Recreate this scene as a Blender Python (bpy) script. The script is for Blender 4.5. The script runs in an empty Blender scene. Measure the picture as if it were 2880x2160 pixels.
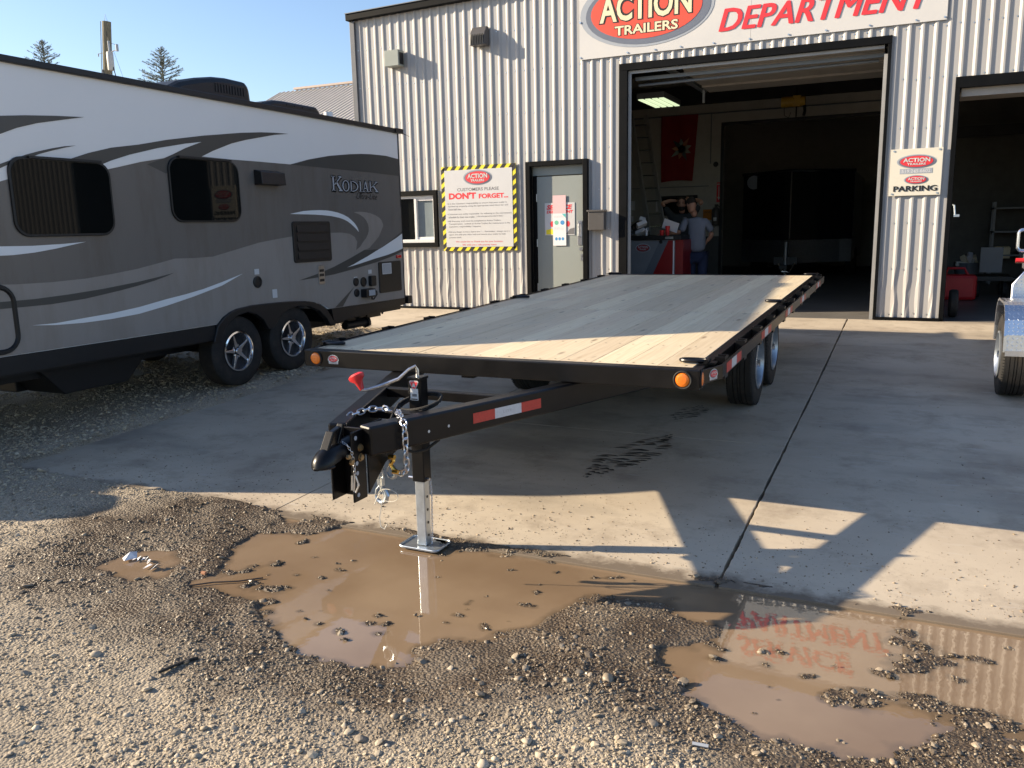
import bpy, bmesh, math, random
import numpy as np
from mathutils import Vector, Matrix, Euler
random.seed(7); RNG = np.random.default_rng(11)
C = bpy.context.scene.collection
SC = bpy.context.scene
PI = math.pi

# ------------------------------------------------------------------ camera, sky, sun, exposure
cam = bpy.data.cameras.new('camera'); camo = bpy.data.objects.new('camera', cam); C.objects.link(camo)
cam.sensor_width = 36.0; cam.lens = 36.0 * 2336 / 2880; cam.clip_start = 0.05; cam.clip_end = 2000
camo.matrix_world = Matrix(((0.904692, -0.059952, 0.421828, 0), (0.425540, 0.176356, -0.887589, 0), (-0.021180, 0.982499, 0.185060, 0), (0, 0, 0, 1)))
SC.camera = camo
SUN = Vector((1.0, 0.325, -0.405)).normalized()          # direction the sunlight travels
w = bpy.data.worlds.new('World'); SC.world = w; w.use_nodes = True
nt = w.node_tree; nt.nodes.clear()
sky = nt.nodes.new('ShaderNodeTexSky'); sky.sky_type = 'NISHITA'; sky.sun_disc = False
sky.sun_elevation = math.radians(21.2); sky.sun_rotation = math.radians(252.0)
sky.air_density = 1.0; sky.dust_density = 0.6; sky.ozone_density = 1.2
bg = nt.nodes.new('ShaderNodeBackground'); bg.inputs[1].default_value = 0.115
wo = nt.nodes.new('ShaderNodeOutputWorld')
tint = nt.nodes.new('ShaderNodeMix'); tint.data_type = 'RGBA'; tint.blend_type = 'MULTIPLY'; tint.inputs[0].default_value = 1; tint.inputs[7].default_value = (0.69, 0.725, 0.81, 1)
nt.links.new(sky.outputs[0], tint.inputs[6]); nt.links.new(tint.outputs[2], bg.inputs[0]); nt.links.new(bg.outputs[0], wo.inputs[0])
sl = bpy.data.lights.new('sun', 'SUN'); sl.energy = 5.0; sl.angle = math.radians(0.5); sl.color = (1.0, 0.83, 0.60)
so = bpy.data.objects.new('sun', sl); C.objects.link(so); so.rotation_euler = SUN.to_track_quat('-Z', 'Y').to_euler()
SC.view_settings.view_transform = 'Standard'; SC.view_settings.look = 'None'
SC.view_settings.gamma = 1.0; SC.view_settings.exposure = 1.2; SC.view_settings.use_curve_mapping = False
SC.cycles.max_bounces = 8; SC.cycles.sample_clamp_indirect = 8.0; SC.cycles.caustics_reflective = False; SC.cycles.caustics_refractive = False

# ------------------------------------------------------------------ materials
MATS = {}
def mat(name, col, rough=0.6, metal=0.0, var=0.0, vscale=4.0, bump=0.0, bscale=60.0, dirt=None, dscale=1.5, damt=0.0, coat=0.0, ior=1.5, stretch=None, emit=None, estr=0.0, spec=None, trans=0.0):
    if name in MATS: return MATS[name]
    m = bpy.data.materials.new(name); m.use_nodes = True; n = m.node_tree; N = n.nodes; L = n.links
    b = N['Principled BSDF']; b.inputs['Roughness'].default_value = rough; b.inputs['Metallic'].default_value = metal
    b.inputs['IOR'].default_value = ior
    if spec is not None: b.inputs['Specular IOR Level'].default_value = spec
    if coat: b.inputs['Coat Weight'].default_value = coat; b.inputs['Coat Roughness'].default_value = 0.08
    if trans: b.inputs['Transmission Weight'].default_value = trans
    if emit: b.inputs['Emission Color'].default_value = (*emit, 1); b.inputs['Emission Strength'].default_value = estr
    tc = N.new('ShaderNodeTexCoord'); mp = N.new('ShaderNodeMapping'); L.new(tc.outputs['Object'], mp.inputs[0])
    if stretch: mp.inputs['Scale'].default_value = stretch
    cur = None
    rgb = N.new('ShaderNodeRGB'); rgb.outputs[0].default_value = (*col, 1); cur = rgb.outputs[0]
    if var:
        t = N.new('ShaderNodeTexNoise'); t.inputs['Scale'].default_value = vscale; t.inputs['Detail'].default_value = 6; t.inputs['Roughness'].default_value = 0.62
        L.new(mp.outputs[0], t.inputs['Vector'])
        r = N.new('ShaderNodeMapRange'); r.inputs[1].default_value = 0.3; r.inputs[2].default_value = 0.7
        r.inputs[3].default_value = 1 - var; r.inputs[4].default_value = 1 + var; L.new(t.outputs[0], r.inputs[0])
        v = N.new('ShaderNodeVectorMath'); v.operation = 'SCALE'; L.new(cur, v.inputs[0]); L.new(r.outputs[0], v.inputs['Scale']); cur = v.outputs[0]
    if dirt:
        t2 = N.new('ShaderNodeTexNoise'); t2.inputs['Scale'].default_value = dscale; t2.inputs['Detail'].default_value = 8; t2.inputs['Roughness'].default_value = 0.7
        L.new(mp.outputs[0], t2.inputs['Vector'])
        r2 = N.new('ShaderNodeMapRange'); r2.inputs[1].default_value = 0.48; r2.inputs[2].default_value = 0.72; r2.inputs[4].default_value = damt; L.new(t2.outputs[0], r2.inputs[0])
        mx = N.new('ShaderNodeMix'); mx.data_type = 'RGBA'; L.new(r2.outputs[0], mx.inputs[0]); L.new(cur, mx.inputs[6]); mx.inputs[7].default_value = (*dirt, 1); cur = mx.outputs[2]
    L.new(cur, b.inputs['Base Color'])
    if bump:
        t3 = N.new('ShaderNodeTexNoise'); t3.inputs['Scale'].default_value = bscale; t3.inputs['Detail'].default_value = 5
        L.new(mp.outputs[0], t3.inputs['Vector'])
        bp = N.new('ShaderNodeBump'); bp.inputs['Strength'].default_value = bump; bp.inputs['Distance'].default_value = 0.01
        L.new(t3.outputs[0], bp.inputs['Height']); L.new(bp.outputs[0], b.inputs['Normal'])
    MATS[name] = m
    return m

M = dict(
 black=mat('black_powder_coat', (0.005, 0.005, 0.006), 0.30, var=0.3, vscale=9, bump=0.05, bscale=300, dirt=(0.022, 0.02, 0.018), dscale=5, damt=0.25, spec=0.28),
 blackp=mat('black_plastic', (0.0055, 0.006, 0.0075), 0.45, var=0.25, vscale=20, bump=0.1, bscale=250),
 trim=mat('dark_trim_metal', (0.004, 0.0045, 0.0055), 0.5, var=0.3, vscale=6, dirt=(0.014, 0.013, 0.012), dscale=4, damt=0.25, spec=0.10),
 rubber=mat('tyre_rubber', (0.014, 0.0135, 0.013), 0.75, var=0.3, vscale=15, bump=0.25, bscale=140, dirt=(0.08, 0.06, 0.045), dscale=9, damt=0.4),
 siding=mat('siding_enamel', (0.385, 0.38, 0.38), 0.5, var=0.05, vscale=1.3, dirt=(0.34, 0.30, 0.26), dscale=1.8, damt=0.3, bump=0.04, bscale=8, stretch=(1, 1, 0.25)),
 white=mat('white_board', (0.58, 0.575, 0.575), 0.5, var=0.03, vscale=3, dirt=(0.6, 0.56, 0.5), dscale=3, damt=0.2),
 cream=mat('cream_lettering', (0.78, 0.68, 0.47), 0.5, var=0.04),
 yellow=mat('yellow_stripe', (0.80, 0.68, 0.03), 0.5, var=0.05),
 blk=mat('black_print', (0.012, 0.012, 0.014), 0.5, var=0.1),
 grey3=mat('grey_print', (0.16, 0.16, 0.17), 0.5, var=0.05),
 greyp=mat('silver_print', (0.36, 0.39, 0.44), 0.4, var=0.05),
 greyd=mat('slate_print', (0.15, 0.17, 0.22), 0.4, var=0.05),
 red=mat('red_print', (0.70, 0.035, 0.05), 0.5, var=0.05),
 redo=mat('orange_red_print', (0.74, 0.085, 0.05), 0.45, var=0.05),
 steel=mat('zinc_steel', (0.62, 0.63, 0.66), 0.3, 1.0, var=0.15, vscale=30, bump=0.05, bscale=90),
 galv=mat('galvanised_steel', (0.50, 0.55, 0.60), 0.36, 0.85, var=0.2, vscale=12, bump=0.06, bscale=60),
 chrome=mat('polished_alloy', (0.80, 0.80, 0.82), 0.14, 1.0, var=0.05),
 brass=mat('yellow_zinc', (0.68, 0.45, 0.12), 0.3, 1.0, var=0.2, vscale=30),
 alu=mat('bright_aluminium', (0.80, 0.81, 0.84), 0.24, 1.0, var=0.06, vscale=6),
 rvwhite=mat('camper_white', (0.80, 0.80, 0.80), 0.3, var=0.02, vscale=1.2, bump=0.015, bscale=5),
 rvmid=mat('camper_grey', (0.142, 0.132, 0.124), 0.3, var=0.05, vscale=1.5, dirt=(0.095, 0.078, 0.062), dscale=3.5, damt=0.55, stretch=(1, 1, .22)),
 rvlow=mat('camper_taupe', (0.275, 0.252, 0.235), 0.32, var=0.05, vscale=1.5, dirt=(0.19, 0.165, 0.14), dscale=3.2, damt=0.55, stretch=(1, 1, .25)),
 rvdark=mat('camper_charcoal', (0.062, 0.062, 0.060), 0.3, var=0.04),
 rvdecal=mat('camper_white_decal', (0.74, 0.77, 0.80), 0.3, var=0.02),
 glassd=mat('tinted_glass', (0.006, 0.007, 0.007), 0.02, ior=1.45, var=0.1, spec=0.16, bump=0.004, bscale=3),
 glass=mat('window_glass', (0.20, 0.24, 0.26), 0.03, ior=1.5, var=0.1),
 vinyl=mat('white_vinyl', (0.58, 0.585, 0.60), 0.4, var=0.03),
 amber=mat('amber_lens', (0.85, 0.20, 0.012), 0.12, var=0.12, vscale=90, coat=0.6, bump=0.25, bscale=300),
 redlens=mat('red_lens', (0.62, 0.02, 0.02), 0.12, var=0.1, coat=0.6),
 redpl=mat('red_plastic', (0.62, 0.025, 0.03), 0.35, var=0.1),
 rtape=mat('red_reflective_tape', (0.50, 0.045, 0.035), 0.35, var=0.12, vscale=60),
 wtape=mat('white_reflective_tape', (0.58, 0.60, 0.64), 0.3, var=0.08, vscale=60),
 door=mat('grey_door_paint', (0.28, 0.31, 0.30), 0.42, var=0.04, dirt=(0.22, 0.22, 0.20), dscale=2, damt=0.3),
 boxgrey=mat('grey_box_paint', (0.26, 0.29, 0.27), 0.45, var=0.05),
 bronze=mat('bronze_fixture', (0.085, 0.08, 0.078), 0.4, var=0.1),
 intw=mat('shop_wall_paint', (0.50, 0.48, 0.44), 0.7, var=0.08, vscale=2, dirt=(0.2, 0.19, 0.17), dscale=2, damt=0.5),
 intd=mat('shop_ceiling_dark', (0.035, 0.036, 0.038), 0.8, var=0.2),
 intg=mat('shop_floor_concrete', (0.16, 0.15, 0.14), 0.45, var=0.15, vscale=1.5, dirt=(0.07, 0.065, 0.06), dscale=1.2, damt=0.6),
 cgrey=mat('cabinet_grey', (0.17, 0.19, 0.22), 0.4, var=0.06),
 cred=mat('cabinet_red', (0.24, 0.010, 0.012), 0.35, var=0.06),
 navy=mat('navy_cloth', (0.02, 0.03, 0.07), 0.9, var=0.2, bump=0.2),
 shirt=mat('blue_grey_cloth', (0.20, 0.22, 0.28), 0.9, var=0.12, bump=0.2, bscale=40),
 tshirt=mat('dark_grey_cloth', (0.035, 0.04, 0.045), 0.9, var=0.12, bump=0.2, bscale=40),
 skin=mat('skin', (0.42, 0.22, 0.15), 0.6, var=0.06, vscale=12),
 hair=mat('dark_hair', (0.02, 0.014, 0.01), 0.8, var=0.3, bump=0.4),
 paper=mat('paper', (0.75, 0.75, 0.78), 0.7, var=0.03),
 rope=mat('pale_cord', (0.62, 0.60, 0.54), 0.6, var=0.1),
 wood_pole=mat('weathered_pole_wood', (0.17, 0.155, 0.115), 0.85, var=0.3, vscale=6, bump=0.6, bscale=20, stretch=(6, 6, 0.6)),
 roofm=mat('ribbed_roof_metal', (0.50, 0.46, 0.42), 0.4, var=0.06),
 pvc=mat('white_pvc', (0.75, 0.75, 0.75), 0.4, var=0.02),
)

# ------------------------------------------------------------------ mesh builder
STUFF = {'sign_bolts', 'screws', 'lug_nuts', 'hand_holes', 'bolt_holes', 'leg_holes', 'label_print', 'border_stripes', 'face_features', 'branches', 'crown', 'bolts', 'wires', 'lock'}
class MB:
    def __init__(s): s.v = []; s.f = []; s.mi = []
    def add(s, vs, fs, mi=0):
        o = len(s.v); s.v += [tuple(p) for p in vs]; s.f += [[i + o for i in f] for f in fs]; s.mi += [mi] * len(fs); return s
    def box(s, x0, x1, y0, y1, z0, z1, mi=0, mtx=None):
        vs = [Vector(p) for p in ((x0, y0, z0), (x1, y0, z0), (x1, y1, z0), (x0, y1, z0), (x0, y0, z1), (x1, y0, z1), (x1, y1, z1), (x0, y1, z1))]
        if mtx is not None: vs = [mtx @ p for p in vs]
        return s.add(vs, [(0, 3, 2, 1), (4, 5, 6, 7), (0, 1, 5, 4), (1, 2, 6, 5), (2, 3, 7, 6), (3, 0, 4, 7)], mi)
    def beam(s, a, b, wd, ht, mi=0, up=(0, 0, 1)):
        a = Vector(a); b = Vector(b); d = b - a; L = d.length; d.normalize(); u = Vector(up)
        sx = d.cross(u).normalized(); uz = sx.cross(d).normalized()
        m = Matrix((sx, d, uz)).transposed().to_4x4(); m.translation = a
        return s.box(-wd / 2, wd / 2, 0, L, -ht / 2, ht / 2, mi, m)
    def cyl(s, a, b, r, seg=12, mi=0, r2=None, caps=True):
        a = Vector(a); b = Vector(b); d = (b - a).normalized(); r2 = r if r2 is None else r2
        t = Vector((0, 0, 1)) if abs(d.z) < 0.9 else Vector((1, 0, 0)); u = d.cross(t).normalized(); v = d.cross(u)
        vs = []
        for k in range(seg):
            q = u * math.cos(2 * PI * k / seg) + v * math.sin(2 * PI * k / seg); vs += [a + q * r, b + q * r2]
        fs = [(2 * k, 2 * ((k + 1) % seg), 2 * ((k + 1) % seg) + 1, 2 * k + 1) for k in range(seg)]
        if caps: fs += [tuple(2 * k for k in range(seg))[::-1], tuple(2 * k + 1 for k in range(seg))]
        return s.add(vs, fs, mi)
    def tube(s, pts, r, seg=8, closed=False, mi=0):
        pts = [Vector(p) for p in pts]; n = len(pts); vs = []; prev = None
        for i, p in enumerate(pts):
            if closed: d = (pts[(i + 1) % n] - pts[i - 1]).normalized()
            else: d = (pts[min(i + 1, n - 1)] - pts[max(i - 1, 0)]).normalized()
            if prev is None:
                t = Vector((0, 0, 1)) if abs(d.z) < 0.9 else Vector((1, 0, 0)); u = d.cross(t).normalized()
            else: u = (prev - d * prev.dot(d)).normalized()
            prev = u; v = d.cross(u); rr = r[i] if isinstance(r, (list, tuple)) else r
            vs += [p + (u * math.cos(2 * PI * k / seg) + v * math.sin(2 * PI * k / seg)) * rr for k in range(seg)]
        fs = []
        for i in range(n if closed else n - 1):
            j = (i + 1) % n
            fs += [(i * seg + k, i * seg + (k + 1) % seg, j * seg + (k + 1) % seg, j * seg + k) for k in range(seg)]
        if not closed: fs += [tuple(range(seg))[::-1], tuple((n - 1) * seg + k for k in range(seg))]
        return s.add(vs, fs, mi)
    def lathe(s, prof, c, axis='x', seg=32, mi=0, close=True):
        # prof: list of (radius, axial offset); revolve about axis through c
        c = Vector(c); A, U, V = dict(x=((1, 0, 0), (0, 1, 0), (0, 0, 1)), y=((0, 1, 0), (0, 0, 1), (1, 0, 0)), z=((0, 0, 1), (1, 0, 0), (0, 1, 0)))[axis]
        A = Vector(A); U = Vector(U); V = Vector(V); n = len(prof); vs = []
        for k in range(seg):
            q = U * math.cos(2 * PI * k / seg) + V * math.sin(2 * PI * k / seg)
            vs += [c + A * a + q * r for r, a in prof]
        fs = []
        for k in range(seg):
            k2 = (k + 1) % seg
            for i in range(n if close else n - 1):
                j = (i + 1) % n; fs.append((k * n + i, k * n + j, k2 * n + j, k2 * n + i))
        return s.add(vs, fs, mi)
    def prism(s, poly, fn, d0, d1, mi=0):
        # poly of 2D points mapped by fn(u, v, depth)
        n = len(poly); vs = [fn(u, v, d0) for u, v in poly] + [fn(u, v, d1) for u, v in poly]
        fs = [tuple(range(n))[::-1], tuple(range(n, 2 * n))] + [(i, (i + 1) % n, n + (i + 1) % n, n + i) for i in range(n)]
        return s.add(vs, fs, mi)
    def build(s, name, m, parent=None, smooth=False, bevel=0.0, inv=None):
        me = bpy.data.meshes.new(name); me.from_pydata([tuple(p) for p in s.v], [], s.f)
        ms = m if isinstance(m, (list, tuple)) else [m]
        for q in ms: me.materials.append(q)
        if len(ms) > 1: me.polygons.foreach_set('material_index', s.mi)
        bm = bmesh.new(); bm.from_mesh(me); bmesh.ops.recalc_face_normals(bm, faces=bm.faces); bm.to_mesh(me); bm.free()
        if smooth:
            me.polygons.foreach_set('use_smooth', [True] * len(me.polygons)); me.set_sharp_from_angle(angle=math.radians(38))
        me.update()
        o = link(name, me, parent, bevel)
        if name in STUFF: o['kind'] = 'stuff'
        return o
    def each(s, name, m, parent=None, smooth=False, bevel=0.0):
        # one object per connected piece
        n = len(s.v); par = list(range(n))
        def fd(a):
            while par[a] != a: par[a] = par[par[a]]; a = par[a]
            return a
        for f in s.f:
            r0 = fd(f[0])
            for i in f[1:]: par[fd(i)] = r0
        groups = {}
        for f in s.f: groups.setdefault(fd(f[0]), []).append(f)
        out = []
        for fs in groups.values():
            mb = MB(); ids = sorted({i for f in fs for i in f}); mp = {i: k for k, i in enumerate(ids)}
            mb.add([s.v[i] for i in ids], [[mp[i] for i in f] for f in fs]); out.append(mb.build(name, m, parent, smooth, bevel))
        return out[0]

def link(name, me, parent=None, bevel=0.0):
    o = bpy.data.objects.new(name, me); C.objects.link(o)
    if parent is not None:
        o.parent = parent
        if parent.type == 'EMPTY':
            o.matrix_parent_inverse = parent_world(parent).inverted()
    if bevel:
        b = o.modifiers.new('bevel', 'BEVEL'); b.width = bevel; b.segments = 2; b.limit_method = 'ANGLE'; b.angle_limit = math.radians(40)
        b.harden_normals = False
    return o
def parent_world(p):
    return Matrix.Translation(p.location) @ p.rotation_euler.to_matrix().to_4x4()
def thing(name, label, cat, loc=(0, 0, 0), group=None):
    o = bpy.data.objects.new(name, None); C.objects.link(o); o.location = loc; o.empty_display_size = 0.2
    o['label'] = label; o['category'] = cat
    if group: o['group'] = group
    return o
def tag(o, label=None, cat=None, group=None, kind=None):
    if label: o['label'] = label
    if cat: o['category'] = cat
    if group: o['group'] = group
    if kind: o['kind'] = kind
    return o
def dup(root, loc, label=None):
    def rec(o, p):
        c = o.copy(); C.objects.link(c)
        if p is not None: c.parent = p
        for ch in o.children: rec(ch, c)
        return c
    r = rec(root, None); r.location = loc
    if label: r['label'] = label
    return r

# ------------------------------------------------------------------ planes to draw on: fn(u, v, n) -> point, n = how proud it stands
def wall_fn(y): return lambda u, v, n: Vector((u, y - n, v))
def side_fn(x): return lambda u, v, n: Vector((x + n, u, v))
def flat(name, poly, fn, n, m, parent):
    o = MB().add([fn(u, v, n) for u, v in poly], [tuple(range(len(poly)))]).build(name, m, parent); return o
def ell(cu, cv, a, b, seg=40): return [(cu + a * math.cos(2 * PI * k / seg), cv + b * math.sin(2 * PI * k / seg)) for k in range(seg)]
def text(name, s, box, fn, n, m, parent, bold=0.0, shear=0.0, thick=0.0, slope=0.0, keep=False):
    cu = bpy.data.curves.new(name, 'FONT'); cu.body = s; cu.size = 1; cu.offset = bold; cu.shear = shear; cu.resolution_u = 3
    t = bpy.data.objects.new(name, cu); C.objects.link(t); dg = bpy.context.evaluated_depsgraph_get()
    me = bpy.data.meshes.new_from_object(t.evaluated_get(dg)); C.objects.unlink(t); bpy.data.objects.remove(t)
    co = np.array([v.co[:] for v in me.vertices]); mn = co.min(0); mx = co.max(0); u0, u1, v0, v1 = box
    k = (u1 - u0) / (mx[0] - mn[0])
    for v, c in zip(me.vertices, co):
        a = (c[0] - mn[0]) / (mx[0] - mn[0]); b = (c[1] - mn[1]) / (mx[1] - mn[1])
        v.co = fn(u0 + a * (u1 - u0), v0 + b * (v1 - v0) + slope * a, n)
    me.materials.clear(); me.materials.append(m)
    return link(name, me, parent)
def heavy(name, s, box, fn, n, m, parent, wgt, shear=0.0):
    # bold lettering built from a few shifted layers
    u0, u1, v0, v1 = box
    for i, (du, dv) in enumerate(((-1, 0), (1, 0), (0, 1), (0, -1), (-.7, .7), (.7, -.7))):
        text(name, s, (u0 + wgt + du * wgt, u1 - wgt + du * wgt, v0 + wgt * .5 + dv * wgt * .5, v1 - wgt * .5 + dv * wgt * .5), fn, n + i * .0005, m, parent, shear=shear)
def logo(cu, cv, a, b, fn, n, parent, letters=None, redm=None, thin=False):
    step = 0.003
    flat('logo_rim', ell(cu, cv, a, b), fn, n, M['greyp'], parent)
    if not thin: flat('logo_shade', ell(cu + a * 0.02, cv - b * 0.03, a * 0.93, b * 0.9), fn, n + step, M['greyd'], parent)
    flat('logo_field', ell(cu, cv, a * 0.83, b * 0.78), fn, n + 2 * step, redm or M['red'], parent)
    lm = letters or M['white']
    text('lettering', 'ACTION', (cu - a * 0.68, cu + a * 0.68, cv - b * 0.10, cv + b * 0.50), fn, n + 3 * step, lm, parent, bold=0.03)
    text('lettering', 'TRAILERS', (cu - a * 0.47, cu + a * 0.47, cv - b * 0.52, cv - b * 0.22), fn, n + 3 * step, lm, parent, bold=0.03)
# ------------------------------------------------------------------ ground heights
PY = np.array([-300, 3.68, 5.98, 8.13, 10.2, 12.28, 300.]); PZ = np.array([-1.628, -1.628, -1.566, -1.500, -1.415, -1.335, -1.335])
def prof(y): return np.interp(y, PY, PZ)
WATER = -1.640
P_MAIN = [(-2.99, 2.72), (-2.95, 2.82), (-3.13, 3.11), (-3.16, 3.35), (-2.95, 3.4), (-2.85, 3.51), (-2.77, 3.66), (-2.56, 3.67), (-2.34, 3.57), (-2.1, 3.56), (-1.87, 3.58), (-1.63, 3.62), (-1.29, 3.66), (-1.04, 3.66), (-0.8, 3.62), (-0.62, 3.6), (-0.69, 3.45), (-0.81, 3.44), (-0.98, 3.39), (-1.15, 3.3), (-1.28, 3.19), (-1.33, 3.05), (-1.37, 2.9), (-1.41, 2.79), (-1.49, 2.71), (-1.62, 2.72), (-1.72, 2.62), (-1.68, 2.46), (-1.85, 2.39), (-2.02, 2.39), (-2.22, 2.43), (-2.4, 2.58), (-2.56, 2.71), (-2.74, 2.69)]
P_SMALL = [(-3.58, 2.69), (-3.57, 2.86), (-3.5, 2.95), (-3.4, 3.01), (-3.28, 2.88), (-3.21, 2.72), (-3.31, 2.66)]
P_TINY = [(-3.25, 3.62), (-3.2, 3.68), (-3.07, 3.68), (-3.03, 3.62), (-3.15, 3.57)]
P_RIGHT = [(-0.84, 3.4), (-0.77, 3.56), (-0.64, 3.67), (-0.46, 3.67), (-0.32, 3.67), (-0.15, 3.72), (-0.01, 3.64), (0.08, 3.56), (0.21, 3.64), (0.33, 3.68), (0.52, 3.74), (1.3, 3.74), (1.5, 3.3), (1.1, 2.8), (0.7, 2.75), (0.29, 2.87), (0.21, 2.83), (0.04, 2.62), (-0.1, 2.54), (-0.25, 2.56), (-0.41, 2.57), (-0.53, 2.63), (-0.61, 2.69), (-0.66, 2.82), (-0.72, 2.92), (-0.65, 3.02), (-0.58, 3.12), (-0.59, 3.24), (-0.75, 3.3)]
P_WET = [(-4.0, 2.65), (-4.19, 3.1), (-4.03, 3.5), (-3.6, 3.72), (-3.01, 3.76), (-2.5, 3.74), (2.4, 3.75), (2.6, 2.7), (1.2, 2.3), (0.41, 2.2), (-0.24, 2.33), (-0.55, 2.46), (-0.73, 2.52), (-0.95, 2.66), (-1.19, 2.5), (-1.42, 2.28), (-1.6, 2.15), (-1.95, 2.1), (-2.39, 2.2), (-2.96, 2.25), (-3.65, 2.42)]
def sdf(poly, x, y):
    # signed distance, negative inside
    d = np.full(x.shape, 1e9); ins = np.zeros(x.shape, bool); n = len(poly)
    for i in range(n):
        ax, ay = poly[i]; bx, by = poly[(i + 1) % n]; ex, ey = bx - ax, by - ay
        t = np.clip(((x - ax) * ex + (y - ay) * ey) / (ex * ex + ey * ey), 0, 1)
        d = np.minimum(d, np.hypot(x - ax - t * ex, y - ay - t * ey))
        c = ((ay > y) != (by > y)) & (x < (bx - ax) * (y - ay) / ((by - ay) if by != ay else 1e-9) + ax); ins ^= c
    return np.where(ins, -d, d)
def vnoise(x, y, sc, seed=0, octv=4):
    tot = np.zeros(x.shape); amp = 1.0; nrm = 0
    for o in range(octv):
        xs = x * sc * 2 ** o + 37.7 * (seed + o); ys = y * sc * 2 ** o + 91.3 * (seed + o)
        xi = np.floor(xs).astype(np.int64); yi = np.floor(ys).astype(np.int64); fx = xs - xi; fy = ys - yi
        fx = fx * fx * (3 - 2 * fx); fy = fy * fy * (3 - 2 * fy)
        def h(a, b):
            q = (a * 374761393 + b * 668265263 + seed * 1442695041) & 0x7fffffff
            q = ((q ^ (q >> 13)) * 1274126177) & 0x7fffffff
            return ((q ^ (q >> 16)) & 0xffff) / 65535.0
        tot += amp * ((h(xi, yi) * (1 - fx) + h(xi + 1, yi) * fx) * (1 - fy) + (h(xi, yi + 1) * (1 - fx) + h(xi + 1, yi + 1) * fx) * fy)
        nrm += amp; amp *= 0.5
    return tot / nrm - 0.5
_isl = [(-0.56, 3.05, 0.062), (-0.57, 2.97, 0.062), (-0.41, 3.09, 0.037), (-0.36, 3.12, 0.05), (-0.39, 3.0, 0.05), (-0.25, 2.97, 0.05), (-0.22, 2.98, 0.037), (-0.14, 2.86, 0.075), (-0.08, 2.9, 0.1), (-0.07, 2.84, 0.088), (-0.02, 2.94, 0.075), (0.04, 3.38, 0.062), (0.1, 3.47, 0.075), (0.14, 3.37, 0.1), (0.12, 3.25, 0.112), (0.07, 3.18, 0.088), (0.19, 3.28, 0.1), (-0.02, 3.11, 0.05), (0.03, 3.09, 0.062), (0.11, 2.98, 0.075), (0.15, 2.93, 0.1), (0.21, 2.94, 0.1), (0.27, 2.89, 0.1), (0.31, 3.35, 0.05), (0.36, 3.35, 0.037), (-0.05, 3.7, 0.088), (-0.02, 3.81, 0.075), (-0.1, 3.65, 0.062), (0.05, 3.65, 0.062), (0.26, 3.16, 0.05), (0.34, 2.96, 0.075), (0.38, 2.91, 0.1), (0.28, 2.82, 0.1), (-2.44, 3.23, 0.037), (-2.43, 3.11, 0.044), (-2.46, 3.0, 0.037), (-1.98, 2.77, 0.05), (-1.97, 2.69, 0.062), (-1.89, 2.63, 0.062), (-2.05, 2.59, 0.044), (-1.9, 2.72, 0.05), (-1.98, 2.54, 0.037), (-1.95, 3.22, 0.025), (-2.12, 3.49, 0.062), (-2.07, 3.47, 0.062), (-1.66, 3.43, 0.037), (-1.44, 3.49, 0.037), (-1.44, 3.25, 0.044), (-1.41, 3.11, 0.05), (-1.46, 3.11, 0.037), (-1.65, 2.91, 0.037), (-1.68, 3.02, 0.037), (-1.68, 2.83, 0.037), (-1.5, 2.85, 0.05), (-1.43, 2.82, 0.05), (-1.17, 3.31, 0.075), (-1.18, 3.23, 0.088), (-1.14, 3.26, 0.075), (-1.25, 3.5, 0.037), (-1.18, 3.53, 0.05), (-1.14, 3.55, 0.037), (-1.61, 2.68, 0.025), (-1.83, 2.83, 0.013), (-1.77, 2.71, 0.015), (-3.21, 3.0, 0.062), (-3.14, 2.91, 0.075), (-3.13, 2.98, 0.062), (-2.91, 2.88, 0.062), (-2.86, 2.93, 0.062), (-2.86, 2.98, 0.062), (-2.79, 3.04, 0.075), (-2.78, 3.06, 0.05), (-2.64, 2.8, 0.075), (-2.57, 2.81, 0.075), (-2.55, 2.85, 0.062), (-2.6, 2.98, 0.037), (-2.46, 2.99, 0.037), (-2.44, 3.11, 0.037), (-2.66, 3.19, 0.037), (-2.85, 3.35, 0.05), (-2.86, 3.32, 0.037), (-2.5, 2.7, 0.05), (-2.45, 2.61, 0.037), (-2.33, 2.67, 0.037), (-2.24, 2.71, 0.025), (-2.17, 2.61, 0.05), (-2.05, 2.59, 0.044), (-2.74, 2.78, 0.062), (-2.73, 2.83, 0.05)]
_isl += [(random.uniform(-3.0, -.7), random.uniform(2.45, 3.6), random.uniform(.015, .03)) for _ in range(26)] + [(random.uniform(-.6, 1.3), random.uniform(2.6, 3.6), random.uniform(.015, .03)) for _ in range(16)]
_isl = [(a, b, r * (1.75 if a > 0 and b > 3.1 else 1.45)) for a, b, r in _isl]
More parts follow.
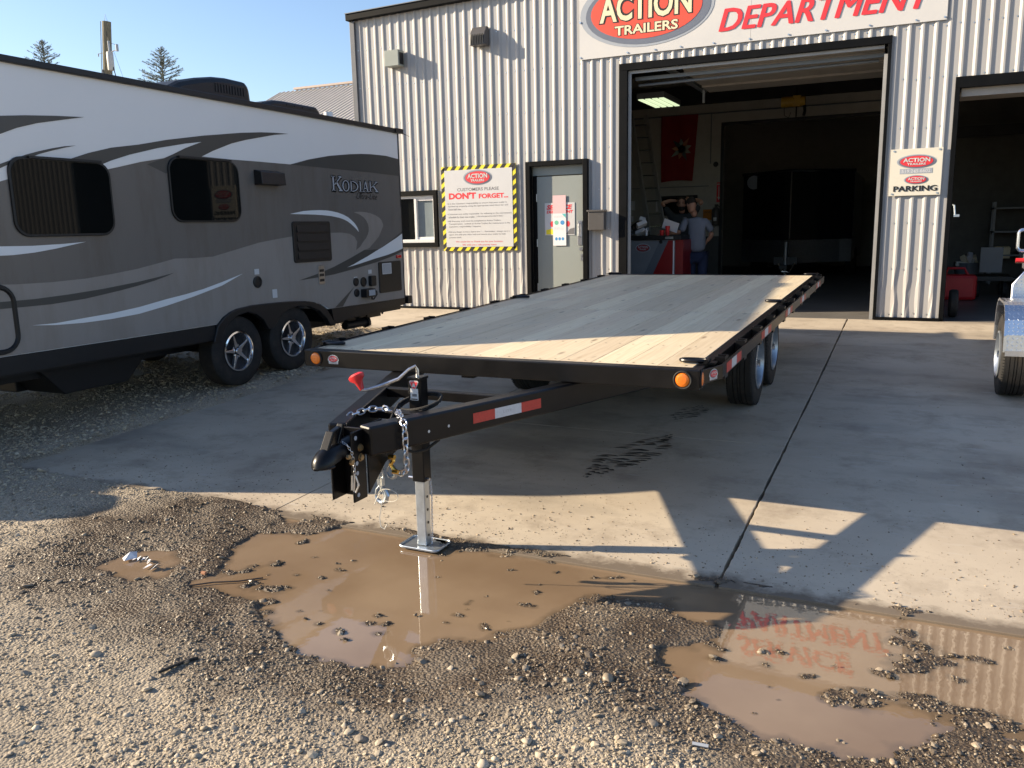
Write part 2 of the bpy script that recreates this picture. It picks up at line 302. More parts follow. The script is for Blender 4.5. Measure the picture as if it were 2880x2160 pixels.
def ground(x, y):
    # height of the gravel / mud surface and how wet it is
    wob = 0.15 * vnoise(x, y, 4, 3) + 0.09 * vnoise(x, y, 13, 5) + 0.04 * vnoise(x, y, 40, 6, 2)
    d = np.minimum(np.minimum(sdf(P_MAIN, x, y), sdf(P_SMALL, x, y)), np.minimum(sdf(P_TINY, x, y), sdf(P_RIGHT, x, y))) + wob * 0.8 - 0.03
    wet = sdf(P_WET, x, y) + wob * 2.2
    wetness = np.clip(0.85 - wet / 0.34, 0, 1) * (0.95 + 0.7 * vnoise(x, y, 5, 52)); wetness = np.clip(np.maximum(wetness, np.clip(1 - d / 0.16, 0, 1)), 0, 1)
    z = prof(y) + 0.016 + 0.030 * vnoise(x, y, 1.1, 9) + 0.022 * vnoise(x + y * .6, y * 2.2, 3.2, 17, 3) + 0.014 * vnoise(x, y, 9, 2, 3)
    rim = -1.635 + 0.019 * vnoise(x, y, 12, 21, 3) + np.clip(d, -1, 0.5) * 0.034
    z = z + 0.050 * np.clip((-5.60 - x) / 0.35, 0, 1)
    k = np.clip((d + 0.02) / 0.45, 0, 1); z = np.where(d < 0.43, rim * (1 - k) + z * k, z)
    z = np.where(d < 0, WATER - np.clip(-d * 0.35, 0, 0.035) + 0.012 * vnoise(x, y, 14, 31, 3), z)
    for ix, iy, ir in _isl:
        q = np.hypot(x - ix, (y - iy) * 1.3) / ir * (1 + 0.8 * vnoise(x, y, 25, 8, 2))
        b = np.clip(1 - q, 0, 1); b = b * b * (3 - 2 * b)
        z = np.where(b > 0, z * (1 - b) + np.maximum(z, WATER + 0.006 + 0.02 * vnoise(x, y, 30, 6, 2)) * b, z)
    # below the concrete apron
    edge = 3.68 + 0.06 * vnoise(x, y, 4, 12) + 0.05 * vnoise(x, y, 15, 13)
    left = -5.78 - 0.66 * np.clip((y - 7.4) / 2.8, 0, 1) * 2 + 0.12 * vnoise(x, y, 4, 14)
    onslab = np.minimum(y - edge, np.maximum(x - left, y - 10.25 - 0.1 * vnoise(x, y, 3, 15)))
    kk = np.clip(onslab / 0.05, 0, 1)
    z = z * (1 - kk) + (prof(y) - 0.09) * kk
    z = np.where((onslab < 0) & (onslab > -0.12), np.maximum(z, np.where(d > 0, prof(y) + 0.004, z)), z)
    return z, wetness, d, onslab
def axis(fine0, fine1, step, lo, hi, growth=1.18):
    a = list(np.arange(fine0, fine1, step)); s = step; v = a[0]; L = []
    while v > lo: s *= growth; v -= s; L.append(v)
    s = step; v = a[-1]; H = []
    while v < hi: s *= growth; v += s; H.append(v)
    return np.array(L[::-1] + a + H)
gx = axis(-5.2, 1.6, 0.018, -320, 320); gy = axis(1.3, 4.0, 0.016, -150, 420, 1.10)
X, Y = np.meshgrid(gx, gy); Z, Wt, Dp, Os = ground(X, Y)
nx, ny = len(gx), len(gy)
me = bpy.data.meshes.new('gravel_ground')
idx = np.arange(nx * ny).reshape(ny, nx)
q = np.stack([idx[:-1, :-1], idx[:-1, 1:], idx[1:, 1:], idx[1:, :-1]], -1).reshape(-1, 4)
me.vertices.add(nx * ny); me.vertices.foreach_set('co', np.stack([X, Y, Z], -1).ravel())
me.loops.add(q.size); me.loops.foreach_set('vertex_index', q.ravel())
me.polygons.add(len(q)); me.polygons.foreach_set('loop_start', np.arange(0, q.size, 4)); me.polygons.foreach_set('loop_total', np.full(len(q), 4))
me.polygons.foreach_set('use_smooth', np.ones(len(q), bool))
at = me.attributes.new('wet', 'FLOAT', 'POINT'); at.data.foreach_set('value', Wt.ravel().astype(np.float32))
me.update(); me.validate()
def ground_mat(name, dry, wet, inst=False):
    m = bpy.data.materials.new(name); m.use_nodes = True; n = m.node_tree; N = n.nodes; L = n.links; b = N['Principled BSDF']
    a = N.new('ShaderNodeAttribute'); a.attribute_name = 'wet'; a.attribute_type = 'INSTANCER' if inst else 'GEOMETRY'
    mx = N.new('ShaderNodeMix'); mx.data_type = 'RGBA'; mx.inputs[6].default_value = (*dry, 1); mx.inputs[7].default_value = (*wet, 1); L.new(a.outputs['Fac'], mx.inputs[0])
    col = mx.outputs[2]
    if inst:
        oi = N.new('ShaderNodeObjectInfo'); cr = N.new('ShaderNodeValToRGB'); L.new(oi.outputs['Random'], cr.inputs[0])
        e = cr.color_ramp; e.elements[0].position = 0; e.elements[0].color = (0.42, 0.40, 0.38, 1); e.elements[1].position = 1; e.elements[1].color = (1.35, 1.32, 1.26, 1)
        for p, c in ((0.10, (0.68, 0.64, 0.60, 1)), (0.3, (0.88, 0.84, 0.76, 1)), (0.6, (1.05, 1.0, 0.92, 1)), (0.86, (1.13, 1.08, 1.0, 1))):
            k = e.elements.new(p); k.color = c
        v = N.new('ShaderNodeMix'); v.data_type = 'RGBA'; v.blend_type = 'MULTIPLY'; v.inputs[0].default_value = 1; L.new(col, v.inputs[6]); L.new(cr.outputs[0], v.inputs[7]); col = v.outputs[2]
    tc = N.new('ShaderNodeTexCoord')
    t = N.new('ShaderNodeTexNoise'); t.inputs['Scale'].default_value = 160 if inst else 55; t.inputs['Detail'].default_value = 5; t.inputs['Roughness'].default_value = 0.75; L.new(tc.outputs['Object'], t.inputs['Vector'])
    r = N.new('ShaderNodeMapRange'); r.inputs[1].default_value = 0.3; r.inputs[2].default_value = 0.7; r.inputs[3].default_value = 0.72; r.inputs[4].default_value = 1.28; L.new(t.outputs[0], r.inputs[0])
    s = N.new('ShaderNodeVectorMath'); s.operation = 'SCALE'; L.new(col, s.inputs[0]); L.new(r.outputs[0], s.inputs['Scale']); col = s.outputs[0]
    if not inst:
        t4 = N.new('ShaderNodeTexNoise'); t4.inputs['Scale'].default_value = 1.6; t4.inputs['Detail'].default_value = 5; L.new(tc.outputs['Object'], t4.inputs['Vector'])
        r4 = N.new('ShaderNodeMapRange'); r4.inputs[1].default_value = 0.35; r4.inputs[2].default_value = 0.65; r4.inputs[3].default_value = 0.82; r4.inputs[4].default_value = 1.12; L.new(t4.outputs[0], r4.inputs[0])
        s4 = N.new('ShaderNodeVectorMath'); s4.operation = 'SCALE'; L.new(col, s4.inputs[0]); L.new(r4.outputs[0], s4.inputs['Scale']); col = s4.outputs[0]
    L.new(col, b.inputs['Base Color'])
    rr = N.new('ShaderNodeMapRange'); rr.inputs[3].default_value = 0.9; rr.inputs[4].default_value = 0.34 if inst else 0.42; L.new(a.outputs['Fac'], rr.inputs[0]); L.new(rr.outputs[0], b.inputs['Roughness'])
    if not inst:
        vo = N.new('ShaderNodeTexVoronoi'); vo.inputs['Scale'].default_value = 75; L.new(tc.outputs['Object'], vo.inputs['Vector'])
        ad = N.new('ShaderNodeMath'); ad.operation = 'SUBTRACT'; L.new(t.outputs[0], ad.inputs[0]); L.new(vo.outputs['Distance'], ad.inputs[1])
        bp = N.new('ShaderNodeBump'); bp.inputs['Strength'].default_value = 1.0; bp.inputs['Distance'].default_value = 0.010
        L.new(ad.outputs[0], bp.inputs['Height']); L.new(bp.outputs[0], b.inputs['Normal'])
    return m
me.materials.append(ground_mat('gravel_and_mud', (0.37, 0.315, 0.24), (0.095, 0.068, 0.045)))
go = bpy.data.objects.new('gravel_ground', me); C.objects.link(go); tag(go, kind='structure')

# ---- puddles: murky brown water at one level
wm = bpy.data.materials.new('muddy_water'); wm.use_nodes = True; N = wm.node_tree.nodes; L = wm.node_tree.links; b = N['Principled BSDF']
b.inputs['Roughness'].default_value = 0.012; b.inputs['IOR'].default_value = 1.5; b.inputs['Specular IOR Level'].default_value = 0.75
tc = N.new('ShaderNodeTexCoord'); t = N.new('ShaderNodeTexNoise'); t.inputs['Scale'].default_value = 1.7; t.inputs['Detail'].default_value = 4; L.new(tc.outputs['Object'], t.inputs['Vector'])
cr = N.new('ShaderNodeValToRGB'); cr.color_ramp.elements[0].position = 0.38; cr.color_ramp.elements[0].color = (0.225, 0.155, 0.096, 1); cr.color_ramp.elements[1].position = 0.66; cr.color_ramp.elements[1].color = (0.285, 0.205, 0.132, 1)
L.new(t.outputs[0], cr.inputs[0])
da = N.new('ShaderNodeAttribute'); da.attribute_name = 'depth'; dr = N.new('ShaderNodeMapRange'); dr.inputs[1].default_value = -0.002; dr.inputs[2].default_value = 0.016; L.new(da.outputs['Fac'], dr.inputs[0])
dm = N.new('ShaderNodeMix'); dm.data_type = 'RGBA'; L.new(dr.outputs[0], dm.inputs[0]); dm.inputs[6].default_value = (0.135, 0.098, 0.064, 1); L.new(cr.outputs[0], dm.inputs[7]); L.new(dm.outputs[2], b.inputs['Base Color'])
t2 = N.new('ShaderNodeTexNoise'); t2.inputs['Scale'].default_value = 26; t2.inputs['Detail'].default_value = 2; L.new(tc.outputs['Object'], t2.inputs['Vector'])
bp = N.new('ShaderNodeBump'); bp.inputs['Strength'].default_value = 0.11; bp.inputs['Distance'].default_value = 0.0012; L.new(t2.outputs[0], bp.inputs['Height']); L.new(bp.outputs[0], b.inputs['Normal'])
PUD = [(P_MAIN, .24), (P_SMALL, .14), (P_TINY, .10), (P_RIGHT, .24)]; st = 0.015
xs = np.arange(-3.9, 1.8, st); ys = np.arange(2.1, 3.80, st); XX, YY = np.meshgrid(xs, ys)
SD = np.stack([sdf(p_, XX, YY) / g_ for p_, g_ in PUD]); own = SD.argmin(0); inside = SD.min(0) < 1.0
for q_ in range(4):
    jj, ii = np.nonzero(inside[:-1, :-1] & (own[:-1, :-1] == q_)); ids = {}; vs = []; fs = []
    for j, i in zip(jj.tolist(), ii.tolist()):
        f = []
        for c_ in ((i, j), (i + 1, j), (i + 1, j + 1), (i, j + 1)):
            if c_ not in ids: ids[c_] = len(vs); vs.append((float(xs[c_[0]]), float(ys[c_[1]]), WATER))
            f.append(ids[c_])
        fs.append(f)
    o = MB().add(vs, fs).build('puddle', wm); tag(o, kind='structure')
    cc = np.array(vs); dpt = WATER - ground(cc[:, 0], cc[:, 1])[0]; aa = o.data.attributes.new('depth', 'FLOAT', 'POINT'); aa.data.foreach_set('value', dpt.astype(np.float32))

# ---- loose stones: instances of four rounded pebbles on scattered points
def stones(name, pts, rad, wet, dry_c, wet_c, sub=2):
    me = bpy.data.meshes.new(name); me.vertices.add(len(pts)); me.vertices.foreach_set('co', pts.astype(np.float32).ravel())
    for an, ar in (('rad', rad), ('wet', wet)):
        a = me.attributes.new(an, 'FLOAT', 'POINT'); a.data.foreach_set('value', ar.astype(np.float32))
    o = bpy.data.objects.new(name, me); C.objects.link(o); tag(o, kind='stuff')
    sm = ground_mat(name + '_stone', dry_c, wet_c, True)
    ng = bpy.data.node_groups.new(name, 'GeometryNodeTree'); ng.interface.new_socket('Geometry', in_out='INPUT', socket_type='NodeSocketGeometry'); ng.interface.new_socket('Geometry', in_out='OUTPUT', socket_type='NodeSocketGeometry')
    N = ng.nodes; L = ng.links; gi = N.new('NodeGroupInput'); gq = N.new('NodeGroupOutput')
    jn = N.new('GeometryNodeJoinGeometry')
    for k in range(6):
        ic = N.new('GeometryNodeMeshIcoSphere'); ic.inputs['Radius'].default_value = 1.0; ic.inputs['Subdivisions'].default_value = sub
        po = N.new('GeometryNodeInputPosition'); ad = N.new('ShaderNodeVectorMath'); ad.operation = 'ADD'; ad.inputs[1].default_value = (k * 7.3, k * 3.1, k)
        L.new(po.outputs[0], ad.inputs[0]); no = N.new('ShaderNodeTexNoise'); no.inputs['Scale'].default_value = 0.85 if k % 2 else 1.3; no.inputs['Detail'].default_value = 1; L.new(ad.outputs[0], no.inputs['Vector'])
        mr = N.new('ShaderNodeMapRange'); mr.inputs[1].default_value = 0.25; mr.inputs[2].default_value = 0.75; mr.inputs[3].default_value = 0.55; mr.inputs[4].default_value = 1.3; L.new(no.outputs[0], mr.inputs[0])
        sc = N.new('ShaderNodeVectorMath'); sc.operation = 'SCALE'; L.new(po.outputs[0], sc.inputs[0]); L.new(mr.outputs[0], sc.inputs['Scale'])
        m2 = N.new('ShaderNodeVectorMath'); m2.operation = 'MULTIPLY'; m2.inputs[1].default_value = (1.2, 0.85 + 0.05 * k, 0.50); L.new(sc.outputs[0], m2.inputs[0])
        sp = N.new('GeometryNodeSetPosition'); L.new(ic.outputs[0], sp.inputs[0]); L.new(m2.outputs[0], sp.inputs['Position'])
        ss = N.new('GeometryNodeSetShadeSmooth'); L.new(sp.outputs[0], ss.inputs[0]); ss.inputs['Shade Smooth'].default_value = (k % 2 == 0)
        sm_ = N.new('GeometryNodeSetMaterial'); sm_.inputs['Material'].default_value = sm; L.new(ss.outputs[0], sm_.inputs[0])
        g2 = N.new('GeometryNodeGeometryToInstance'); L.new(sm_.outputs[0], g2.inputs[0]); L.new(g2.outputs[0], jn.inputs[0])
    iop = N.new('GeometryNodeInstanceOnPoints'); L.new(gi.outputs[0], iop.inputs['Points']); L.new(jn.outputs[0], iop.inputs['Instance']); iop.inputs['Pick Instance'].default_value = True
    rv = N.new('FunctionNodeRandomValue'); rv.data_type = 'FLOAT_VECTOR'; rv.inputs[0].default_value = (-0.5, -0.5, 0); rv.inputs[1].default_value = (0.5, 0.5, 6.28)
    L.new(rv.outputs[0], iop.inputs['Rotation'])
    na = N.new('GeometryNodeInputNamedAttribute'); na.data_type = 'FLOAT'; na.inputs[0].default_value = 'rad'; L.new(na.outputs[0], iop.inputs['Scale'])
    L.new(iop.outputs[0], gq.inputs[0])
    md = o.modifiers.new('scatter', 'NODES'); md.node_group = ng
    return o
def scatter(n, rmin, rmax, th0, th1, pw):
    th = RNG.uniform(th0, th1, n); u = RNG.uniform(0, 1, n)
    if pw == 1: r = rmin * (rmax / rmin) ** u            # density ~ 1/r^2
    else: r = np.sqrt(rmin ** 2 + u * (rmax ** 2 - rmin ** 2))
    return -r * np.sin(th), r * np.cos(th)
A0, A1 = math.radians(-22), math.radians(66)
x, y = scatter(330000, 1.35, 7.8, A0, A1, 1)
z, wt, d, os_ = ground(x, y)
ok = (os_ < 0.0) & (z > WATER - 0.010) & (RNG.uniform(0, 1, len(x)) < np.where(d < 0, 0.55, np.where(wt > .5, 0.30 + 1.9 * vnoise(x, y, 2.6, 44) + .6 * vnoise(x, y, 12, 46), 0.74 + 2.1 * vnoise(x, y, 1.7, 45) + 1.0 * vnoise(x + y, y * 2, 6, 47))))
x, y, z, wt = x[ok], y[ok], z[ok], wt[ok]; rr = np.hypot(x, y); wt = wt * np.where(RNG.uniform(0, 1, len(x)) < .35, RNG.uniform(.35, .8, len(x)), 1)
rad = np.exp(RNG.normal(0, 0.5, len(x))) * 0.0029 * (0.75 + 0.12 * rr); rad = np.clip(rad, 0.0016, 0.017)
stones('gravel', np.stack([x, y, z + rad * 0.18], -1), rad, wt, (0.41, 0.36, 0.285), (0.115, 0.090, 0.064), 1)
x, y = scatter(1700, 1.4, 5.5, A0, A1, 1); z, wt, d, os_ = ground(x, y); ok = (os_ < 0.0) & (z > WATER - 0.012)
x, y, z, wt = x[ok], y[ok], z[ok], wt[ok] * 0.7; rad = np.clip(np.exp(RNG.normal(0, 0.38, len(x))) * 0.0085, 0.006, 0.024)
stones('larger_gravel', np.stack([x, y, z + rad * 0.15], -1), rad, wt, (0.42, 0.375, 0.31), (0.21, 0.17, 0.125))
# far gravel: beside and beneath the camper
x = RNG.uniform(-15, -5.2, 60000); y = RNG.uniform(2.6, 11.0, 60000); z, wt, d, os_ = ground(x, y); ok = os_ < 0
x, y, z = x[ok], y[ok], z[ok]; rad = np.clip(np.exp(RNG.normal(0, 0.4, len(x))) * 0.010, 0.006, 0.03)
stones('far_gravel', np.stack([x, y, z + rad * 0.1], -1), rad, np.zeros(len(x)), (0.42, 0.37, 0.29), (0.1, 0.1, 0.1), 1)
# crumbs of dirt lying on the concrete, thick near the mud and thin further in
n = 4200; x = RNG.uniform(-5.6, 2.2, n); y = 3.7 + RNG.exponential(0.55, n); far = RNG.uniform(0, 1, n) < 0.16; y[far] = RNG.uniform(3.8, 12, far.sum())
z, wt, d, os_ = ground(x, y); ok = (os_ > 0.02) & (y < 12.2); x, y = x[ok], y[ok]; rad = np.clip(np.exp(RNG.normal(0, 0.45, len(x))) * 0.0026, 0.0014, 0.009)
stones('dirt_crumbs', np.stack([x, y, prof(y) + rad * 0.3], -1), rad, np.where(RNG.uniform(0, 1, len(x)) < 0.5, 0.6, 0), (0.34, 0.28, 0.21), (0.10, 0.08, 0.06), 1)

# ------------------------------------------------------------------ concrete apron, slab by slab
cm = bpy.data.materials.new('worn_concrete'); cm.use_nodes = True; N = cm.node_tree.nodes; L = cm.node_tree.links; b = N['Principled BSDF']
tc = N.new('ShaderNodeTexCoord'); geo = N.new('ShaderNodeNewGeometry')
def nz(sc, det, ro=0.6, scale=None):
    t = N.new('ShaderNodeTexNoise'); t.inputs['Scale'].default_value = sc; t.inputs['Detail'].default_value = det; t.inputs['Roughness'].default_value = ro
    if scale:
        mp = N.new('ShaderNodeMapping'); mp.inputs['Scale'].default_value = scale; L.new(tc.outputs['Object'], mp.inputs[0]); L.new(mp.outputs[0], t.inputs['Vector'])
    else: L.new(tc.outputs['Object'], t.inputs['Vector'])
    return t.outputs[0]
def rng(s, a, b_, c, d):
    r = N.new('ShaderNodeMapRange'); r.inputs[1].default_value = a; r.inputs[2].default_value = b_; r.inputs[3].default_value = c; r.inputs[4].default_value = d; L.new(s, r.inputs[0]); return r.outputs[0]
def mixc(f, a, bcol):
    m = N.new('ShaderNodeMix'); m.data_type = 'RGBA'; L.new(f, m.inputs[0])
    (L.new(a, m.inputs[6]) if not isinstance(a, tuple) else setattr(m.inputs[6], 'default_value', a)); m.inputs[7].default_value = bcol; return m.outputs[2]
c = mixc(rng(nz(0.9, 6), .35, .65, 0, 1), (0.43, 0.36, 0.275, 1), (0.54, 0.465, 0.36, 1))
c = mixc(rng(nz(2.6, 8, .7), .50, .72, 0, .65), c, (0.22, 0.17, 0.125, 1))          # brown dirt
c = mixc(rng(nz(0.55, 5, .6, (1, 2.2, 1)), .52, .68, 0, .6), c, (0.22, 0.19, 0.155, 1))  # broad stains
c = mixc(rng(nz(38, 4, .8), .62, .74, 0, .7), c, (0.16, 0.125, 0.09, 1))            # specks
c = mixc(rng(nz(5, 3, .5, (1, 5, 1)), .62, .72, 0, .35), c, (0.52, 0.48, 0.42, 1))    # pale scuffs
sx = N.new('ShaderNodeSeparateXYZ'); L.new(tc.outputs['Object'], sx.inputs[0])
ys = N.new('ShaderNodeMath'); ys.operation = 'MULTIPLY_ADD'; ys.inputs[1].default_value = 0.42; L.new(nz(3.5, 5, .7), ys.inputs[0]); ys2 = N.new('ShaderNodeMath'); ys2.operation = 'SUBTRACT'; L.new(sx.outputs['Y'], ys2.inputs[0]); ys.inputs[2].default_value = 0; L.new(ys.outputs[0], ys2.inputs[1])
c = mixc(rng(ys2.outputs[0], 3.44, 3.54, 0.9, 0), c, (0.13, 0.098, 0.068, 1))          # wet muddy fringe at the slab's front edge
L.new(c, b.inputs['Base Color']); b.inputs['Roughness'].default_value = 0.82
bp = N.new('ShaderNodeBump'); bp.inputs['Strength'].default_value = 0.35; bp.inputs['Distance'].default_value = 0.004; L.new(nz(170, 4, .7), bp.inputs['Height']); L.new(bp.outputs[0], b.inputs['Normal'])
apron = bpy.data.objects.new('concrete_apron', None); C.objects.link(apron); tag(apron, kind='structure')
XJ = [-5.80, -3.33, -0.70, 1.93, 4.56, 7.2, 12.0]; YJ = [3.60, 5.98, 8.13, 10.2, 12.285]
def slab(x0, x1, y0, y1, gl, gr, ragged=False):
    n = 48 if ragged else 8; xs = np.linspace(x0, x1, n + 1); mb = MB(); vs = []
    yl = [y0 + (0.06 * float(vnoise(np.array([q]), np.array([0.0]), 3, 5)[0]) if ragged else 0) for q in xs]
    for yy, dz in (('a', 0), ('b', 0), ('a', -.12), ('b', -.12)):
        for i, q in enumerate(xs):
            yv = yl[i] if yy == 'a' else y1
            jag = 0.0
            vs.append((q, yv, float(prof(yv)) + dz))
    m = n + 1; fs = []
    for i in range(n):
        fs += [(i, i + 1, m + i + 1, m + i), (2 * m + i, 3 * m + i, 3 * m + i + 1, 2 * m + i + 1), (i, 2 * m + i, 2 * m + i + 1, i + 1), (m + i, m + i + 1, 3 * m + i + 1, 3 * m + i)]
    fs += [(0, m, 3 * m, 2 * m), (n, 2 * m + n, 3 * m + n, m + n)]
    mb.add(vs, fs); return mb.build('concrete_slab', cm, apron, bevel=0.004)
def jagged(x0, x1, y0, y1):
    # slab whose long edges along the wide joint are chipped
    n = 70; ys = np.linspace(y0, y1, n + 1); mb = MB(); vs = []
    def off(e, q): return (0.016 * float(vnoise(np.array([q]), np.array([e]), 9, 3)[0]) + 0.012 * abs(float(vnoise(np.array([q]), np.array([e]), 31, 4)[0]))) if abs(e + 0.70) < .05 else 0
    for s_, dz in ((0, 0), (1, 0), (0, -.12), (1, -.12)):
        for q in ys:
            e = x0 if s_ == 0 else x1
            vs.append((e + (off(e, q) if s_ == 0 else -off(e, q)), q, float(prof(q)) + dz))
    m = n + 1; fs = []
    for i in range(n):
        fs += [(i, m + i, m + i + 1, i + 1), (2 * m + i, 2 * m + i + 1, 3 * m + i + 1, 3 * m + i), (i, i + 1, 2 * m + i + 1, 2 * m + i), (m + i, 3 * m + i, 3 * m + i + 1, m + i + 1)]
    fs += [(0, 2 * m, 3 * m, m), (n, m + n, 3 * m + n, 2 * m + n)]
    mb.add(vs, fs); return mb.build('concrete_slab', cm, apron, bevel=0.003)
for i in range(len(XJ) - 1):
    for j in range(4):
        x0, x1 = XJ[i], XJ[i + 1]; wj = 0.007 if abs(x1 + .7) < .01 or abs(x0 + .7) < .01 else 0.004
        jagged(x0 + (wj if abs(x0 + .7) < .01 else .003), x1 - (wj if abs(x1 + .7) < .01 else .003), YJ[j] + (.004 if j else 0), YJ[j + 1] - .004)
for x0, x1 in ((-14, -11), (-11, -8.4), (-8.4, -5.803)): jagged(x0 + .003, x1 - .003, 10.2025, 12.2825)
MB().add([(-14, 3.9, float(prof(3.9)) - .07), (12, 3.9, float(prof(3.9)) - .07), (12, 12.28, -1.41), (-14, 12.28, -1.41)], [(0, 1, 2, 3)])
# ---- dark wet tyre prints on the concrete beside the front of the flatbed
def prints(x0, y0, x1, y1, wd, n, seed):
    # slanted tread streaks, each a thin bent sliver
    r = random.Random(seed); mb = MB(); d = Vector((x1 - x0, y1 - y0)); Ln = d.length; d.normalize(); nrm = Vector((d.y, -d.x))
    for k in range(n):
        t = (k + r.uniform(-.2, .2)) / n * Ln; env = min(1, 2.6 * (k + 1) / n, 2.6 * (n - k) / n)
        for q in range(3):
            if r.random() < .12: continue
            u0 = (q - 1.5) / 3 * wd * env + r.uniform(-.02, .02); L_ = wd / 3 * env * r.uniform(.7, 1.15); sl = r.uniform(.25, .5); w_ = r.uniform(.007, .015)
            P_ = []
            for i_ in range(5):
                f = i_ / 4; c_ = Vector((x0, y0)) + d * (t + sl * L_ * f + .012 * math.sin(f * 3.1)) + nrm * (u0 + L_ * f); P_.append((c_, w_ * math.sin(.25 + f * 2.6)))
            up_ = [c_ + d * a_ * r.uniform(.7, 1.3) for c_, a_ in P_]; dn_ = [c_ - d * a_ * r.uniform(.7, 1.3) for c_, a_ in P_]
            pts = up_ + dn_[::-1]
            mb.add([(p.x, p.y, float(prof(p.y)) + .004) for p in pts], [tuple(range(10))])
    return mb
wetc = mat('wet_print', (0.055, 0.043, 0.033), 0.5, var=0.2, vscale=20)
o = prints(-1.80, 4.86, -1.52, 6.05, .36, 26, 3).build('tyre_print', wetc); tag(o, 'long dark wet tyre print on the concrete beside the flatbed tongue', 'tyre print', 'tyre prints on the concrete')
o = prints(-1.62, 6.45, -1.5, 7.0, .22, 11, 5).build('tyre_print', wetc); tag(o, 'short dark tyre print just in front of the near flatbed wheel', 'tyre print', 'tyre prints on the concrete')
# ------------------------------------------------------------------ service building
WY = 12.30
FL = -1.335
bld = thing('service_building', 'large ribbed metal workshop building with two open garage doors and a side door', 'building', (0, WY, FL))
OPEN = [(-3.93, -0.375, -1.4, 2.27), (0.445, 4.05, -1.4, 1.69), (-5.46, -4.515, -1.4, 0.97), (-8.02, -7.18, -0.24, 0.58)]   # two garage doors, door, window
def roofz(x): return 3.50 + 0.020 * (x + 8.7)
XL, XR = -8.63, 9.8
PITCH = 0.1524
def rib(x):   # returns outward offset of the sheet at x
    t = ((x - XL) % PITCH) / PITCH
    pts = [(0, 0), (.46, 0), (.64, .016), (.78, .016), (.95, 0), (1, 0)]
    for a, b in zip(pts, pts[1:]):
        if a[0] <= t <= b[0]: return a[1] + (b[1] - a[1]) * (t - a[0]) / max(b[0] - a[0], 1e-6)
    return 0
npan = 0
xa = XL
dent = random.Random(4)
while xa < XR:
    xb = min(xa + PITCH * 6, XR)
    brk = {round(xa, 4), round(xb, 4)}
    k0 = int((xa - XL) / PITCH + .5)
    for k in range(k0, k0 + 6):
        for t in (0, .46, .64, .78, .95): brk.add(round(min(XL + (k + t) * PITCH, xb), 4))
    for o_ in OPEN:
        for e in o_[:2]:
            if xa < e < xb: brk.add(round(e, 4))
    bs = sorted(brk); mb = MB()
    for a, b in zip(bs, bs[1:]):
        if b - a < 1e-4: continue
        mid = (a + b) / 2; spans = [(-1.315, roofz(mid) - .05)]
        for o_ in OPEN:
            if o_[0] <= mid <= o_[1]:
                ns = []
                for s0, s1 in spans:
                    if o_[3] < s0 or o_[2] > s1: ns.append((s0, s1)); continue
                    if o_[2] > s0: ns.append((s0, o_[2]))
                    if o_[3] < s1: ns.append((o_[3], s1))
                spans = ns
        ya, yb = WY - rib(a + 1e-5), WY - rib(b - 1e-5)
        for s0, s1 in spans:
            zs = [s0] + [z for z in (-1.1, -.95, -.8, -.6) if s0 < z < s1] + [s1]
            for z0, z1 in zip(zs, zs[1:]):
                def dn(x_, z_):
                    if z_ > -.75 or z_ < -1.25 or not (-8 < x_ < .5): return 0, 0
                    q = math.sin(x_ * 37.1) * math.cos(x_ * 91.7 + z_ * 5)
                    return (.014 * q if abs(q) > .55 else .002 * q), (.010 * abs(q) if abs(q) > .55 else 0)
                P4 = []
                for x_, y_, z_ in ((a, ya, z0), (b, yb, z0), (b, yb, z1), (a, ya, z1)):
                    dx, dy = dn(x_, z_); P4.append((x_ + dx, y_ + (dy if y_ < WY - .01 else 0), z_))
                mb.add(P4, [(0, 1, 2, 3)])
    if mb.v:
        bmx = mb.build('siding_panel', M['siding'], bld)
        mm = bmx.data; b2 = bmesh.new(); b2.from_mesh(mm); bmesh.ops.remove_doubles(b2, verts=b2.verts, dist=1e-4); b2.to_mesh(mm); b2.free()
    xa = xb
# screw heads in rows
mb = MB()
for zr in (2.985, 2.375, 1.755, 1.15, 0.55, -0.06, -0.66, -1.25):
    k = 0
    while XL + k * PITCH < XR:
        x_ = XL + (k + .36) * PITCH; z_ = zr + dent.uniform(-.012, .012); k += 1
        if any(o_[0] - .09 < x_ < o_[1] + .09 and o_[2] < z_ < o_[3] + .07 for o_ in OPEN): continue
        if -4.6 < x_ < .28 and z_ > 2.42: continue
        mb.cyl((x_, WY, z_), (x_, WY - .006, z_), .0085, 6)
tag(mb.build('screw_heads', M['steel'], bld), kind='stuff')
# wall core behind the sheets
core = MB()
def corebox(x0, x1, z0, z1): core.box(x0, x1, WY + .012, WY + .16, z0, z1)
xs = [XL, -8.02, -7.18, -5.46, -4.515, -3.93, -.375, .445, 4.05, XR]
for a, b in zip(xs, xs[1:]):
    o_ = [q for q in OPEN if q[0] <= (a + b) / 2 <= q[1]]
    top = 3.45
    if o_:
        corebox(a, b, o_[0][3], top)
        if o_[0][2] > FL: corebox(a, b, FL, o_[0][2])
    else: corebox(a, b, FL - .1, top)
core.each('front_wall', M['intw'], bld)
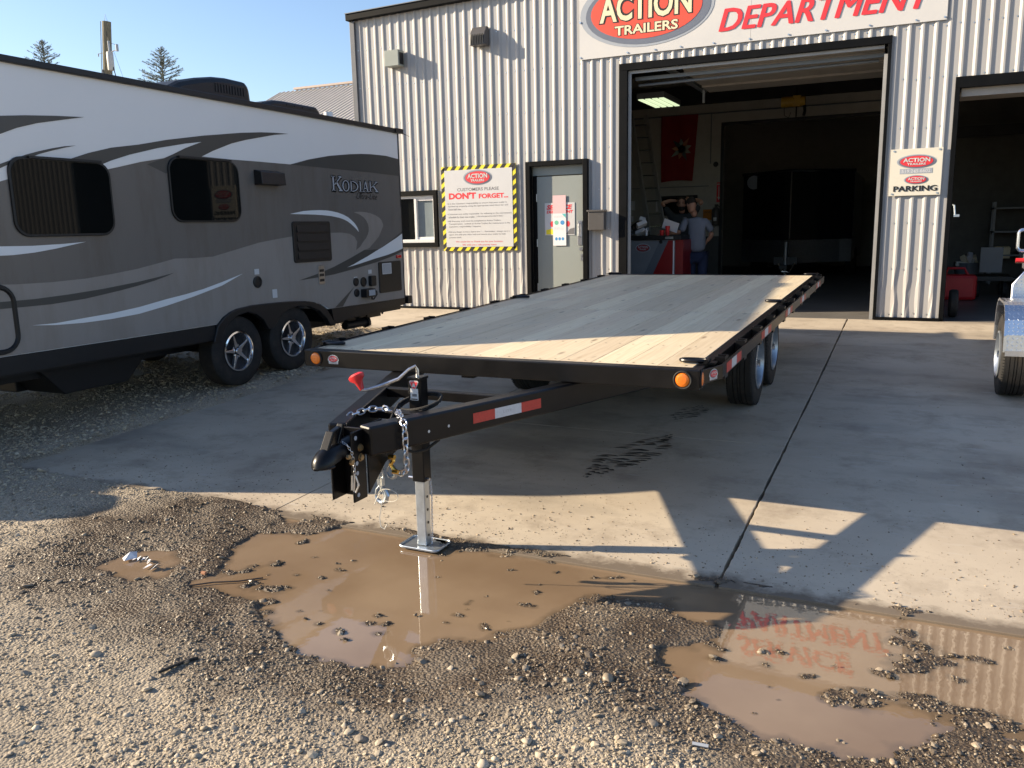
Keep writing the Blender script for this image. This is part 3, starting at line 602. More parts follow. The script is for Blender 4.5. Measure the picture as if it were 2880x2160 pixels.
# inside of the shop
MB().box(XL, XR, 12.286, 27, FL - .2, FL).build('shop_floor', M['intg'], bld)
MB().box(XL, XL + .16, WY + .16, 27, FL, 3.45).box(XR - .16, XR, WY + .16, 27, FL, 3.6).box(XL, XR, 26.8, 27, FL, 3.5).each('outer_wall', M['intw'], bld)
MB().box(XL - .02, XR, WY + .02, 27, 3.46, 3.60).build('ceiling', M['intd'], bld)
bw = MB(); BY = 20.0
bw.box(-6.3, -3.985, BY, BY + .2, FL, 3.46).box(-3.985, -0.66, BY, BY + .2, 2.20, 3.46).box(-0.66, .2, BY, BY + .2, FL, 3.46).box(-6.5, -6.3, WY + .16, BY + .2, FL, 3.46)
bw.each('partition_wall', M['intw'], bld)
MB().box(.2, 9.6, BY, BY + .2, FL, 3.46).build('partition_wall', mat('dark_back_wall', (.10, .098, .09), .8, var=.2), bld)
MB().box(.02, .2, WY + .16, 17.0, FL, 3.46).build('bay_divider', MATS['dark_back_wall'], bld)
MB().box(-6.3, -3.99, BY - .012, BY - .002, FL, -.30).box(-.65, .2, BY - .012, BY - .002, FL, -.30).each('dado_paint', mat('dark_grey_dado', (0.09, 0.095, 0.1), .6, var=.1), bld)
MB().box(-4.04, -3.975, BY - .03, BY - .014, FL, 2.26).box(-3.975, -.6, BY - .03, BY - .014, 2.19, 2.26).each('inner_door_trim', M['blackp'], bld)
for z_, h_ in ((3.02, .30), ): MB().box(-6.28, 3.9, 17.6, 17.75, z_, z_ + h_).build('ceiling_beam', M['intd'], bld)
MB().box(-6.28, 3.9, 19.84, 19.98, 2.69, 3.10).build('ceiling_beam', M['intd'], bld)
MB().tube([(-6.2, 19.97, 2.48), (-.4, 19.97, 2.48)], .018, 6).tube([(-4.27, 19.97, 2.48), (-4.27, 19.97, 1.36)], .012, 6).tube([(-6.2, 19.97, .86), (-4.3, 19.97, .86)], .01, 6).each('conduit', M['cgrey'], bld)
# flashing and trims
mb = MB(); mb.beam((-8.73, WY - .055, roofz(-8.73) - .0), (XR, WY - .055, roofz(XR) - .0), .11, .105); mb.build('roof_flashing', M['trim'], bld, bevel=.006)
MB().beam((-8.73, WY - .05, roofz(-8.73) + .058), (XR, WY - .05, roofz(XR) + .058), .15, .012).build('roof_edge', M['cgrey'], bld)
MB().box(-8.70, -8.61, WY - .045, WY - .003, FL + .02, 3.44).box(-8.70, -8.64, WY - .003, WY + .20, FL + .02, 3.44).each('corner_trim', mat('corner_trim_grey', (0.12, 0.125, 0.14), .4, var=.1), bld, bevel=.003)
mb = MB().box(-8.6, -5.51, WY - .05, WY - .004, FL - .01, FL + .035).box(-4.47, -3.99, WY - .05, WY - .004, FL - .01, FL + .035).box(-.37, .43, WY - .055, WY - .004, FL - .01, FL + .04)
mb.each('base_flashing', M['trim'], bld, bevel=.003)
# weeds and pebbles along the wall foot
# first garage opening: header, jambs, weather strips, rolled up door
gd = MB().box(-3.988, -.343, WY - .035, WY + .18, 2.215, 2.315).box(-3.988, -3.86, WY - .035, WY + .18, FL, 2.215)
gd.each('garage_frame', M['trim'], bld, bevel=.004)
MB().box(-.385, -.345, WY - .035, WY + .18, FL, 2.213).build('garage_jamb', M['trim'], bld, bevel=.003)
MB().box(-3.86, -3.815, WY + .02, WY + .035, FL, 2.212).box(-3.815, -.43, WY + .02, WY + .035, 2.17, 2.212).box(-.43, -.387, WY + .02, WY + .035, FL, 2.1).each('weather_strip', mat('weather_strip_grey', (0.33, 0.33, 0.33), .5, var=.1), bld)
odoor = []
for k in range(4):
    y0 = 12.75 + k * .62
    MB().box(-3.30, -.46, y0, y0 + .60, 2.33 - .03 * k, 2.375 - .03 * k).build('overhead_door_section', mat('overhead_door_white', (.55, .52, .48), .5, var=.06, dirt=(.3, .27, .23), dscale=3, damt=.4), bld, bevel=.006)
MB().box(-3.815, -.43, WY + .22, WY + .26, 2.10, 2.15).cyl((-3.8, WY + .35, 2.05), (-.5, WY + .35, 2.08), .02, 8).each('torsion_bar', M['cgrey'], bld)
MB().box(-3.45, -3.36, 12.7, 15.3, 2.26, 2.30).box(-.42, -.39, 12.7, 15.3, 2.25, 2.29).box(-3.37, -3.33, 15.0, 15.05, 2.05, 2.30).each('door_track', M['galv'], bld)
# second garage opening
MB().box(.413, 4.08, WY - .035, WY + .18, 1.60, 1.735).box(.413, .47, WY - .035, WY + .18, FL, 1.60).box(4.03, 4.08, WY - .035, WY + .18, FL, 1.60).each('garage_frame', M['trim'], bld, bevel=.004)
MB().box(.49, 4.0, WY + .05, WY + .10, 1.50, 1.60).build('door_bottom_seal', mat('pale_seal', (.34, .31, .28), .5, var=.1), bld)
for k in range(2): MB().box(.5, 3.95, 12.6 + k * .62, 13.2 + k * .62, 1.62 + .0 * k, 1.66).build('overhead_door_section', MATS['overhead_door_white'], bld)
MB().box(.6, 3.95, 19.0, 19.1, 1.55, 1.75).build('ceiling_beam', M['intd'], bld)
MB().tube([(.486, WY - .04, .165), (.50, WY - .07, .16), (.515, WY - .07, .04)], .012, 6).box(.50, .565, WY - .085, WY - .06, .015, .045).build('door_latch', M['galv'], bld)
# side door with frame
mb = MB().box(-5.503, -5.427, WY - .075, WY + .02, FL, 1.003).box(-4.549, -4.473, WY - .075, WY + .02, FL, 1.003).box(-5.427, -4.549, WY - .075, WY + .02, .931, 1.003)
mb.each('door_frame', M['trim'], bld, bevel=.004)
MB().box(-5.425, -4.551, WY + .045, WY + .07, .79, .929).build('transom_panel', M['door'], bld)
MB().box(-5.425, -5.358, WY + .03, WY + .07, FL, .788).build('door_stop', M['trim'], bld)
sd = MB().box(-5.353, -4.552, WY + .035, WY + .075, FL + .02, .772).build('side_door', M['door'], bld, bevel=.003)
MB().box(-4.671, -4.600, WY + .024, WY + .034, -.288, .082).build('door_plate', M['steel'], sd, bevel=.002)
MB().tube([(-4.635, WY + .03, .05), (-4.635, WY - .03, .03), (-4.635, WY - .035, -.14), (-4.635, WY + .03, -.17)], .009, 8).build('handle', M['steel'], sd, smooth=True)
MB().cyl((-4.61, WY + .034, -.35), (-4.61, WY + .005, -.35), .03, 14).cyl((-4.60, WY + .034, -.45), (-4.60, WY + .012, -.45), .018, 10).box(-4.615, -4.575, WY + .01, WY + .03, -.53, -.47).build('lock', M['steel'], sd, smooth=True)
for z_ in (.45, -.25, -.95): MB().cyl((-5.357, WY + .028, z_ - .06), (-5.357, WY + .028, z_ + .06), .009, 8).build('hinge', M['steel'], sd)
# window
mb = MB().box(-8.10, -7.13, WY - .06, WY + .01, .56, .640).box(-8.10, -7.13, WY - .06, WY + .01, -.292, -.22).box(-7.20, -7.13, WY - .06, WY + .01, -.22, .56).box(-8.10, -8.03, WY - .06, WY + .01, -.22, .56)
wf = mb.build('window', M['trim'], bld, bevel=.004)
MB().box(-8.03, -7.20, WY - .01, WY + .05, .515, .56).box(-8.03, -7.20, WY - .03, WY + .05, -.22, -.165).box(-7.235, -7.20, WY - .01, WY + .05, -.165, .515).box(-7.60, -7.555, WY - .015, WY + .045, -.165, .515).box(-7.555, -7.235, WY, WY + .03, .475, .515).box(-7.555, -7.235, WY, WY + .03, -.165, -.125).build('sash', M['pvc'], wf, bevel=.003)
MB().box(-7.555, -7.235, WY + .03, WY + .035, -.125, .475).build('pane', M['glass'], wf)
MB().box(-8.03, -7.60, WY + .035, WY + .04, -.165, .515).build('pane', M['glassd'], wf)
cb = MB()
for k in range(12):
    x_ = -7.54 + k * .026; cb.add([(x_, WY + .06 + .012 * (k % 2), -.16), (x_ + .026, WY + .06 + .012 * ((k + 1) % 2), -.16), (x_ + .026, WY + .06 + .012 * ((k + 1) % 2), .5), (x_, WY + .06 + .012 * (k % 2), .5)], [(0, 1, 2, 3)])
MB().box(-7.55, -7.24, WY + .052, WY + .055, -.12, .47).build('curtain', mat('pale_curtain', (.30, .34, .35), .8, var=.1, vscale=20), wf)
MATS['glass_clear'] = None

# ------------------------------------------------------------------ things on the front wall
WF = wall_fn(WY - .030)
# big sign
sg = thing('company_sign', 'large white sign over the garage door with a red oval logo and red slanted lettering', 'sign', (-2.16, WY, 2.43))
for k, (a, b) in enumerate(((-4.60, -2.12), (-2.117, .265))):
    MB().box(a, b, WY - .030, WY - .022, 2.43, 3.66).build('sign_panel', M['white'], sg)
logo(-3.60, 3.02, .985, .50, WF, .004, sg, letters=None, redm=M['redo'], thin=False)
for o_ in [c_ for c_ in sg.children if c_.name.startswith('lettering')]: bpy.data.objects.remove(o_)
for n_, m_, bo in ((.012, M['blk'], .075), (.015, M['cream'], .025)):
    text('lettering', 'ACTION', (-4.28 - (bo > .05) * .018, -2.93 + (bo > .05) * .018, 2.895 - (bo > .05) * .015, 3.26 + (bo > .05) * .015), WF, n_, m_, sg, bold=bo)
    text('lettering', 'TRAILERS', (-4.05 - (bo > .05) * .010, -3.12 + (bo > .05) * .010, 2.705 - (bo > .05) * .008, 2.835 + (bo > .05) * .008), WF, n_, m_, sg, bold=bo)
heavy('lettering', 'DEPARTMENT', (-2.555, .11, 2.595, 2.89), WF, .005, M['red'], sg, .012, .28)
heavy('lettering', 'SERVICE', (-2.05, -.36, 3.02, 3.32), WF, .005, M['red'], sg, .012, .28)
mb = MB()
for x_ in (-4.585, -3.86, -3.45, -3.08, -2.62, -2.13, -1.62, -1.15, -.62, -.08, .24):
    for z_ in (2.46, 3.62): mb.cyl((x_, WY - .03, z_), (x_, WY - .040, z_), .012, 8)
for x_ in (-4.585, .24):
    for z_ in (2.95,): mb.cyl((x_, WY - .03, z_), (x_, WY - .044, z_), .016, 8)
mb.build('sign_bolts', M['steel'], sg)
# customer notice
pn = thing('notice_board', 'square white customer notice with a black and yellow striped border beside the side door', 'sign', (-6.36, WY, -.36))
MB().box(-7.040, -5.685, WY - .036, WY - .022, -.360, 1.00).build('board', M['yellow'], pn)
def stripe(a, b):
    # black slanted bars round the border
    polys = []
    x0, x1, z0, z1, bw_ = -7.040, -5.685, -.360, 1.00, .062; n = 9
    for k in range(n):
        u = x0 + (k + .15) * (x1 - x0) / n; s = .075
        polys.append([(u, z1 - bw_), (u + s, z1 - bw_), (min(u + s + .05, x1), z1), (min(u + .05, x1), z1)])
        polys.append([(u, z0), (u + s, z0), (min(u + s + .05, x1), z0 + bw_), (min(u + .05, x1), z0 + bw_)])
        v = z0 + (k + .15) * (z1 - z0) / n
        polys.append([(x0, v), (x0 + bw_, v + .05), (x0 + bw_, min(v + .05 + .075, z1)), (x0, min(v + .075, z1))])
        polys.append([(x1 - bw_, v), (x1, v + .05), (x1, min(v + .05 + .075, z1)), (x1 - bw_, min(v + .075, z1))])
    return polys
mb = MB()
for p in stripe(0, 0): mb.add([WF(u, v, .0075) for u, v in p], [tuple(range(4))])
mb.build('border_stripes', M['blk'], pn)
MB().box(-6.978, -5.747, WY - .041, WY - .0355, -.298, .938).build('white_panel', M['vinyl'], pn)
logo(-6.363, .808, .265, .122, WF, .012, pn)
text('lettering', 'CUSTOMERS PLEASE', (-6.745, -5.985, .600, .650), WF, .012, M['grey3'], pn, bold=.01)
text('lettering', "DON'T", (-6.905, -6.40, .474, .578), WF, .012, M['red'], pn, bold=.05)
text('lettering', 'FORGET...', (-6.35, -5.82, .474, .550), WF, .012, M['red'], pn, bold=.04)
lines = [('\u2022It is the customers responsibility to ensure that your trailer is', .405, -6.94, -5.85), ('hooked up properly, using the appropriate rated draw bar and', .362, -6.92, -5.83), ('hitch ball size.', .316, -6.92, -6.68),
 ('\u2022Customers are solely responsible  for adhering to the maintenance', .236, -6.94, -5.77), ('schedule for their new trailer.', .190, -6.92, -6.43), ('( refer to the paperwork provided for details )', .192, -6.40, -5.92),
 ('\u2022All Warranty work must be completed at Action Trailers.', .122, -6.94, -5.96), ('Transportation   to/back to Action Trailers for maintenance is the', .078, -6.92, -5.80), ('customers responsibility / expense.', .034, -6.92, -6.32),
 ('\u2022Did you forget to buy a Spare tire ? .... Remember,  always carry a', -.052, -6.94, -5.80), ('spare tire with you. Also, lock and secure your trailer to help', -.096, -6.92, -5.88), ('prevent theft.', -.142, -6.92, -6.69)]
for s_, v_, a_, b_ in lines: text('lettering', s_, (a_, b_, v_ - .018, v_ + .012), WF, .012, M['grey3'], pn)
text('lettering', 'We would like to Thank you for your business.', (-6.80, -5.93, -.232, -.200), WF, .012, M['red'], pn)
text('lettering', 'We wish you a safe journey home', (-6.68, -6.05, -.284, -.250), WF, .012, M['red'], pn)
# mailbox
mx_ = thing('mailbox', 'dark grey metal mailbox on the ribbed wall right of the side door', 'mailbox', (-4.30, WY, -.06))
MB().box(-4.44, -4.185, WY - .135, WY - .022, -.065, .205).build('box', M['bronze'], mx_, bevel=.006)
MB().box(-4.455, -4.17, WY - .150, WY - .020, .207, .238).build('lid', M['bronze'], mx_, bevel=.006)
# parking sign
pk = thing('parking_sign', 'cream parking sign with two red oval logos on the narrow wall between the garage doors', 'sign', (.03, WY, .30))
MB().box(-.277, .331, WY - .036, WY - .024, .300, .892).build('board', mat('cream_board', (.70, .66, .56), .45, var=.03, dirt=(.5, .45, .36), dscale=4, damt=.2), pk, bevel=.002)
logo(.03, .730, .232, .088, WF, .008, pk)
MB().box(-.161, .220, WY - .0385, WY - .0365, .578, .642).build('phone_strip', M['greyp'], pk)
text('lettering', '519.245.6602', (-.140, .20, .587, .633), WF, .010, M['vinyl'], pk, bold=.03)
logo(.037, .500, .142, .058, WF, .008, pk)
heavy('lettering', 'PARKING', (-.225, .292, .352, .425), WF, .008, M['blk'], pk, .005)
MB().cyl((-.24, WY - .036, .868), (-.24, WY - .042, .868), .012, 8).cyl((.29, WY - .036, .868), (.29, WY - .042, .868), .012, 8).cyl((-.24, WY - .036, .325), (-.24, WY - .042, .325), .012, 8).cyl((.29, WY - .036, .325), (.29, WY - .042, .325), .012, 8).build('screws', M['steel'], pk)
# grey box fixture and louvred wall pack
gb = thing('wall_speaker_box', 'small grey green metal box fixture high on the ribbed wall near its left end', 'light fixture', (-7.8, WY, 2.63))
MB().box(-7.935, -7.668, WY - .20, WY - .02, 2.632, 2.878).build('housing', M['boxgrey'], gb, bevel=.004)
MB().box(-7.667, -7.662, WY - .165, WY - .05, 2.66, 2.84).build('side_grille', M['blackp'], gb)
lv = thing('wall_pack_light', 'bronze louvred wall light high on the ribbed wall left of the big sign', 'light fixture', (-6.22, WY, 2.78))
pr = [(WY - .02, 2.79), (WY - .20, 2.79), (WY - .18, 2.96), (WY - .10, 3.07), (WY - .02, 3.07)]
MB().prism(pr, lambda u, v, d: Vector((d, u, v)), -6.355, -6.10).build('housing', M['bronze'], lv, bevel=.006)
for k in range(8):
    x_ = -6.34 + k * .029
    MB().box(x_ + .008, x_ + .020, WY - .208, WY - .196, 2.80, 2.95).build('louvre', M['blackp'], lv)
# posters taped on the door
dp = thing('door_poster', 'white service department poster on the grey side door behind a hanging paper strip', 'poster', (-4.97, WY, -.13))
WD = wall_fn(WY + .034)
MB().box(-5.221, -4.717, WY + .028, WY + .033, -.133, .365).build('sheet', M['vinyl'], dp)
text('lettering', 'SERVICE', (-5.19, -4.76, .262, .335), WD, .0075, M['red'], dp, bold=.05, shear=.2)
text('lettering', 'DEPARTMENT', (-5.19, -4.745, .205, .250), WD, .0075, M['red'], dp, bold=.05, shear=.2)
flat('picture', [(-5.20, -.12), (-5.06, -.12), (-5.10, -.03), (-5.20, -.05)], WD, .0075, M['yellow'], dp); flat('picture', [(-4.87, -.12), (-4.725, -.12), (-4.725, -.02), (-4.80, -.04)], WD, .0075, M['grey3'], dp)
flat('picture', ell(-5.10, .04, .03, .045, 20), WD, .0075, M['red'], dp); flat('picture', ell(-4.83, .04, .03, .045, 20), WD, .0075, M['red'], dp)
ps = thing('paper_strip', 'long pink and white paper notice taped over the poster on the grey side door', 'notice', (-4.97, WY, -.3))
MB().box(-5.082, -4.862, WY + .018, WY + .0205, .205, .478).build('pink_sheet', mat('pink_paper', (.72, .48, .50), .6, var=.12, vscale=25, stretch=(8, 1, 1)), ps)
MB().box(-5.080, -4.860, WY + .018, WY + .0205, -.295, .203).build('white_sheet', M['paper'], ps)
WP = wall_fn(WY + .018)
flat('print', ell(-5.02, .06, .035, .035, 20), WP, .001, mat('green_print', (.15, .5, .35), .6), ps); flat('print', ell(-4.92, .06, .035, .035, 20), WP, .001, mat('blue_print', (.05, .28, .60), .6), ps)
for k in range(3): flat('print', ell(-5.025 + k * .055, -.19, .022, .026, 16), WP, .001, MATS['blue_print'], ps)
flat('print', [(-4.93, .195), (-4.865, .195), (-4.865, .13)], WP, .001, mat('teal_print', (.1, .5, .5), .6), ps)
for v_ in (.16, .145, -.01, -.03, -.05): text('lettering', 'please keep your distance', (-5.06, -4.90, v_ - .004, v_ + .004), WP, .001, M['grey3'], ps)

# ------------------------------------------------------------------ things inside the shop
fx = thing('shop_light', 'lit fluorescent ceiling fixture hanging in the dark garage', 'light fixture', (-4.2, 15.5, 2.2))
MB().box(-4.55, -4.05, 15.0, 16.2, 2.20, 2.30).build('housing', M['cgrey'], fx, bevel=.005)
for k in range(4):
    x_ = -4.49 + k * .126
    MB().box(x_ - .035, x_ + .05, 15.03, 16.17, 2.185, 2.199).build('tube', mat('fluorescent_tube', (.8, .85, .6), .4, emit=(.85, 1.0, .62), estr=.42), fx)
hz = thing('chain_hoist', 'yellow electric chain hoist hanging from the garage ceiling beam', 'hoist', (-2.2, 17.7, 2.0))
MB().cyl((-2.42, 17.7, 2.30), (-2.17, 17.7, 2.30), .10, 16).box(-2.20, -2.06, 17.62, 17.78, 2.20, 2.40).cyl((-2.06, 17.7, 2.3), (-1.98, 17.7, 2.3), .09, 16).build('motor', mat('hoist_yellow', (.55, .33, .03), .45, var=.2, dirt=(.1, .06, .02), dscale=8, damt=.5), hz, smooth=True)
MB().cyl((-2.15, 17.7, 2.38), (-2.15, 17.7, 3.02), .02, 8).tube([(-2.14, 17.7, 2.2), (-2.14, 17.7, 2.0), (-2.11, 17.7, 1.95), (-2.08, 17.7, 2.0)], .014, 6).tube([(-1.99, 17.7, 2.22), (-1.98, 17.7, 2.1), (-2.0, 17.7, 2.02)], .03, 6).tube([(-2.37, 17.7, 2.2), (-2.36, 17.7, 2.05), (-2.28, 17.7, 2.0), (-2.24, 17.7, 2.1)], .006, 5).build('hook_and_chain', M['blackp'], hz, smooth=True)
fg = thing('red_flag', 'red banner with a pale leaf like emblem hanging on the back wall of the garage', 'flag', (-5.0, 19.95, 1.0))
mb = MB(); nxx, nzz = 14, 10; vs = []
for j in range(nzz + 1):
    for i in range(nxx + 1):
        u = i / nxx; v = j / nzz
        vs.append((-5.42 + u * (.85 - .10 * (1 - v)) , 19.93 - .03 * math.sin(u * 9 + v * 2) - .01, .98 + .03 * math.sin(u * 3) * (1 - v) + v * 1.50))
mb.add(vs, [(j * (nxx + 1) + i, j * (nxx + 1) + i + 1, (j + 1) * (nxx + 1) + i + 1, (j + 1) * (nxx + 1) + i) for j in range(nzz) for i in range(nxx)])
mb.build('cloth', mat('red_cloth', (.27, .010, .014), .8, var=.15, vscale=5), fg, smooth=True)
for k, (a_, cc) in enumerate(zip(range(9), ((.35, .38, .34), (.5, .2, .12), (.25, .3, .3), (.05, .06, .06), (.55, .28, .16), (.3, .34, .3), (.5, .22, .13), (.1, .12, .12), (.35, .36, .3)))):
    an = math.radians(k * 40 + 15); r1 = .30 if k % 2 else .24
    p_ = [(-4.93 + .05 * math.cos(an - 1.2), 1.72 + .05 * math.sin(an - 1.2)), (-4.93 + .16 * math.cos(an - .28), 1.72 + .16 * math.sin(an - .28)), (-4.93 + r1 * math.cos(an), 1.72 + r1 * math.sin(an)), (-4.93 + .16 * math.cos(an + .28), 1.72 + .16 * math.sin(an + .28)), (-4.93 + .05 * math.cos(an + 1.2), 1.72 + .05 * math.sin(an + 1.2))]
    flat('emblem_point', p_, wall_fn(19.885), 0.0, mat('emblem_%d' % k, cc, .8), fg)
ld = thing('ladder', 'aluminium extension ladder leaning against the left wall inside the garage', 'ladder', (-5.2, 18.8, FL))
la, lb = Vector((-4.95, 18.6, -1.335)), Vector((-5.80, 19.3, 2.45)); dl = (lb - la)
for s_ in (-.17, .17):
    MB().beam(la + Vector((s_, s_ * .3, 0)), lb + Vector((s_ * .9, s_ * .3, 0)), .04, .13).build('rail', mat('dull_ladder_metal', (.45, .45, .44), .5, .2, var=.1), ld)
for k in range(13):
    p = la + dl * ((k + .5) / 13.2); MB().cyl(p + Vector((-.17, -.05, 0)), p + Vector((.17, .05, 0)), .016, 8).build('rung', M['alu'], ld)
fe = thing('fire_extinguisher', 'fire extinguisher hanging on the back wall beside the inner garage opening', 'extinguisher', (-4.1, 19.9, 0))
MB().lathe([(.0, -.30), (.085, -.29), (.09, -.27), (.09, .06), (.06, .11), (.025, .13), (.025, .17), (.0, .17)], (-4.10, 19.88, .24), 'z', 16, close=False).build('cylinder', M['bronze'], fe, smooth=True)
MB().box(-4.13, -4.05, 19.86, 19.90, .40, .43).tube([(-4.06, 19.87, .40), (-3.99, 19.86, .36), (-3.985, 19.86, .2), (-4.0, 19.86, .05)], .012, 6).build('valve_and_hose', M['blackp'], fe)
MB().box(-4.135, -4.065, 19.787, 19.79, .05, .13).build('label', M['paper'], fe)
es = thing('fire_arrow_sign', 'narrow red sign with a white down arrow above the fire extinguisher', 'sign', (-4.06, 19.98, .48))
MB().box(-4.115, -4.01, 19.975, 19.995, .48, .93).build('plate', M['red'], es)
WE = wall_fn(19.975); text('lettering', 'FIRE', (-4.10, -4.025, .87, .90), WE, .002, M['white'], es, bold=.03)
flat('arrow', [(-4.07, .84), (-4.055, .84), (-4.055, .60), (-4.03, .60), (-4.0625, .52), (-4.095, .60), (-4.07, .60)], WE, .002, M['white'], es)
nb = thing('orange_notice', 'orange notice sheet on the back wall left of the fire extinguisher', 'notice', (-4.32, 19.98, .08)); MB().box(-4.42, -4.22, 19.98, 19.99, .08, .32).build('sheet', mat('orange_sheet', (.6, .22, .02), .7), nb); text('lettering', 'CAUTION', (-4.39, -4.25, .24, .28), wall_fn(19.98), .002, M['blk'], nb)
for (x0_, z0_, w_, h_, lb_) in ((-5.56, .30, .09, .27, 'white notice sheet pinned beside the leaning ladder'), (-6.2, .35, .12, .22, 'upper white notice sheet on the far left of the garage back wall'), (-6.21, .08, .10, .13, 'lower small white notice sheet on the far left of the garage back wall')):
    o_ = MB().box(x0_, x0_ + w_, 19.975, 19.98, z0_, z0_ + h_).build('notice_sheet', M['paper']); tag(o_, lb_, 'notice', 'white notice sheets on the garage back wall')
wb = thing('wall_bell', 'small round security camera at the end of the conduit on the garage back wall', 'camera', (-4.15, 19.9, 1.34))
MB().lathe([(.0, 0), (.06, 0), (.055, .05), (.0, .08)], (-4.15, 19.98, 1.34), 'y', 16, close=False).build('dome', M['blackp'], wb, smooth=True); MB().box(-4.22, -4.08, 19.982, 19.99, 1.26, 1.42).build('plate', M['intw'], wb)
bz = thing('pass_window', 'dark framed opening in the garage back wall behind the two men', 'window', (-5, 19.98, .2)); MB().box(-5.45, -4.56, 19.97, 19.995, .20, .66).build('frame', M['blackp'], bz); MB().box(-5.40, -4.61, 19.962, 19.969, .25, .61).build('pane', M['glassd'], bz)
# service counter
ct = thing('service_counter', 'grey and red service counter with an oval logo just inside the garage', 'counter', (-4.2, 14.5, FL))
CF = wall_fn(14.30)
MB().box(-5.0, -3.64, 14.30, 14.95, FL, -.27).build('cabinet', M['cgrey'], ct, bevel=.004)
MB().box(-5.0, -3.53, 14.27, 15.0, -.268, -.19).build('worktop', M['blackp'], ct, bevel=.005)
flat('red_panel', [(-3.75, -.275), (-3.645, -.275), (-3.645, -1.33), (-4.24, -1.33)], CF, .003, M['cred'], ct)
flat('blue_grey_band', [(-3.90, -.275), (-3.75, -.275), (-4.24, -1.33), (-4.40, -1.33)], CF, .003, mat('band_grey', (.11, .13, .16), .4), ct)
MB().box(-3.639, -3.50, 14.34, 14.93, FL, -.27).build('end_panel', M['cred'], ct); MB().box(-3.665, -3.645, 14.285, 14.296, FL, -.28).build('edge_strip', M['paper'], ct)
logo(-4.20, -.40, .135, .075, CF, .006, ct, letters=M['greyp'], redm=M['cred'])
MB().cyl((-3.88, 14.30, -.30), (-3.88, 14.285, -.30), .03, 12).build('lock', M['blackp'], ct); MB().box(-3.80, -3.66, 14.262, 14.27, -.25, -.21).build('plate', M['steel'], ct)
o_ = MB().box(-.15, .13, 0, .004, -.09, .09).build('sheet_of_paper', M['paper']); o_.location = (-3.76, 14.5, -.03); o_.rotation_euler = (.3, .35, 0); tag(o_, 'white sheet of paper standing on the service counter', 'paper')
for x_, h_, l_ in ((-3.80, .16, 'tall red paper cup on the counter by the white sheet'), (-3.90, .09, 'short red paper cup on the counter left of the tall one')):
    o_ = MB().lathe([(0, 0), (.03, 0), (.042, h_), (.0, h_)], (x_, 14.42, -.19), 'z', 14, close=False).build('paper_cup', M['redpl'], smooth=True); tag(o_, l_, 'cup', 'paper cups on the service counter')
o_ = MB().lathe([(0, 0), (.02, 0), (.022, .09), (.012, .10), (.012, .13), (0, .13)], (-4.17, 14.40, -.19), 'z', 12, close=False).build('spray_bottle', M['paper'], smooth=True); tag(o_, 'small white bottle near the left end of the service counter', 'bottle')
cl = thing('clutter_pile', 'pile of grey parts and crumpled sheets at the left end of the service counter', 'clutter', (-4.4, 14.6, -.19))
for k in range(9):
    r_ = random.Random(k); a_ = r_.uniform(0, 3); p = Vector((-4.47 + r_.uniform(-.1, .2), 14.6 + r_.uniform(-.15, .2), -.19 + r_.uniform(.03, .25)))
    MB().box(-.09, .09, -.05, .05, -.02, .05, 0, Matrix.Translation(p) @ Euler((r_.uniform(-.7, .7), r_.uniform(-.7, .7), a_)).to_matrix().to_4x4()).build('part', [M['blackp'], M['cgrey'], M['paper']][k % 3], cl)
# black cargo trailer with V nose
cv = thing('cargo_trailer', 'black enclosed cargo trailer with a pointed nose inside the dark garage', 'trailer', (-2.45, 21.5, FL))
blkgl = mat('gloss_black_panel', (.008, .009, .011), .12, var=.1); tp = mat('dull_tread_plate', (.35, .36, .38), .4, .9, var=.15, vscale=30, bump=.3, bscale=60)
nose = [(-3.70, 21.1), (-3.45, 20.95), (-2.47, 20.12), (-1.45, 20.95), (-1.20, 21.1), (-1.20, 25.5), (-3.70, 25.5)]
MB().prism(nose, lambda u, v, d: Vector((u, v, d)), -.93, 1.12).build('body', blkgl, cv, bevel=.01)
MB().prism([(x_, y_ - .012) for x_, y_ in nose[:5]] + [(-1.20, 21.2), (-3.70, 21.2)], lambda u, v, d: Vector((u, v, d)), -.94, -.42).build('stone_guard', tp, cv)
MB().tube([(-3.71, 21.08, 1.13), (-3.45, 20.93, 1.13), (-2.47, 20.10, 1.13), (-1.45, 20.93, 1.13), (-1.19, 21.08, 1.13)], .035, 6).tube([(-2.47, 20.105, -.4), (-2.47, 20.105, 1.12)], .014, 6).build('nose_trim', M['alu'], cv)
logo(-3.25, .78, .0, .0, wall_fn(20), 0, cv) if False else None
MB().lathe([(0, 0), (.16, 0), (.16, .01), (0, .01)], (-3.42, 20.86, .93), 'y', 20, close=False).build('badge', M['greyd'], cv)
MB().beam((-3.0, 20.9, -1.0), (-2.47, 19.5, -1.0), .06, .10).beam((-1.94, 20.9, -1.0), (-2.47, 19.5, -1.0), .06, .10).box(-2.55, -2.39, 19.2, 19.55, -1.03, -.95).box(-2.72, -2.22, 19.58, 19.70, -.95, -.78).build('tongue', M['blackp'], cv)
MB().cyl((-2.47, 19.55, -1.25), (-2.47, 19.55, -.45), .035, 10).build('jack', M['galv'], cv)
MB().tube([(-2.6, 19.4, -.9), (-2.5, 19.3, -1.08), (-2.35, 19.3, -1.1), (-2.25, 19.4, -.9)], .02, 6).build('safety_chain', M['steel'], cv)
for x_ in (-3.60, -1.30): MB().cyl((x_ - .12, 22.9, -1.0), (x_ + .12, 22.9, -1.0), .335, 24).build('wheel', M['rubber'], cv)
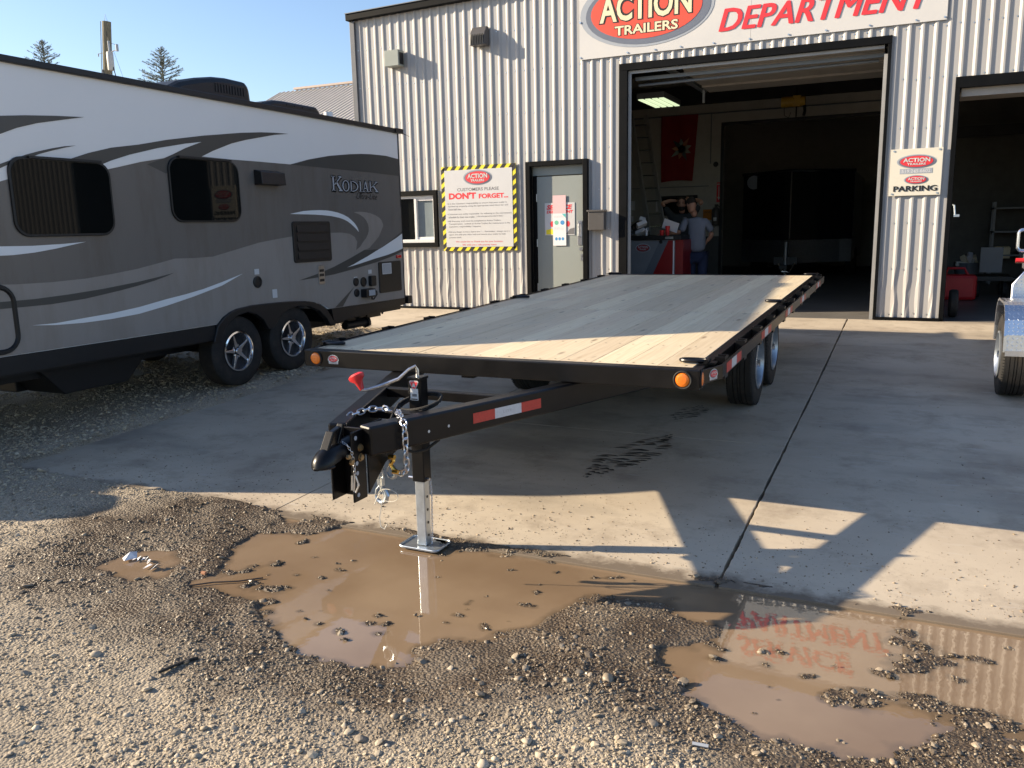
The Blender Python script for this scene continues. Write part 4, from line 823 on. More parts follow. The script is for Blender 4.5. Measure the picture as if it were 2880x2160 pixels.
# red fuel can, bins and hand truck beyond the second door
rc = thing('fuel_can', 'red plastic fuel can standing on the floor inside the second garage door', 'fuel can', (.72, 15.6, FL))
MB().prism([(.46, 15.5), (1.05, 15.5), (1.05, 15.8), (.46, 15.8)], lambda u, v, d: Vector((u, v, d)), FL, FL + .42).build('can', M['redpl'], rc, bevel=.06)
MB().tube([(.58, 15.65, FL + .40), (.62, 15.65, FL + .52), (.86, 15.65, FL + .52), (.92, 15.65, FL + .40)], .022, 8).build('handle', M['redpl'], rc, smooth=True)
tk = thing('hand_truck', 'grey flat bed cart with an upright panel in the dark behind the second garage door', 'cart', (1.3, 16.5, FL))
MB().box(1.12, 1.45, 16.3, 16.34, -.92, -.50).build('panel', M['cgrey'], tk); MB().box(1.0, 1.6, 16.1, 16.9, -1.05, -.98).build('deck', M['blackp'], tk)
for q_ in ((1.1, 16.2), (1.5, 16.2), (1.1, 16.8), (1.5, 16.8)): MB().cyl((q_[0] - .03, q_[1], -1.2), (q_[0] + .03, q_[1], -1.2), .13, 14).build('wheel', M['rubber'], tk)
bn = thing('waste_bin', 'grey open bin full of rags inside the second garage door', 'bin', (.98, 17.0, FL))
MB().lathe([(0, 0), (.2, 0), (.25, .55), (.22, .55), (.18, .02), (0, .02)], (1.0, 17.0, FL), 'z', 18, close=False).build('bucket', M['cgrey'], bn, smooth=True)
for k in range(5): MB().box(-.1, .1, -.08, .08, -.03, .06, 0, Matrix.Translation((.97 + .05 * k - .1, 17 + .04 * k - .1, FL + .52 + .05 * (k % 3))) @ Euler((k, k * .5, k)).to_matrix().to_4x4()).build('rag', [M['rope'], M['cream'], M['paper']][k % 3], bn, bevel=.02)
sw = thing('loose_wheel', 'small black wheel leaning just inside the left edge of the second garage door', 'wheel', (.60, 12.75, FL))
MB().lathe([(.10, -.05), (.17, -.055), (.19, -.03), (.19, .03), (.17, .055), (.10, .05)], (.60, 12.85, FL + .19), 'x', 24).build('tyre', M['rubber'], sw, smooth=True); MB().cyl((.57, 12.85, FL + .19), (.63, 12.85, FL + .19), .10, 16).build('hub', M['cgrey'], sw)
for (x0_, x1_, z1_, y_, lb_) in ((1.5, 2.6, .3, 19.4, 'low steel shelf at the back of the second garage bay'), (2.8, 3.7, .7, 19.3, 'taller steel shelf at the back right of the second garage bay')):
    sh = thing('steel_shelf', lb_, 'shelf', (x0_, y_, FL), 'steel shelves in the second bay')
    for k in range(4): MB().box(x0_, x1_, y_, y_ + .5, FL + .1 + k * (z1_ - FL - .15) / 3.2, FL + .13 + k * (z1_ - FL - .15) / 3.2).build('shelf_board', M['cgrey'], sh)
    for q_ in ((x0_, y_), (x1_ - .04, y_), (x0_, y_ + .46), (x1_ - .04, y_ + .46)): MB().box(q_[0], q_[0] + .04, q_[1], q_[1] + .04, FL, z1_).build('leg', M['cgrey'], sh)
# ------------------------------------------------------------------ travel trailer on the left
RX = -6.15
rv = thing('travel_trailer', 'grey, white and charcoal travel trailer with swoosh graphics parked on gravel at the left', 'camper', (-7.37, 6.9, -1.56))
RS = side_fn(RX)
prof_ = [(3.27, -.89), (3.27, .02), (3.33, .18), (3.48, .40), (3.75, .75), (4.0, 1.05), (4.12, 1.20), (4.25, 1.308), (9.60, 1.245), (9.602, -.915), (7.93, -.90), (7.80, -.83), (7.55, -.775), (6.55, -.755), (6.35, -.80), (6.2, -.885)]
MB().prism(prof_, lambda u, v, d: Vector((d, u, v)), -8.59, RX).build('body', M['rvwhite'], rv, bevel=.008)
# graphics, layered
MID = [(3.46, .34), (3.7, .37), (4.134, .419), (4.224, .445), (4.586, .415), (5.006, .52), (5.082, .554), (5.215, .584), (5.434, .636), (5.694, .683), (5.949, .741), (6.153, .729), (6.49, .725), (6.938, .728), (7.43, .728), (8.359, .727), (9.597, .734)]
SPL = [(3.28, -.33), (4.029, -.34), (4.163, -.346), (4.448, -.349), (4.759, -.34), (5.011, -.318), (5.281, -.288), (5.522, -.249), (5.714, -.216), (5.946, -.221), (6.183, -.217), (6.437, -.172), (6.845, -.099), (7.135, -.067), (7.362, -.046), (8.052, -.016), (8.27, -.015), (8.433, -.032), (8.534, -.071), (8.582, -.134), (8.552, -.227), (8.725, -.229), (9.054, -.23), (9.315, -.232), (9.597, -.235)]
flat('grey_graphic', MID + [p for p in SPL[::-1]], RS, .002, M['rvmid'], rv)
BOT = [(9.598, -.905), (7.95, -.898), (7.80, -.825), (7.55, -.770), (6.55, -.750), (6.35, -.795), (6.19, -.88), (3.28, -.878)]
flat('taupe_graphic', SPL + BOT, RS, .002, M['rvlow'], rv)
def dec(name, pts, m, n=.004): flat(name, pts, RS, n, m, rv)
dec('charcoal_swoosh', [(3.84, .84), (3.95, .86), (4.2, .895), (4.392, .919), (4.657, .943), (4.915, .960), (4.735, .923), (4.491, .871), (4.319, .82), (4.182, .764), (3.8, .62), (3.66, .58)], M['rvdark'])
dec('charcoal_swoosh', [(3.42, .26), (3.8, .40), (4.152, .547), (4.257, .587), (4.366, .628), (4.476, .661), (4.588, .69), (4.704, .715), (4.809, .728), (4.702, .703), (4.586, .672), (4.472, .638), (4.383, .601), (4.28, .571), (4.19, .535), (4.148, .516), (3.8, .36), (3.40, .18)], M['rvdark'])
dec('charcoal_swoosh', [(4.658, .59), (4.727, .615), (4.921, .679), (5.142, .736), (5.433, .784), (5.746, .849), (6.199, .925), (6.7, .995), (7.0, 1.027), (7.2, 1.04), (7.434, 1.049), (7.2, 1.018), (6.965, .971), (6.76, .93), (6.559, .88), (6.302, .791), (6.153, .729), (6.0, .65), (5.7, .55), (5.5, .62), (5.636, .665), (5.694, .684), (5.794, .722), (5.956, .791), (6.162, .863), (5.961, .833), (5.632, .768), (5.324, .691), (5.129, .63), (5.0, .58)], M['rvdark'])
dec('pale_swoosh', [(4.98, .572), (5.129, .628), (5.324, .689), (5.632, .766), (5.961, .831), (6.162, .863), (5.956, .793), (5.794, .724), (5.694, .686), (5.434, .638), (5.215, .586), (5.082, .556), (5.0, .53)], M['rvwhite'], .006)
dec('charcoal_arch', [(7.421, .726), (7.742, .799), (8.12, .863), (8.523, .909), (8.75, .928), (8.954, .938), (9.298, .941), (9.597, .917), (9.598, .70), (8.935, .715), (8.107, .722)], M['rvdark'])
dec('charcoal_stripe', [(3.29, -.46), (4.011, -.468), (4.286, -.469), (4.585, -.457), (4.911, -.436), (5.267, -.402), (5.48, -.375), (5.688, -.345), (5.58, -.375), (5.454, -.403), (5.27, -.435), (5.079, -.463), (4.737, -.504), (4.425, -.522), (4.138, -.522), (3.29, -.51)], M['rvdark'])
dec('white_stripe', [(4.238, -.67), (4.439, -.675), (4.693, -.662), (4.963, -.649), (5.255, -.623), (5.57, -.579), (5.8, -.553), (6.027, -.52), (6.3, -.465), (6.575, -.403), (6.272, -.505), (5.903, -.581), (5.562, -.64), (5.247, -.683), (4.957, -.698), (4.688, -.7), (4.437, -.69)], M['rvdecal'])
dec('white_stripe', [(3.3, -.08), (4.068, -.057), (4.324, -.06), (4.601, -.052), (4.799, -.04), (4.657, -.064), (4.511, -.089), (4.335, -.112), (4.159, -.125), (4.058, -.126), (3.3, -.20)], M['rvdecal'])
dec('white_arc', [(7.361, .198), (7.594, .231), (7.74, .24), (7.868, .244), (8.0, .242), (8.096, .235), (8.22, .219), (8.331, .194), (8.42, .165), (8.49, .128), (8.55, .09), (8.589, .053), (8.612, .02), (8.621, -.013), (8.58, .02), (8.525, .054), (8.47, .086), (8.405, .116), (8.33, .14), (8.247, .158), (8.1, .177), (7.956, .187), (7.8, .193), (7.679, .195)], M['rvdecal'])
dec('taupe_arc', [(8.537, .226), (8.66, .232), (8.778, .228), (8.89, .215), (8.999, .191), (9.08, .162), (9.132, .127), (9.16, .08), (9.166, .035), (9.14, -.01), (9.093, -.055), (9.03, -.1), (8.969, -.143), (8.9, -.182), (8.826, -.217), (8.725, -.232), (8.552, -.229), (8.64, -.19), (8.701, -.137), (8.77, -.09), (8.808, -.05), (8.835, -.005), (8.839, .038), (8.825, .085), (8.791, .127), (8.74, .165), (8.667, .196)], M['rvlow'])
dec('charcoal_swoosh', [(7.434, -.532), (7.776, -.477), (8.091, -.411), (8.405, -.327), (8.725, -.234), (9.054, -.232), (9.30, -.14), (9.597, .0), (9.598, -.281), (9.306, -.345), (8.946, -.402), (8.498, -.457), (8.082, -.501), (7.772, -.518)], M['rvdark'])
dec('grey_graphic', [(9.06, -.231), (9.3, -.14), (9.597, -.02), (9.598, .3), (9.2, .1), (9.05, -.08), (8.85, -.2)], M['rvmid'], .005)
dec('white_swoosh', [(8.342, -.433), (8.48, -.40), (8.614, -.361), (8.79, -.313), (8.959, -.26), (9.14, -.206), (9.323, -.145), (9.46, -.1), (9.598, -.047), (9.598, -.243), (9.42, -.283), (9.26, -.31), (9.1, -.332), (8.95, -.35), (8.611, -.399)], M['rvdecal'], .0065)
dec('charcoal_wedge', [(8.062, -.893), (8.27, -.78), (8.478, -.669), (8.36, -.76), (8.214, -.895)], M['rvdark'])
# lettering with drawn serifs
def serif(ch, x0, x1, z0, z1, n, m, par, gx_=0.0, gz_=0.0, sw=.16):
    mb = MB(); W_ = x1 - x0; H_ = z1 - z0; s = sw * H_; th = s * .45
    def P(p): mb.add([RS(x0 + u * W_ + gx_, z0 + v * H_ + gz_, n) for u, v in p], [tuple(range(len(p)))])
    a = s / W_; t = th / H_
    def stem(u): P([(u - a / 2, 0), (u + a / 2, 0), (u + a / 2, 1), (u - a / 2, 1)]); P([(u - a, 0), (u + a, 0), (u + a, t), (u - a, t)]); P([(u - a, 1 - t), (u + a, 1 - t), (u + a, 1), (u - a, 1)])
    if ch == 'K':
        stem(a); P([(1.4 * a, .42), (.82, 1 - t), (.92, 1 - t), (1.4 * a + .1, .40)]); P([(.38, .58), (.50, .66), (1.0, t), (.78, t)]); P([(.70, 1 - t), (1, 1 - t), (1, 1), (.70, 1)]); P([(.68, 0), (1.05, 0), (1.05, t), (.68, t)])
    if ch in 'OD':
        if ch == 'D': stem(a)
        c_ = .5 if ch == 'O' else a; ro = .5 if ch == 'O' else 1 - a; st = 0 if ch == 'O' else -PI / 2; en = 2 * PI if ch == 'O' else PI / 2; k_ = 20
        for i in range(k_):
            a0 = st + (en - st) * i / k_; a1 = st + (en - st) * (i + 1) / k_
            P([(c_ + ro * math.cos(a0), .5 + .5 * math.sin(a0)), (c_ + ro * math.cos(a1), .5 + .5 * math.sin(a1)), (c_ + (ro - a) * math.cos(a1), .5 + (.5 - t) * math.sin(a1)), (c_ + (ro - a) * math.cos(a0), .5 + (.5 - t) * math.sin(a0))])
    if ch == 'I': stem(.5)
    if ch == 'A':
        P([(.08, 0), (.16, 0), (.55, 1), (.45, 1)]); P([(.72, 0), (.95, 0), (.58, 1), (.42, 1)]); P([(.25, .3), (.75, .3), (.75, .38), (.25, .38)]); P([(-.05, 0), (.3, 0), (.3, t), (-.05, t)]); P([(.62, 0), (1.08, 0), (1.08, t), (.62, t)])
    mb.build('lettering', m, par)
LET = [('K', 8.135, 8.325, .468, .640), ('O', 8.335, 8.475, .468, .600), ('D', 8.49, 8.655, .468, .598), ('I', 8.668, 8.728, .468, .600), ('A', 8.745, 8.875, .472, .605), ('K', 8.89, 9.075, .478, .606)]
for ch, a, b, c_, d in LET:
    for gx_, gz_ in ((.012, -.014), (-.008, -.010), (.010, .006), (-.008, .008)): serif(ch, a, b, c_, d, .0075 if gz_ < 0 else .007, M['blk'], rv, gx_, gz_, .21)
    serif(ch, a, b, c_, d, .010, M['greyp'], rv)
text('lettering', 'Ultra-Lite', (8.61, 9.055, .385, .455), RS, .008, M['blk'], rv, shear=.45)
# roof edge and roof equipment
MB().beam((RX + .012, 4.2, 1.310), (RX + .012, 9.66, 1.272), .05, .050).build('roof_gutter', M['blackp'], rv, bevel=.006)
MB().add([(RX + .04, 9.56, 1.30), (RX - .02, 9.56, 1.30), (RX - .02, 9.70, 1.28), (RX + .05, 9.86, 1.205), (RX + .05, 9.80, 1.225), (RX + .04, 9.62, 1.24)], [(0, 1, 2, 3, 4, 5)]).box(RX - .03, RX + .045, 9.5, 9.68, 1.245, 1.302).build('gutter_spout', M['blackp'], rv)
MB().prism([(4.2, 1.30), (4.4, 1.345), (9.5, 1.29), (9.6, 1.245)], lambda u, v, d: Vector((d, u, v)), -8.55, RX - .02).build('roof', mat('camper_roof_membrane', (.5, .5, .5), .6, var=.05), rv)
ac = [(6.50, 1.32), (6.55, 1.44), (6.63, 1.52), (6.75, 1.58), (7.0, 1.645), (7.25, 1.69), (7.45, 1.705), (7.72, 1.70), (7.79, 1.66), (7.83, 1.30)]
acb = MB().prism(ac, lambda u, v, d: Vector((d, u, v)), -7.72, -6.95).build('air_conditioner', M['blackp'], rv, bevel=.06)
for k in range(11):
    u0 = 7.24 + k * .043
    for z0_, z1_ in ((1.53, 1.62), (1.40, 1.49)): MB().box(-6.955, -6.942, u0, u0 + .016, z0_, z1_).build('grille_slot', M['blk'], acb)
text('lettering', 'Dometic', (7.08, 7.27, 1.45, 1.48), side_fn(-6.948), .004, M['greyp'], acb)
vt = [(7.92, 1.30), (7.97, 1.45), (8.08, 1.53), (8.25, 1.57), (8.42, 1.58), (9.05, 1.58), (9.13, 1.52), (9.17, 1.28)]
vc = MB().prism(vt, lambda u, v, d: Vector((d, u, v)), -7.45, -7.0).build('roof_vent_cover', M['blackp'], rv, bevel=.04)
for k in range(4): MB().box(-7.005, -6.992, 8.46 + k * .15, 8.56 + k * .15, 1.53, 1.545).build('vent_slot', M['blk'], vc)
MB().cyl((-7.0, 9.29, 1.26), (-7.0, 9.29, 1.48), .045, 14).cyl((-7.0, 9.29, 1.48), (-7.0, 9.29, 1.54), .06, 14).build('vent_pipe', M['pvc'], rv, smooth=True)
# windows
def rrect(a, b, c_, d, r, lean=0.0, seg=6):
    P_ = []
    for cu_, cv_, a0 in ((b - r, d - r, 0), (a + r, d - r, 90), (a + r, c_ + r, 180), (b - r, c_ + r, 270)):
        for i in range(seg + 1):
            an = math.radians(a0 + 90 * i / seg); u = cu_ + r * math.cos(an); v = cv_ + r * math.sin(an); P_.append((u - lean * (v - c_), v))
    return P_
w1 = MB().prism(rrect(4.195, 5.09, .008, .612, .12), RS, .0, .022).build('window', M['blackp'], rv, bevel=.004)
MB().prism(rrect(4.215, 5.07, .028, .592, .105), RS, .0225, .025).build('pane', M['glassd'], w1)
w2 = MB().prism(rrect(5.72, 6.61, .115, .705, .12), RS, .0, .022).build('window', M['blackp'], rv, bevel=.004)
MB().prism(rrect(5.735, 6.595, .13, .69, .11), RS, .0225, .025).build('pane', M['glassd'], w2)
MB().box(RX, RX + .045, 4.36, 5.0, .600, .618).build('drip_rail', M['blackp'], w1); MB().box(RX, RX + .045, 5.84, 6.5, .698, .716).build('drip_rail', M['blackp'], w2)
MB().prism([(0, .645), (.10, .62), (.11, .495), (0, .49)], lambda u, v, d: Vector((RX + u, d, v)), 6.846, 7.215).build('vent_hood', M['blackp'], rv, bevel=.006)
fr = MB().prism(rrect(7.378, 8.045, -.335, .118, .03), RS, 0, .018).build('fridge_vent', M['blackp'], rv, bevel=.004)
for k in range(4): MB().prism([(.018, -.30 + k * .10), (.030, -.30 + k * .10), (.020, -.225 + k * .10), (.018, -.225 + k * .10)], lambda u, v, d: Vector((RX + u, d, v)), 7.44, 7.99).build('slat', M['blackp'], fr)
fo = MB().prism(rrect(7.786, 7.893, -.595, -.387, .006), RS, 0, .012).build('furnace_vent', M['steel'], rv)
for z_ in (-.44, -.49, -.55): MB().box(RX + .012, RX + .015, 7.80, 7.88, z_ - .018, z_ + .012).build('opening', M['blk'], fo)
for cu_, cv_, r_ in ((6.775, -.503, .062), (8.504, -.618, .052), (8.662, -.628, .060), (8.508, -.754, .050)):
    p_ = MB().lathe([(0, 0), (r_, 0), (r_, .014), (r_ * .8, .018), (r_ * .75, .012), (0, .014)], (RX, cu_, cv_), 'x', 20, close=False).build('inlet_port', M['blackp'], rv, smooth=True)
MB().prism(rrect(8.775, 8.885, -.69, -.56, .02), RS, 0, .05).build('cable_box', M['blackp'], rv, bevel=.005)
bx_ = MB().prism(rrect(8.60, 8.80, -.82, -.715, .015), RS, 0, .09).build('outside_shower_box', M['blackp'], rv, bevel=.005); MB().box(RX + .09, RX + .095, 8.65, 8.78, -.80, -.73).build('clear_cover', M['greyp'], bx_)
MB().tube([(RX + .03, 8.82, -.73), (RX + .06, 8.86, -.76), (RX + .05, 8.88, -.80), (RX + .03, 8.83, -.86), (RX + .03, 8.79, -.85), (RX + .03, 8.80, -.82)], .009, 6).build('tap', M['blackp'], rv)
for a, b, c_, d in ((6.74, 6.81, -.425, -.368), (6.99, 7.065, -.69, -.598), (8.465, 8.535, -.57, -.555), (8.775, 8.85, -.535, -.485)): flat('sticker', [(a, c_), (b, c_), (b, d), (a, d)], RS, .006, M['vinyl'], rv)
dp_ = MB().prism(rrect(9.006, 9.525, -.797, -.40, .02), RS, 0, .014).build('storage_door', M['blackp'], rv, bevel=.003)
st_ = MB().box(RX + .0145, RX + .016, 9.08, 9.29, -.56, -.42).build('sticker', M['vinyl'], dp_)
for k in range(7): MB().box(RX + .0165, RX + .0175, 9.10 + k * .026, 9.108 + k * .026, -.55, -.43).build('print_line', M['grey3'], st_)
MB().box(RX, RX + .03, 9.43, 9.53, -.368, -.325).build('marker_light', M['redlens'], rv, bevel=.008)
MB().tube([(RX + .004, q_[0], q_[1]) for q_ in rrect(3.36, 4.115, -.845, -.355, .12)], .020, 6, closed=True).build('hatch_gasket', M['blackp'], rv)
MB().box(RX - .01, RX + .006, 9.598, 9.612, -.9, 1.24).build('corner_moulding', M['blackp'], rv)
# black skirt, fender arches, underside
MB().prism([(3.27, -.879), (6.13, -.889), (6.13, -1.03), (3.27, -1.02)], RS, -.05, .006).prism([(7.99, -.899), (9.60, -.906), (9.60, -.995), (8.75, -1.02), (8.03, -1.08)], RS, -.05, .006).each('skirt', M['blackp'], rv)
fo_ = [(6.08, -1.05), (6.141, -.897), (6.246, -.816), (6.34, -.775), (6.432, -.752), (6.648, -.735), (6.889, -.737), (7.1, -.742), (7.301, -.750), (7.5, -.765), (7.65, -.79), (7.801, -.845), (7.9, -.92), (7.98, -1.03), (8.03, -1.10)]
fi_ = [(7.93, -1.10), (7.86, -1.0), (7.734, -.90), (7.572, -.835), (7.362, -.810), (7.207, -.835), (7.05, -.91), (6.95, -1.01), (6.87, -1.01), (6.80, -.90), (6.70, -.835), (6.574, -.800), (6.406, -.825), (6.291, -.885), (6.22, -.97), (6.18, -1.05)]
MB().prism(fo_ + fi_, RS, -.04, .03).build('fender', M['blackp'], rv, bevel=.008)
ub = MB().box(-8.5, RX - .06, 3.35, 6.1, -1.05, -.89).box(-8.5, RX - .06, 8.0, 9.58, -1.06, -.90).box(-8.2, -6.6, 3.3, 9.7, -1.10, -.75).box(-6.75, -6.55, 3.3, 9.6, -1.16, -.9).box(-8.25, -8.05, 3.3, 9.6, -1.16, -.9)
ub.build('chassis', M['blackp'], rv)
MB().box(-8.0, -7.0, 4.6, 5.5, -1.33, -1.05).prism([(4.45, -1.05), (4.7, -1.33), (5.35, -1.33), (5.65, -1.05)], lambda u, v, d: Vector((d, u, v)), -6.98, -6.5).build('holding_tank', M['blackp'], rv, bevel=.01)
MB().box(-8.45, RX + .02, 9.66, 9.76, -.99, -.885).build('rear_bumper', M['blackp'], rv, bevel=.004)
MB().cyl((-6.35, 8.5, -1.17), (-6.35, 8.95, -1.17), .05, 12).cyl((-6.35, 8.93, -1.17), (-6.35, 8.98, -1.17), .07, 12).tube([(-6.4, 8.6, -1.0), (-6.4, 8.62, -1.15)], .03, 6).tube([(-6.4, 8.85, -1.0), (-6.4, 8.87, -1.15)], .03, 6).box(-6.9, -6.45, 8.98, 9.10, -1.12, -1.0).cyl((-6.45, 9.1, -1.07), (-6.3, 9.22, -1.06), .012, 6).tube([(-6.4, 9.40, -1.0), (-6.4, 9.42, -1.10), (-6.4, 9.45, -1.02)], .018, 6).build('sewer_pipe', M['blackp'], rv, smooth=True)
for q_ in ((-6.5, 3.5), (-6.5, 9.2)): MB().box(q_[0] - .03, q_[0] + .03, q_[1] - .03, q_[1] + .03, -1.35 if q_[1] < 5 else -1.2, -1.0).build('stabiliser', M['blackp'], rv)
# tongue with gas bottle cover, ahead of the body
MB().beam((-8.1, 3.3, -1.1), (-7.37, 1.85, -1.12), .07, .12).beam((-6.64, 3.3, -1.1), (-7.37, 1.85, -1.12), .07, .12).box(-7.43, -7.31, 1.6, 1.95, -1.16, -1.06).cyl((-7.37, 2.0, -1.6), (-7.37, 2.0, -.70), .04, 10).build('tongue', M['blackp'], rv)
MB().lathe([(0, -.30), (.26, -.30), (.28, -.27), (.28, .12), (.24, .22), (.12, .27), (0, .27)], (-7.36, 2.50, -.80), 'z', 20, close=False).build('gas_bottle_cover', M['blackp'], rv, smooth=True)

def wheel(parent, cx_, cy_, cz_, R, wdt, rimR, side, style, tread=0):
    # side +1: outer face towards +x
    c_ = (cx_, cy_, cz_); h = wdt / 2
    tr = []
    if tread: 
        g = [(-.8, 0), (-.46, 0), (-.455, -.010), (-.40, -.010), (-.395, 0), (-.13, 0), (-.125, -.010), (-.07, -.010), (-.065, 0), (.065, 0), (.07, -.010), (.125, -.010), (.13, 0), (.395, 0), (.40, -.010), (.455, -.010), (.46, 0), (.8, 0)]
        tr = [(R + dz_, a_ * h) for a_, dz_ in g]
    else: tr = [(R, -.8 * h), (R, .8 * h)]
    tp_ = [(rimR, -h * .80), (rimR + .02, -h * .95), (rimR + (R - rimR) * .5, -h), (R - .03, -h * .97), (R - .008, -h * .88)] + tr + [(R - .008, h * .88), (R - .03, h * .97), (rimR + (R - rimR) * .5, h), (rimR + .02, h * .95), (rimR, h * .80)]
    ty = MB().lathe(tp_, c_, 'x', 56).build('wheel', M['rubber'], parent, smooth=True)
    if tread:
        mb = MB()
        for k in range(84):
            an = 2 * PI * k / 84
            for sg_ in (-1, 1):
                q = Vector((cx_ + sg_ * h * .82, cy_ + (R - .004) * math.cos(an), cz_ + (R - .004) * math.sin(an))); m_ = Matrix.Translation(q) @ Matrix.Rotation(an - PI / 2, 4, 'X')
                mb.box(-.012, .012, -.0035, .0035, -.004, .0035, 0, m_)
        tag(mb.build('tread_blocks', M['rubber'], ty), kind='stuff')
    xo = cx_ + side * h * .62
    MB().lathe([(rimR, -.05 * side), (rimR + .012, side * .045), (rimR - .004, side * .05), (rimR - .018, side * .02), (rimR - .03, -.08 * side), (0, -.08 * side)], (xo, cy_, cz_), 'x', 40, close=False).build('rim', M['chrome'] if style != 'steelw' else M['galv'], ty, smooth=True)
    if style == 'star':
        MB().cyl((xo - side * .035, cy_, cz_), (xo - side * .03, cy_, cz_), rimR - .02, 32).build('wheel_face', M['blk'], ty)
        mb = MB()
        for k in range(5):
            an = PI / 2 + .25 + 2 * PI * k / 5; e = Vector((0, math.cos(an), math.sin(an))); t_ = Vector((0, -math.sin(an), math.cos(an))); o_ = Vector((xo, cy_, cz_)); X_ = Vector((side, 0, 0))
            a_ = [e * .045 + t_ * .035, e * .045 - t_ * .035, e * (rimR - .012) - t_ * .026, e * (rimR - .012) + t_ * .026]
            a_ = [e * .04 + t_ * .024, e * .04 - t_ * .024, e * .10 - t_ * .014, e * (rimR - .01) - t_ * .008, e * (rimR - .01) + t_ * .008, e * .10 + t_ * .014]
            mb.add([o_ + p + X_ * -.015 for p in a_] + [o_ + p + X_ * .022 for p in a_], [tuple(range(6)), tuple(range(6, 12))] + [(i, (i + 1) % 6, 6 + (i + 1) % 6, 6 + i) for i in range(6)])
        mb.build('spokes', M['chrome'], ty, bevel=.002)
    else:
        MB().lathe([(rimR - .03, 0), (rimR - .045, .01 * side), (.12, .02 * side), (.095, .0), (0, .0)], (xo - side * .03, cy_, cz_), 'x', 40, close=False).build('wheel_face', M['chrome'] if style != 'steelw' else M['galv'], ty, smooth=True)
        mb = MB()
        for k in range(8):
            an = 2 * PI * (k + .5) / 8; q = Vector((xo - side * .018, cy_ + .148 * math.cos(an), cz_ + .148 * math.sin(an))); mb.cyl(q, q + Vector((side * .008, 0, 0)), .016, 10)
        mb.build('hand_holes', M['blk'], ty)
    MB().cyl((xo - side * .02, cy_, cz_), (xo + side * .045, cy_, cz_), .036, 20, r2=.032).build('hub_cap', M['chrome'], ty, smooth=True)
    mb = MB()
    for k in range(5 if style == 'star' else 6):
        an = 2 * PI * k / (5 if style == 'star' else 6); q = Vector((xo - side * .025, cy_ + .062 * math.cos(an), cz_ + .062 * math.sin(an))); mb.cyl(q, q + Vector((side * .04, 0, 0)), .011, 6)
    mb.build('lug_nuts', M['chrome'], ty)
    return ty
for cy_ in (6.475, 7.325):
    gz_ = float(prof(cy_)) + .358
    wheel(rv, RX - .145, cy_, gz_, .36, .215, .195, 1, 'star'); wheel(rv, -8.45, cy_, gz_, .36, .215, .195, -1, 'star')
    MB().cyl((-8.4, cy_, gz_), (RX - .2, cy_, gz_), .035, 8).build('axle', M['blackp'], rv)

# true size and standing place of the camper
rv.scale = (.96, .96, .96); rv.location = (-7.075, 6.624, -1.498)
# ------------------------------------------------------------------ black flatbed trailer in front
def dz(y): return -.8224 + .02 * y
fb = thing('flatbed_trailer', 'black flatbed trailer with a bare pine board deck parked in front of the garage', 'trailer', (-2.19, 7.2, -1.53))
TILT = Matrix.Rotation(math.atan(.02), 4, 'X')
T0 = Matrix.Translation((0, 0, -.8224)) @ TILT           # local frame: x, y along deck, z above deck surface
def tb(mb, x0, x1, y0, y1, z0, z1): return mb.box(x0, x1, y0, y1, z0, z1, 0, T0)
def tp3(x, y, z): return T0 @ Vector((x, y, z))
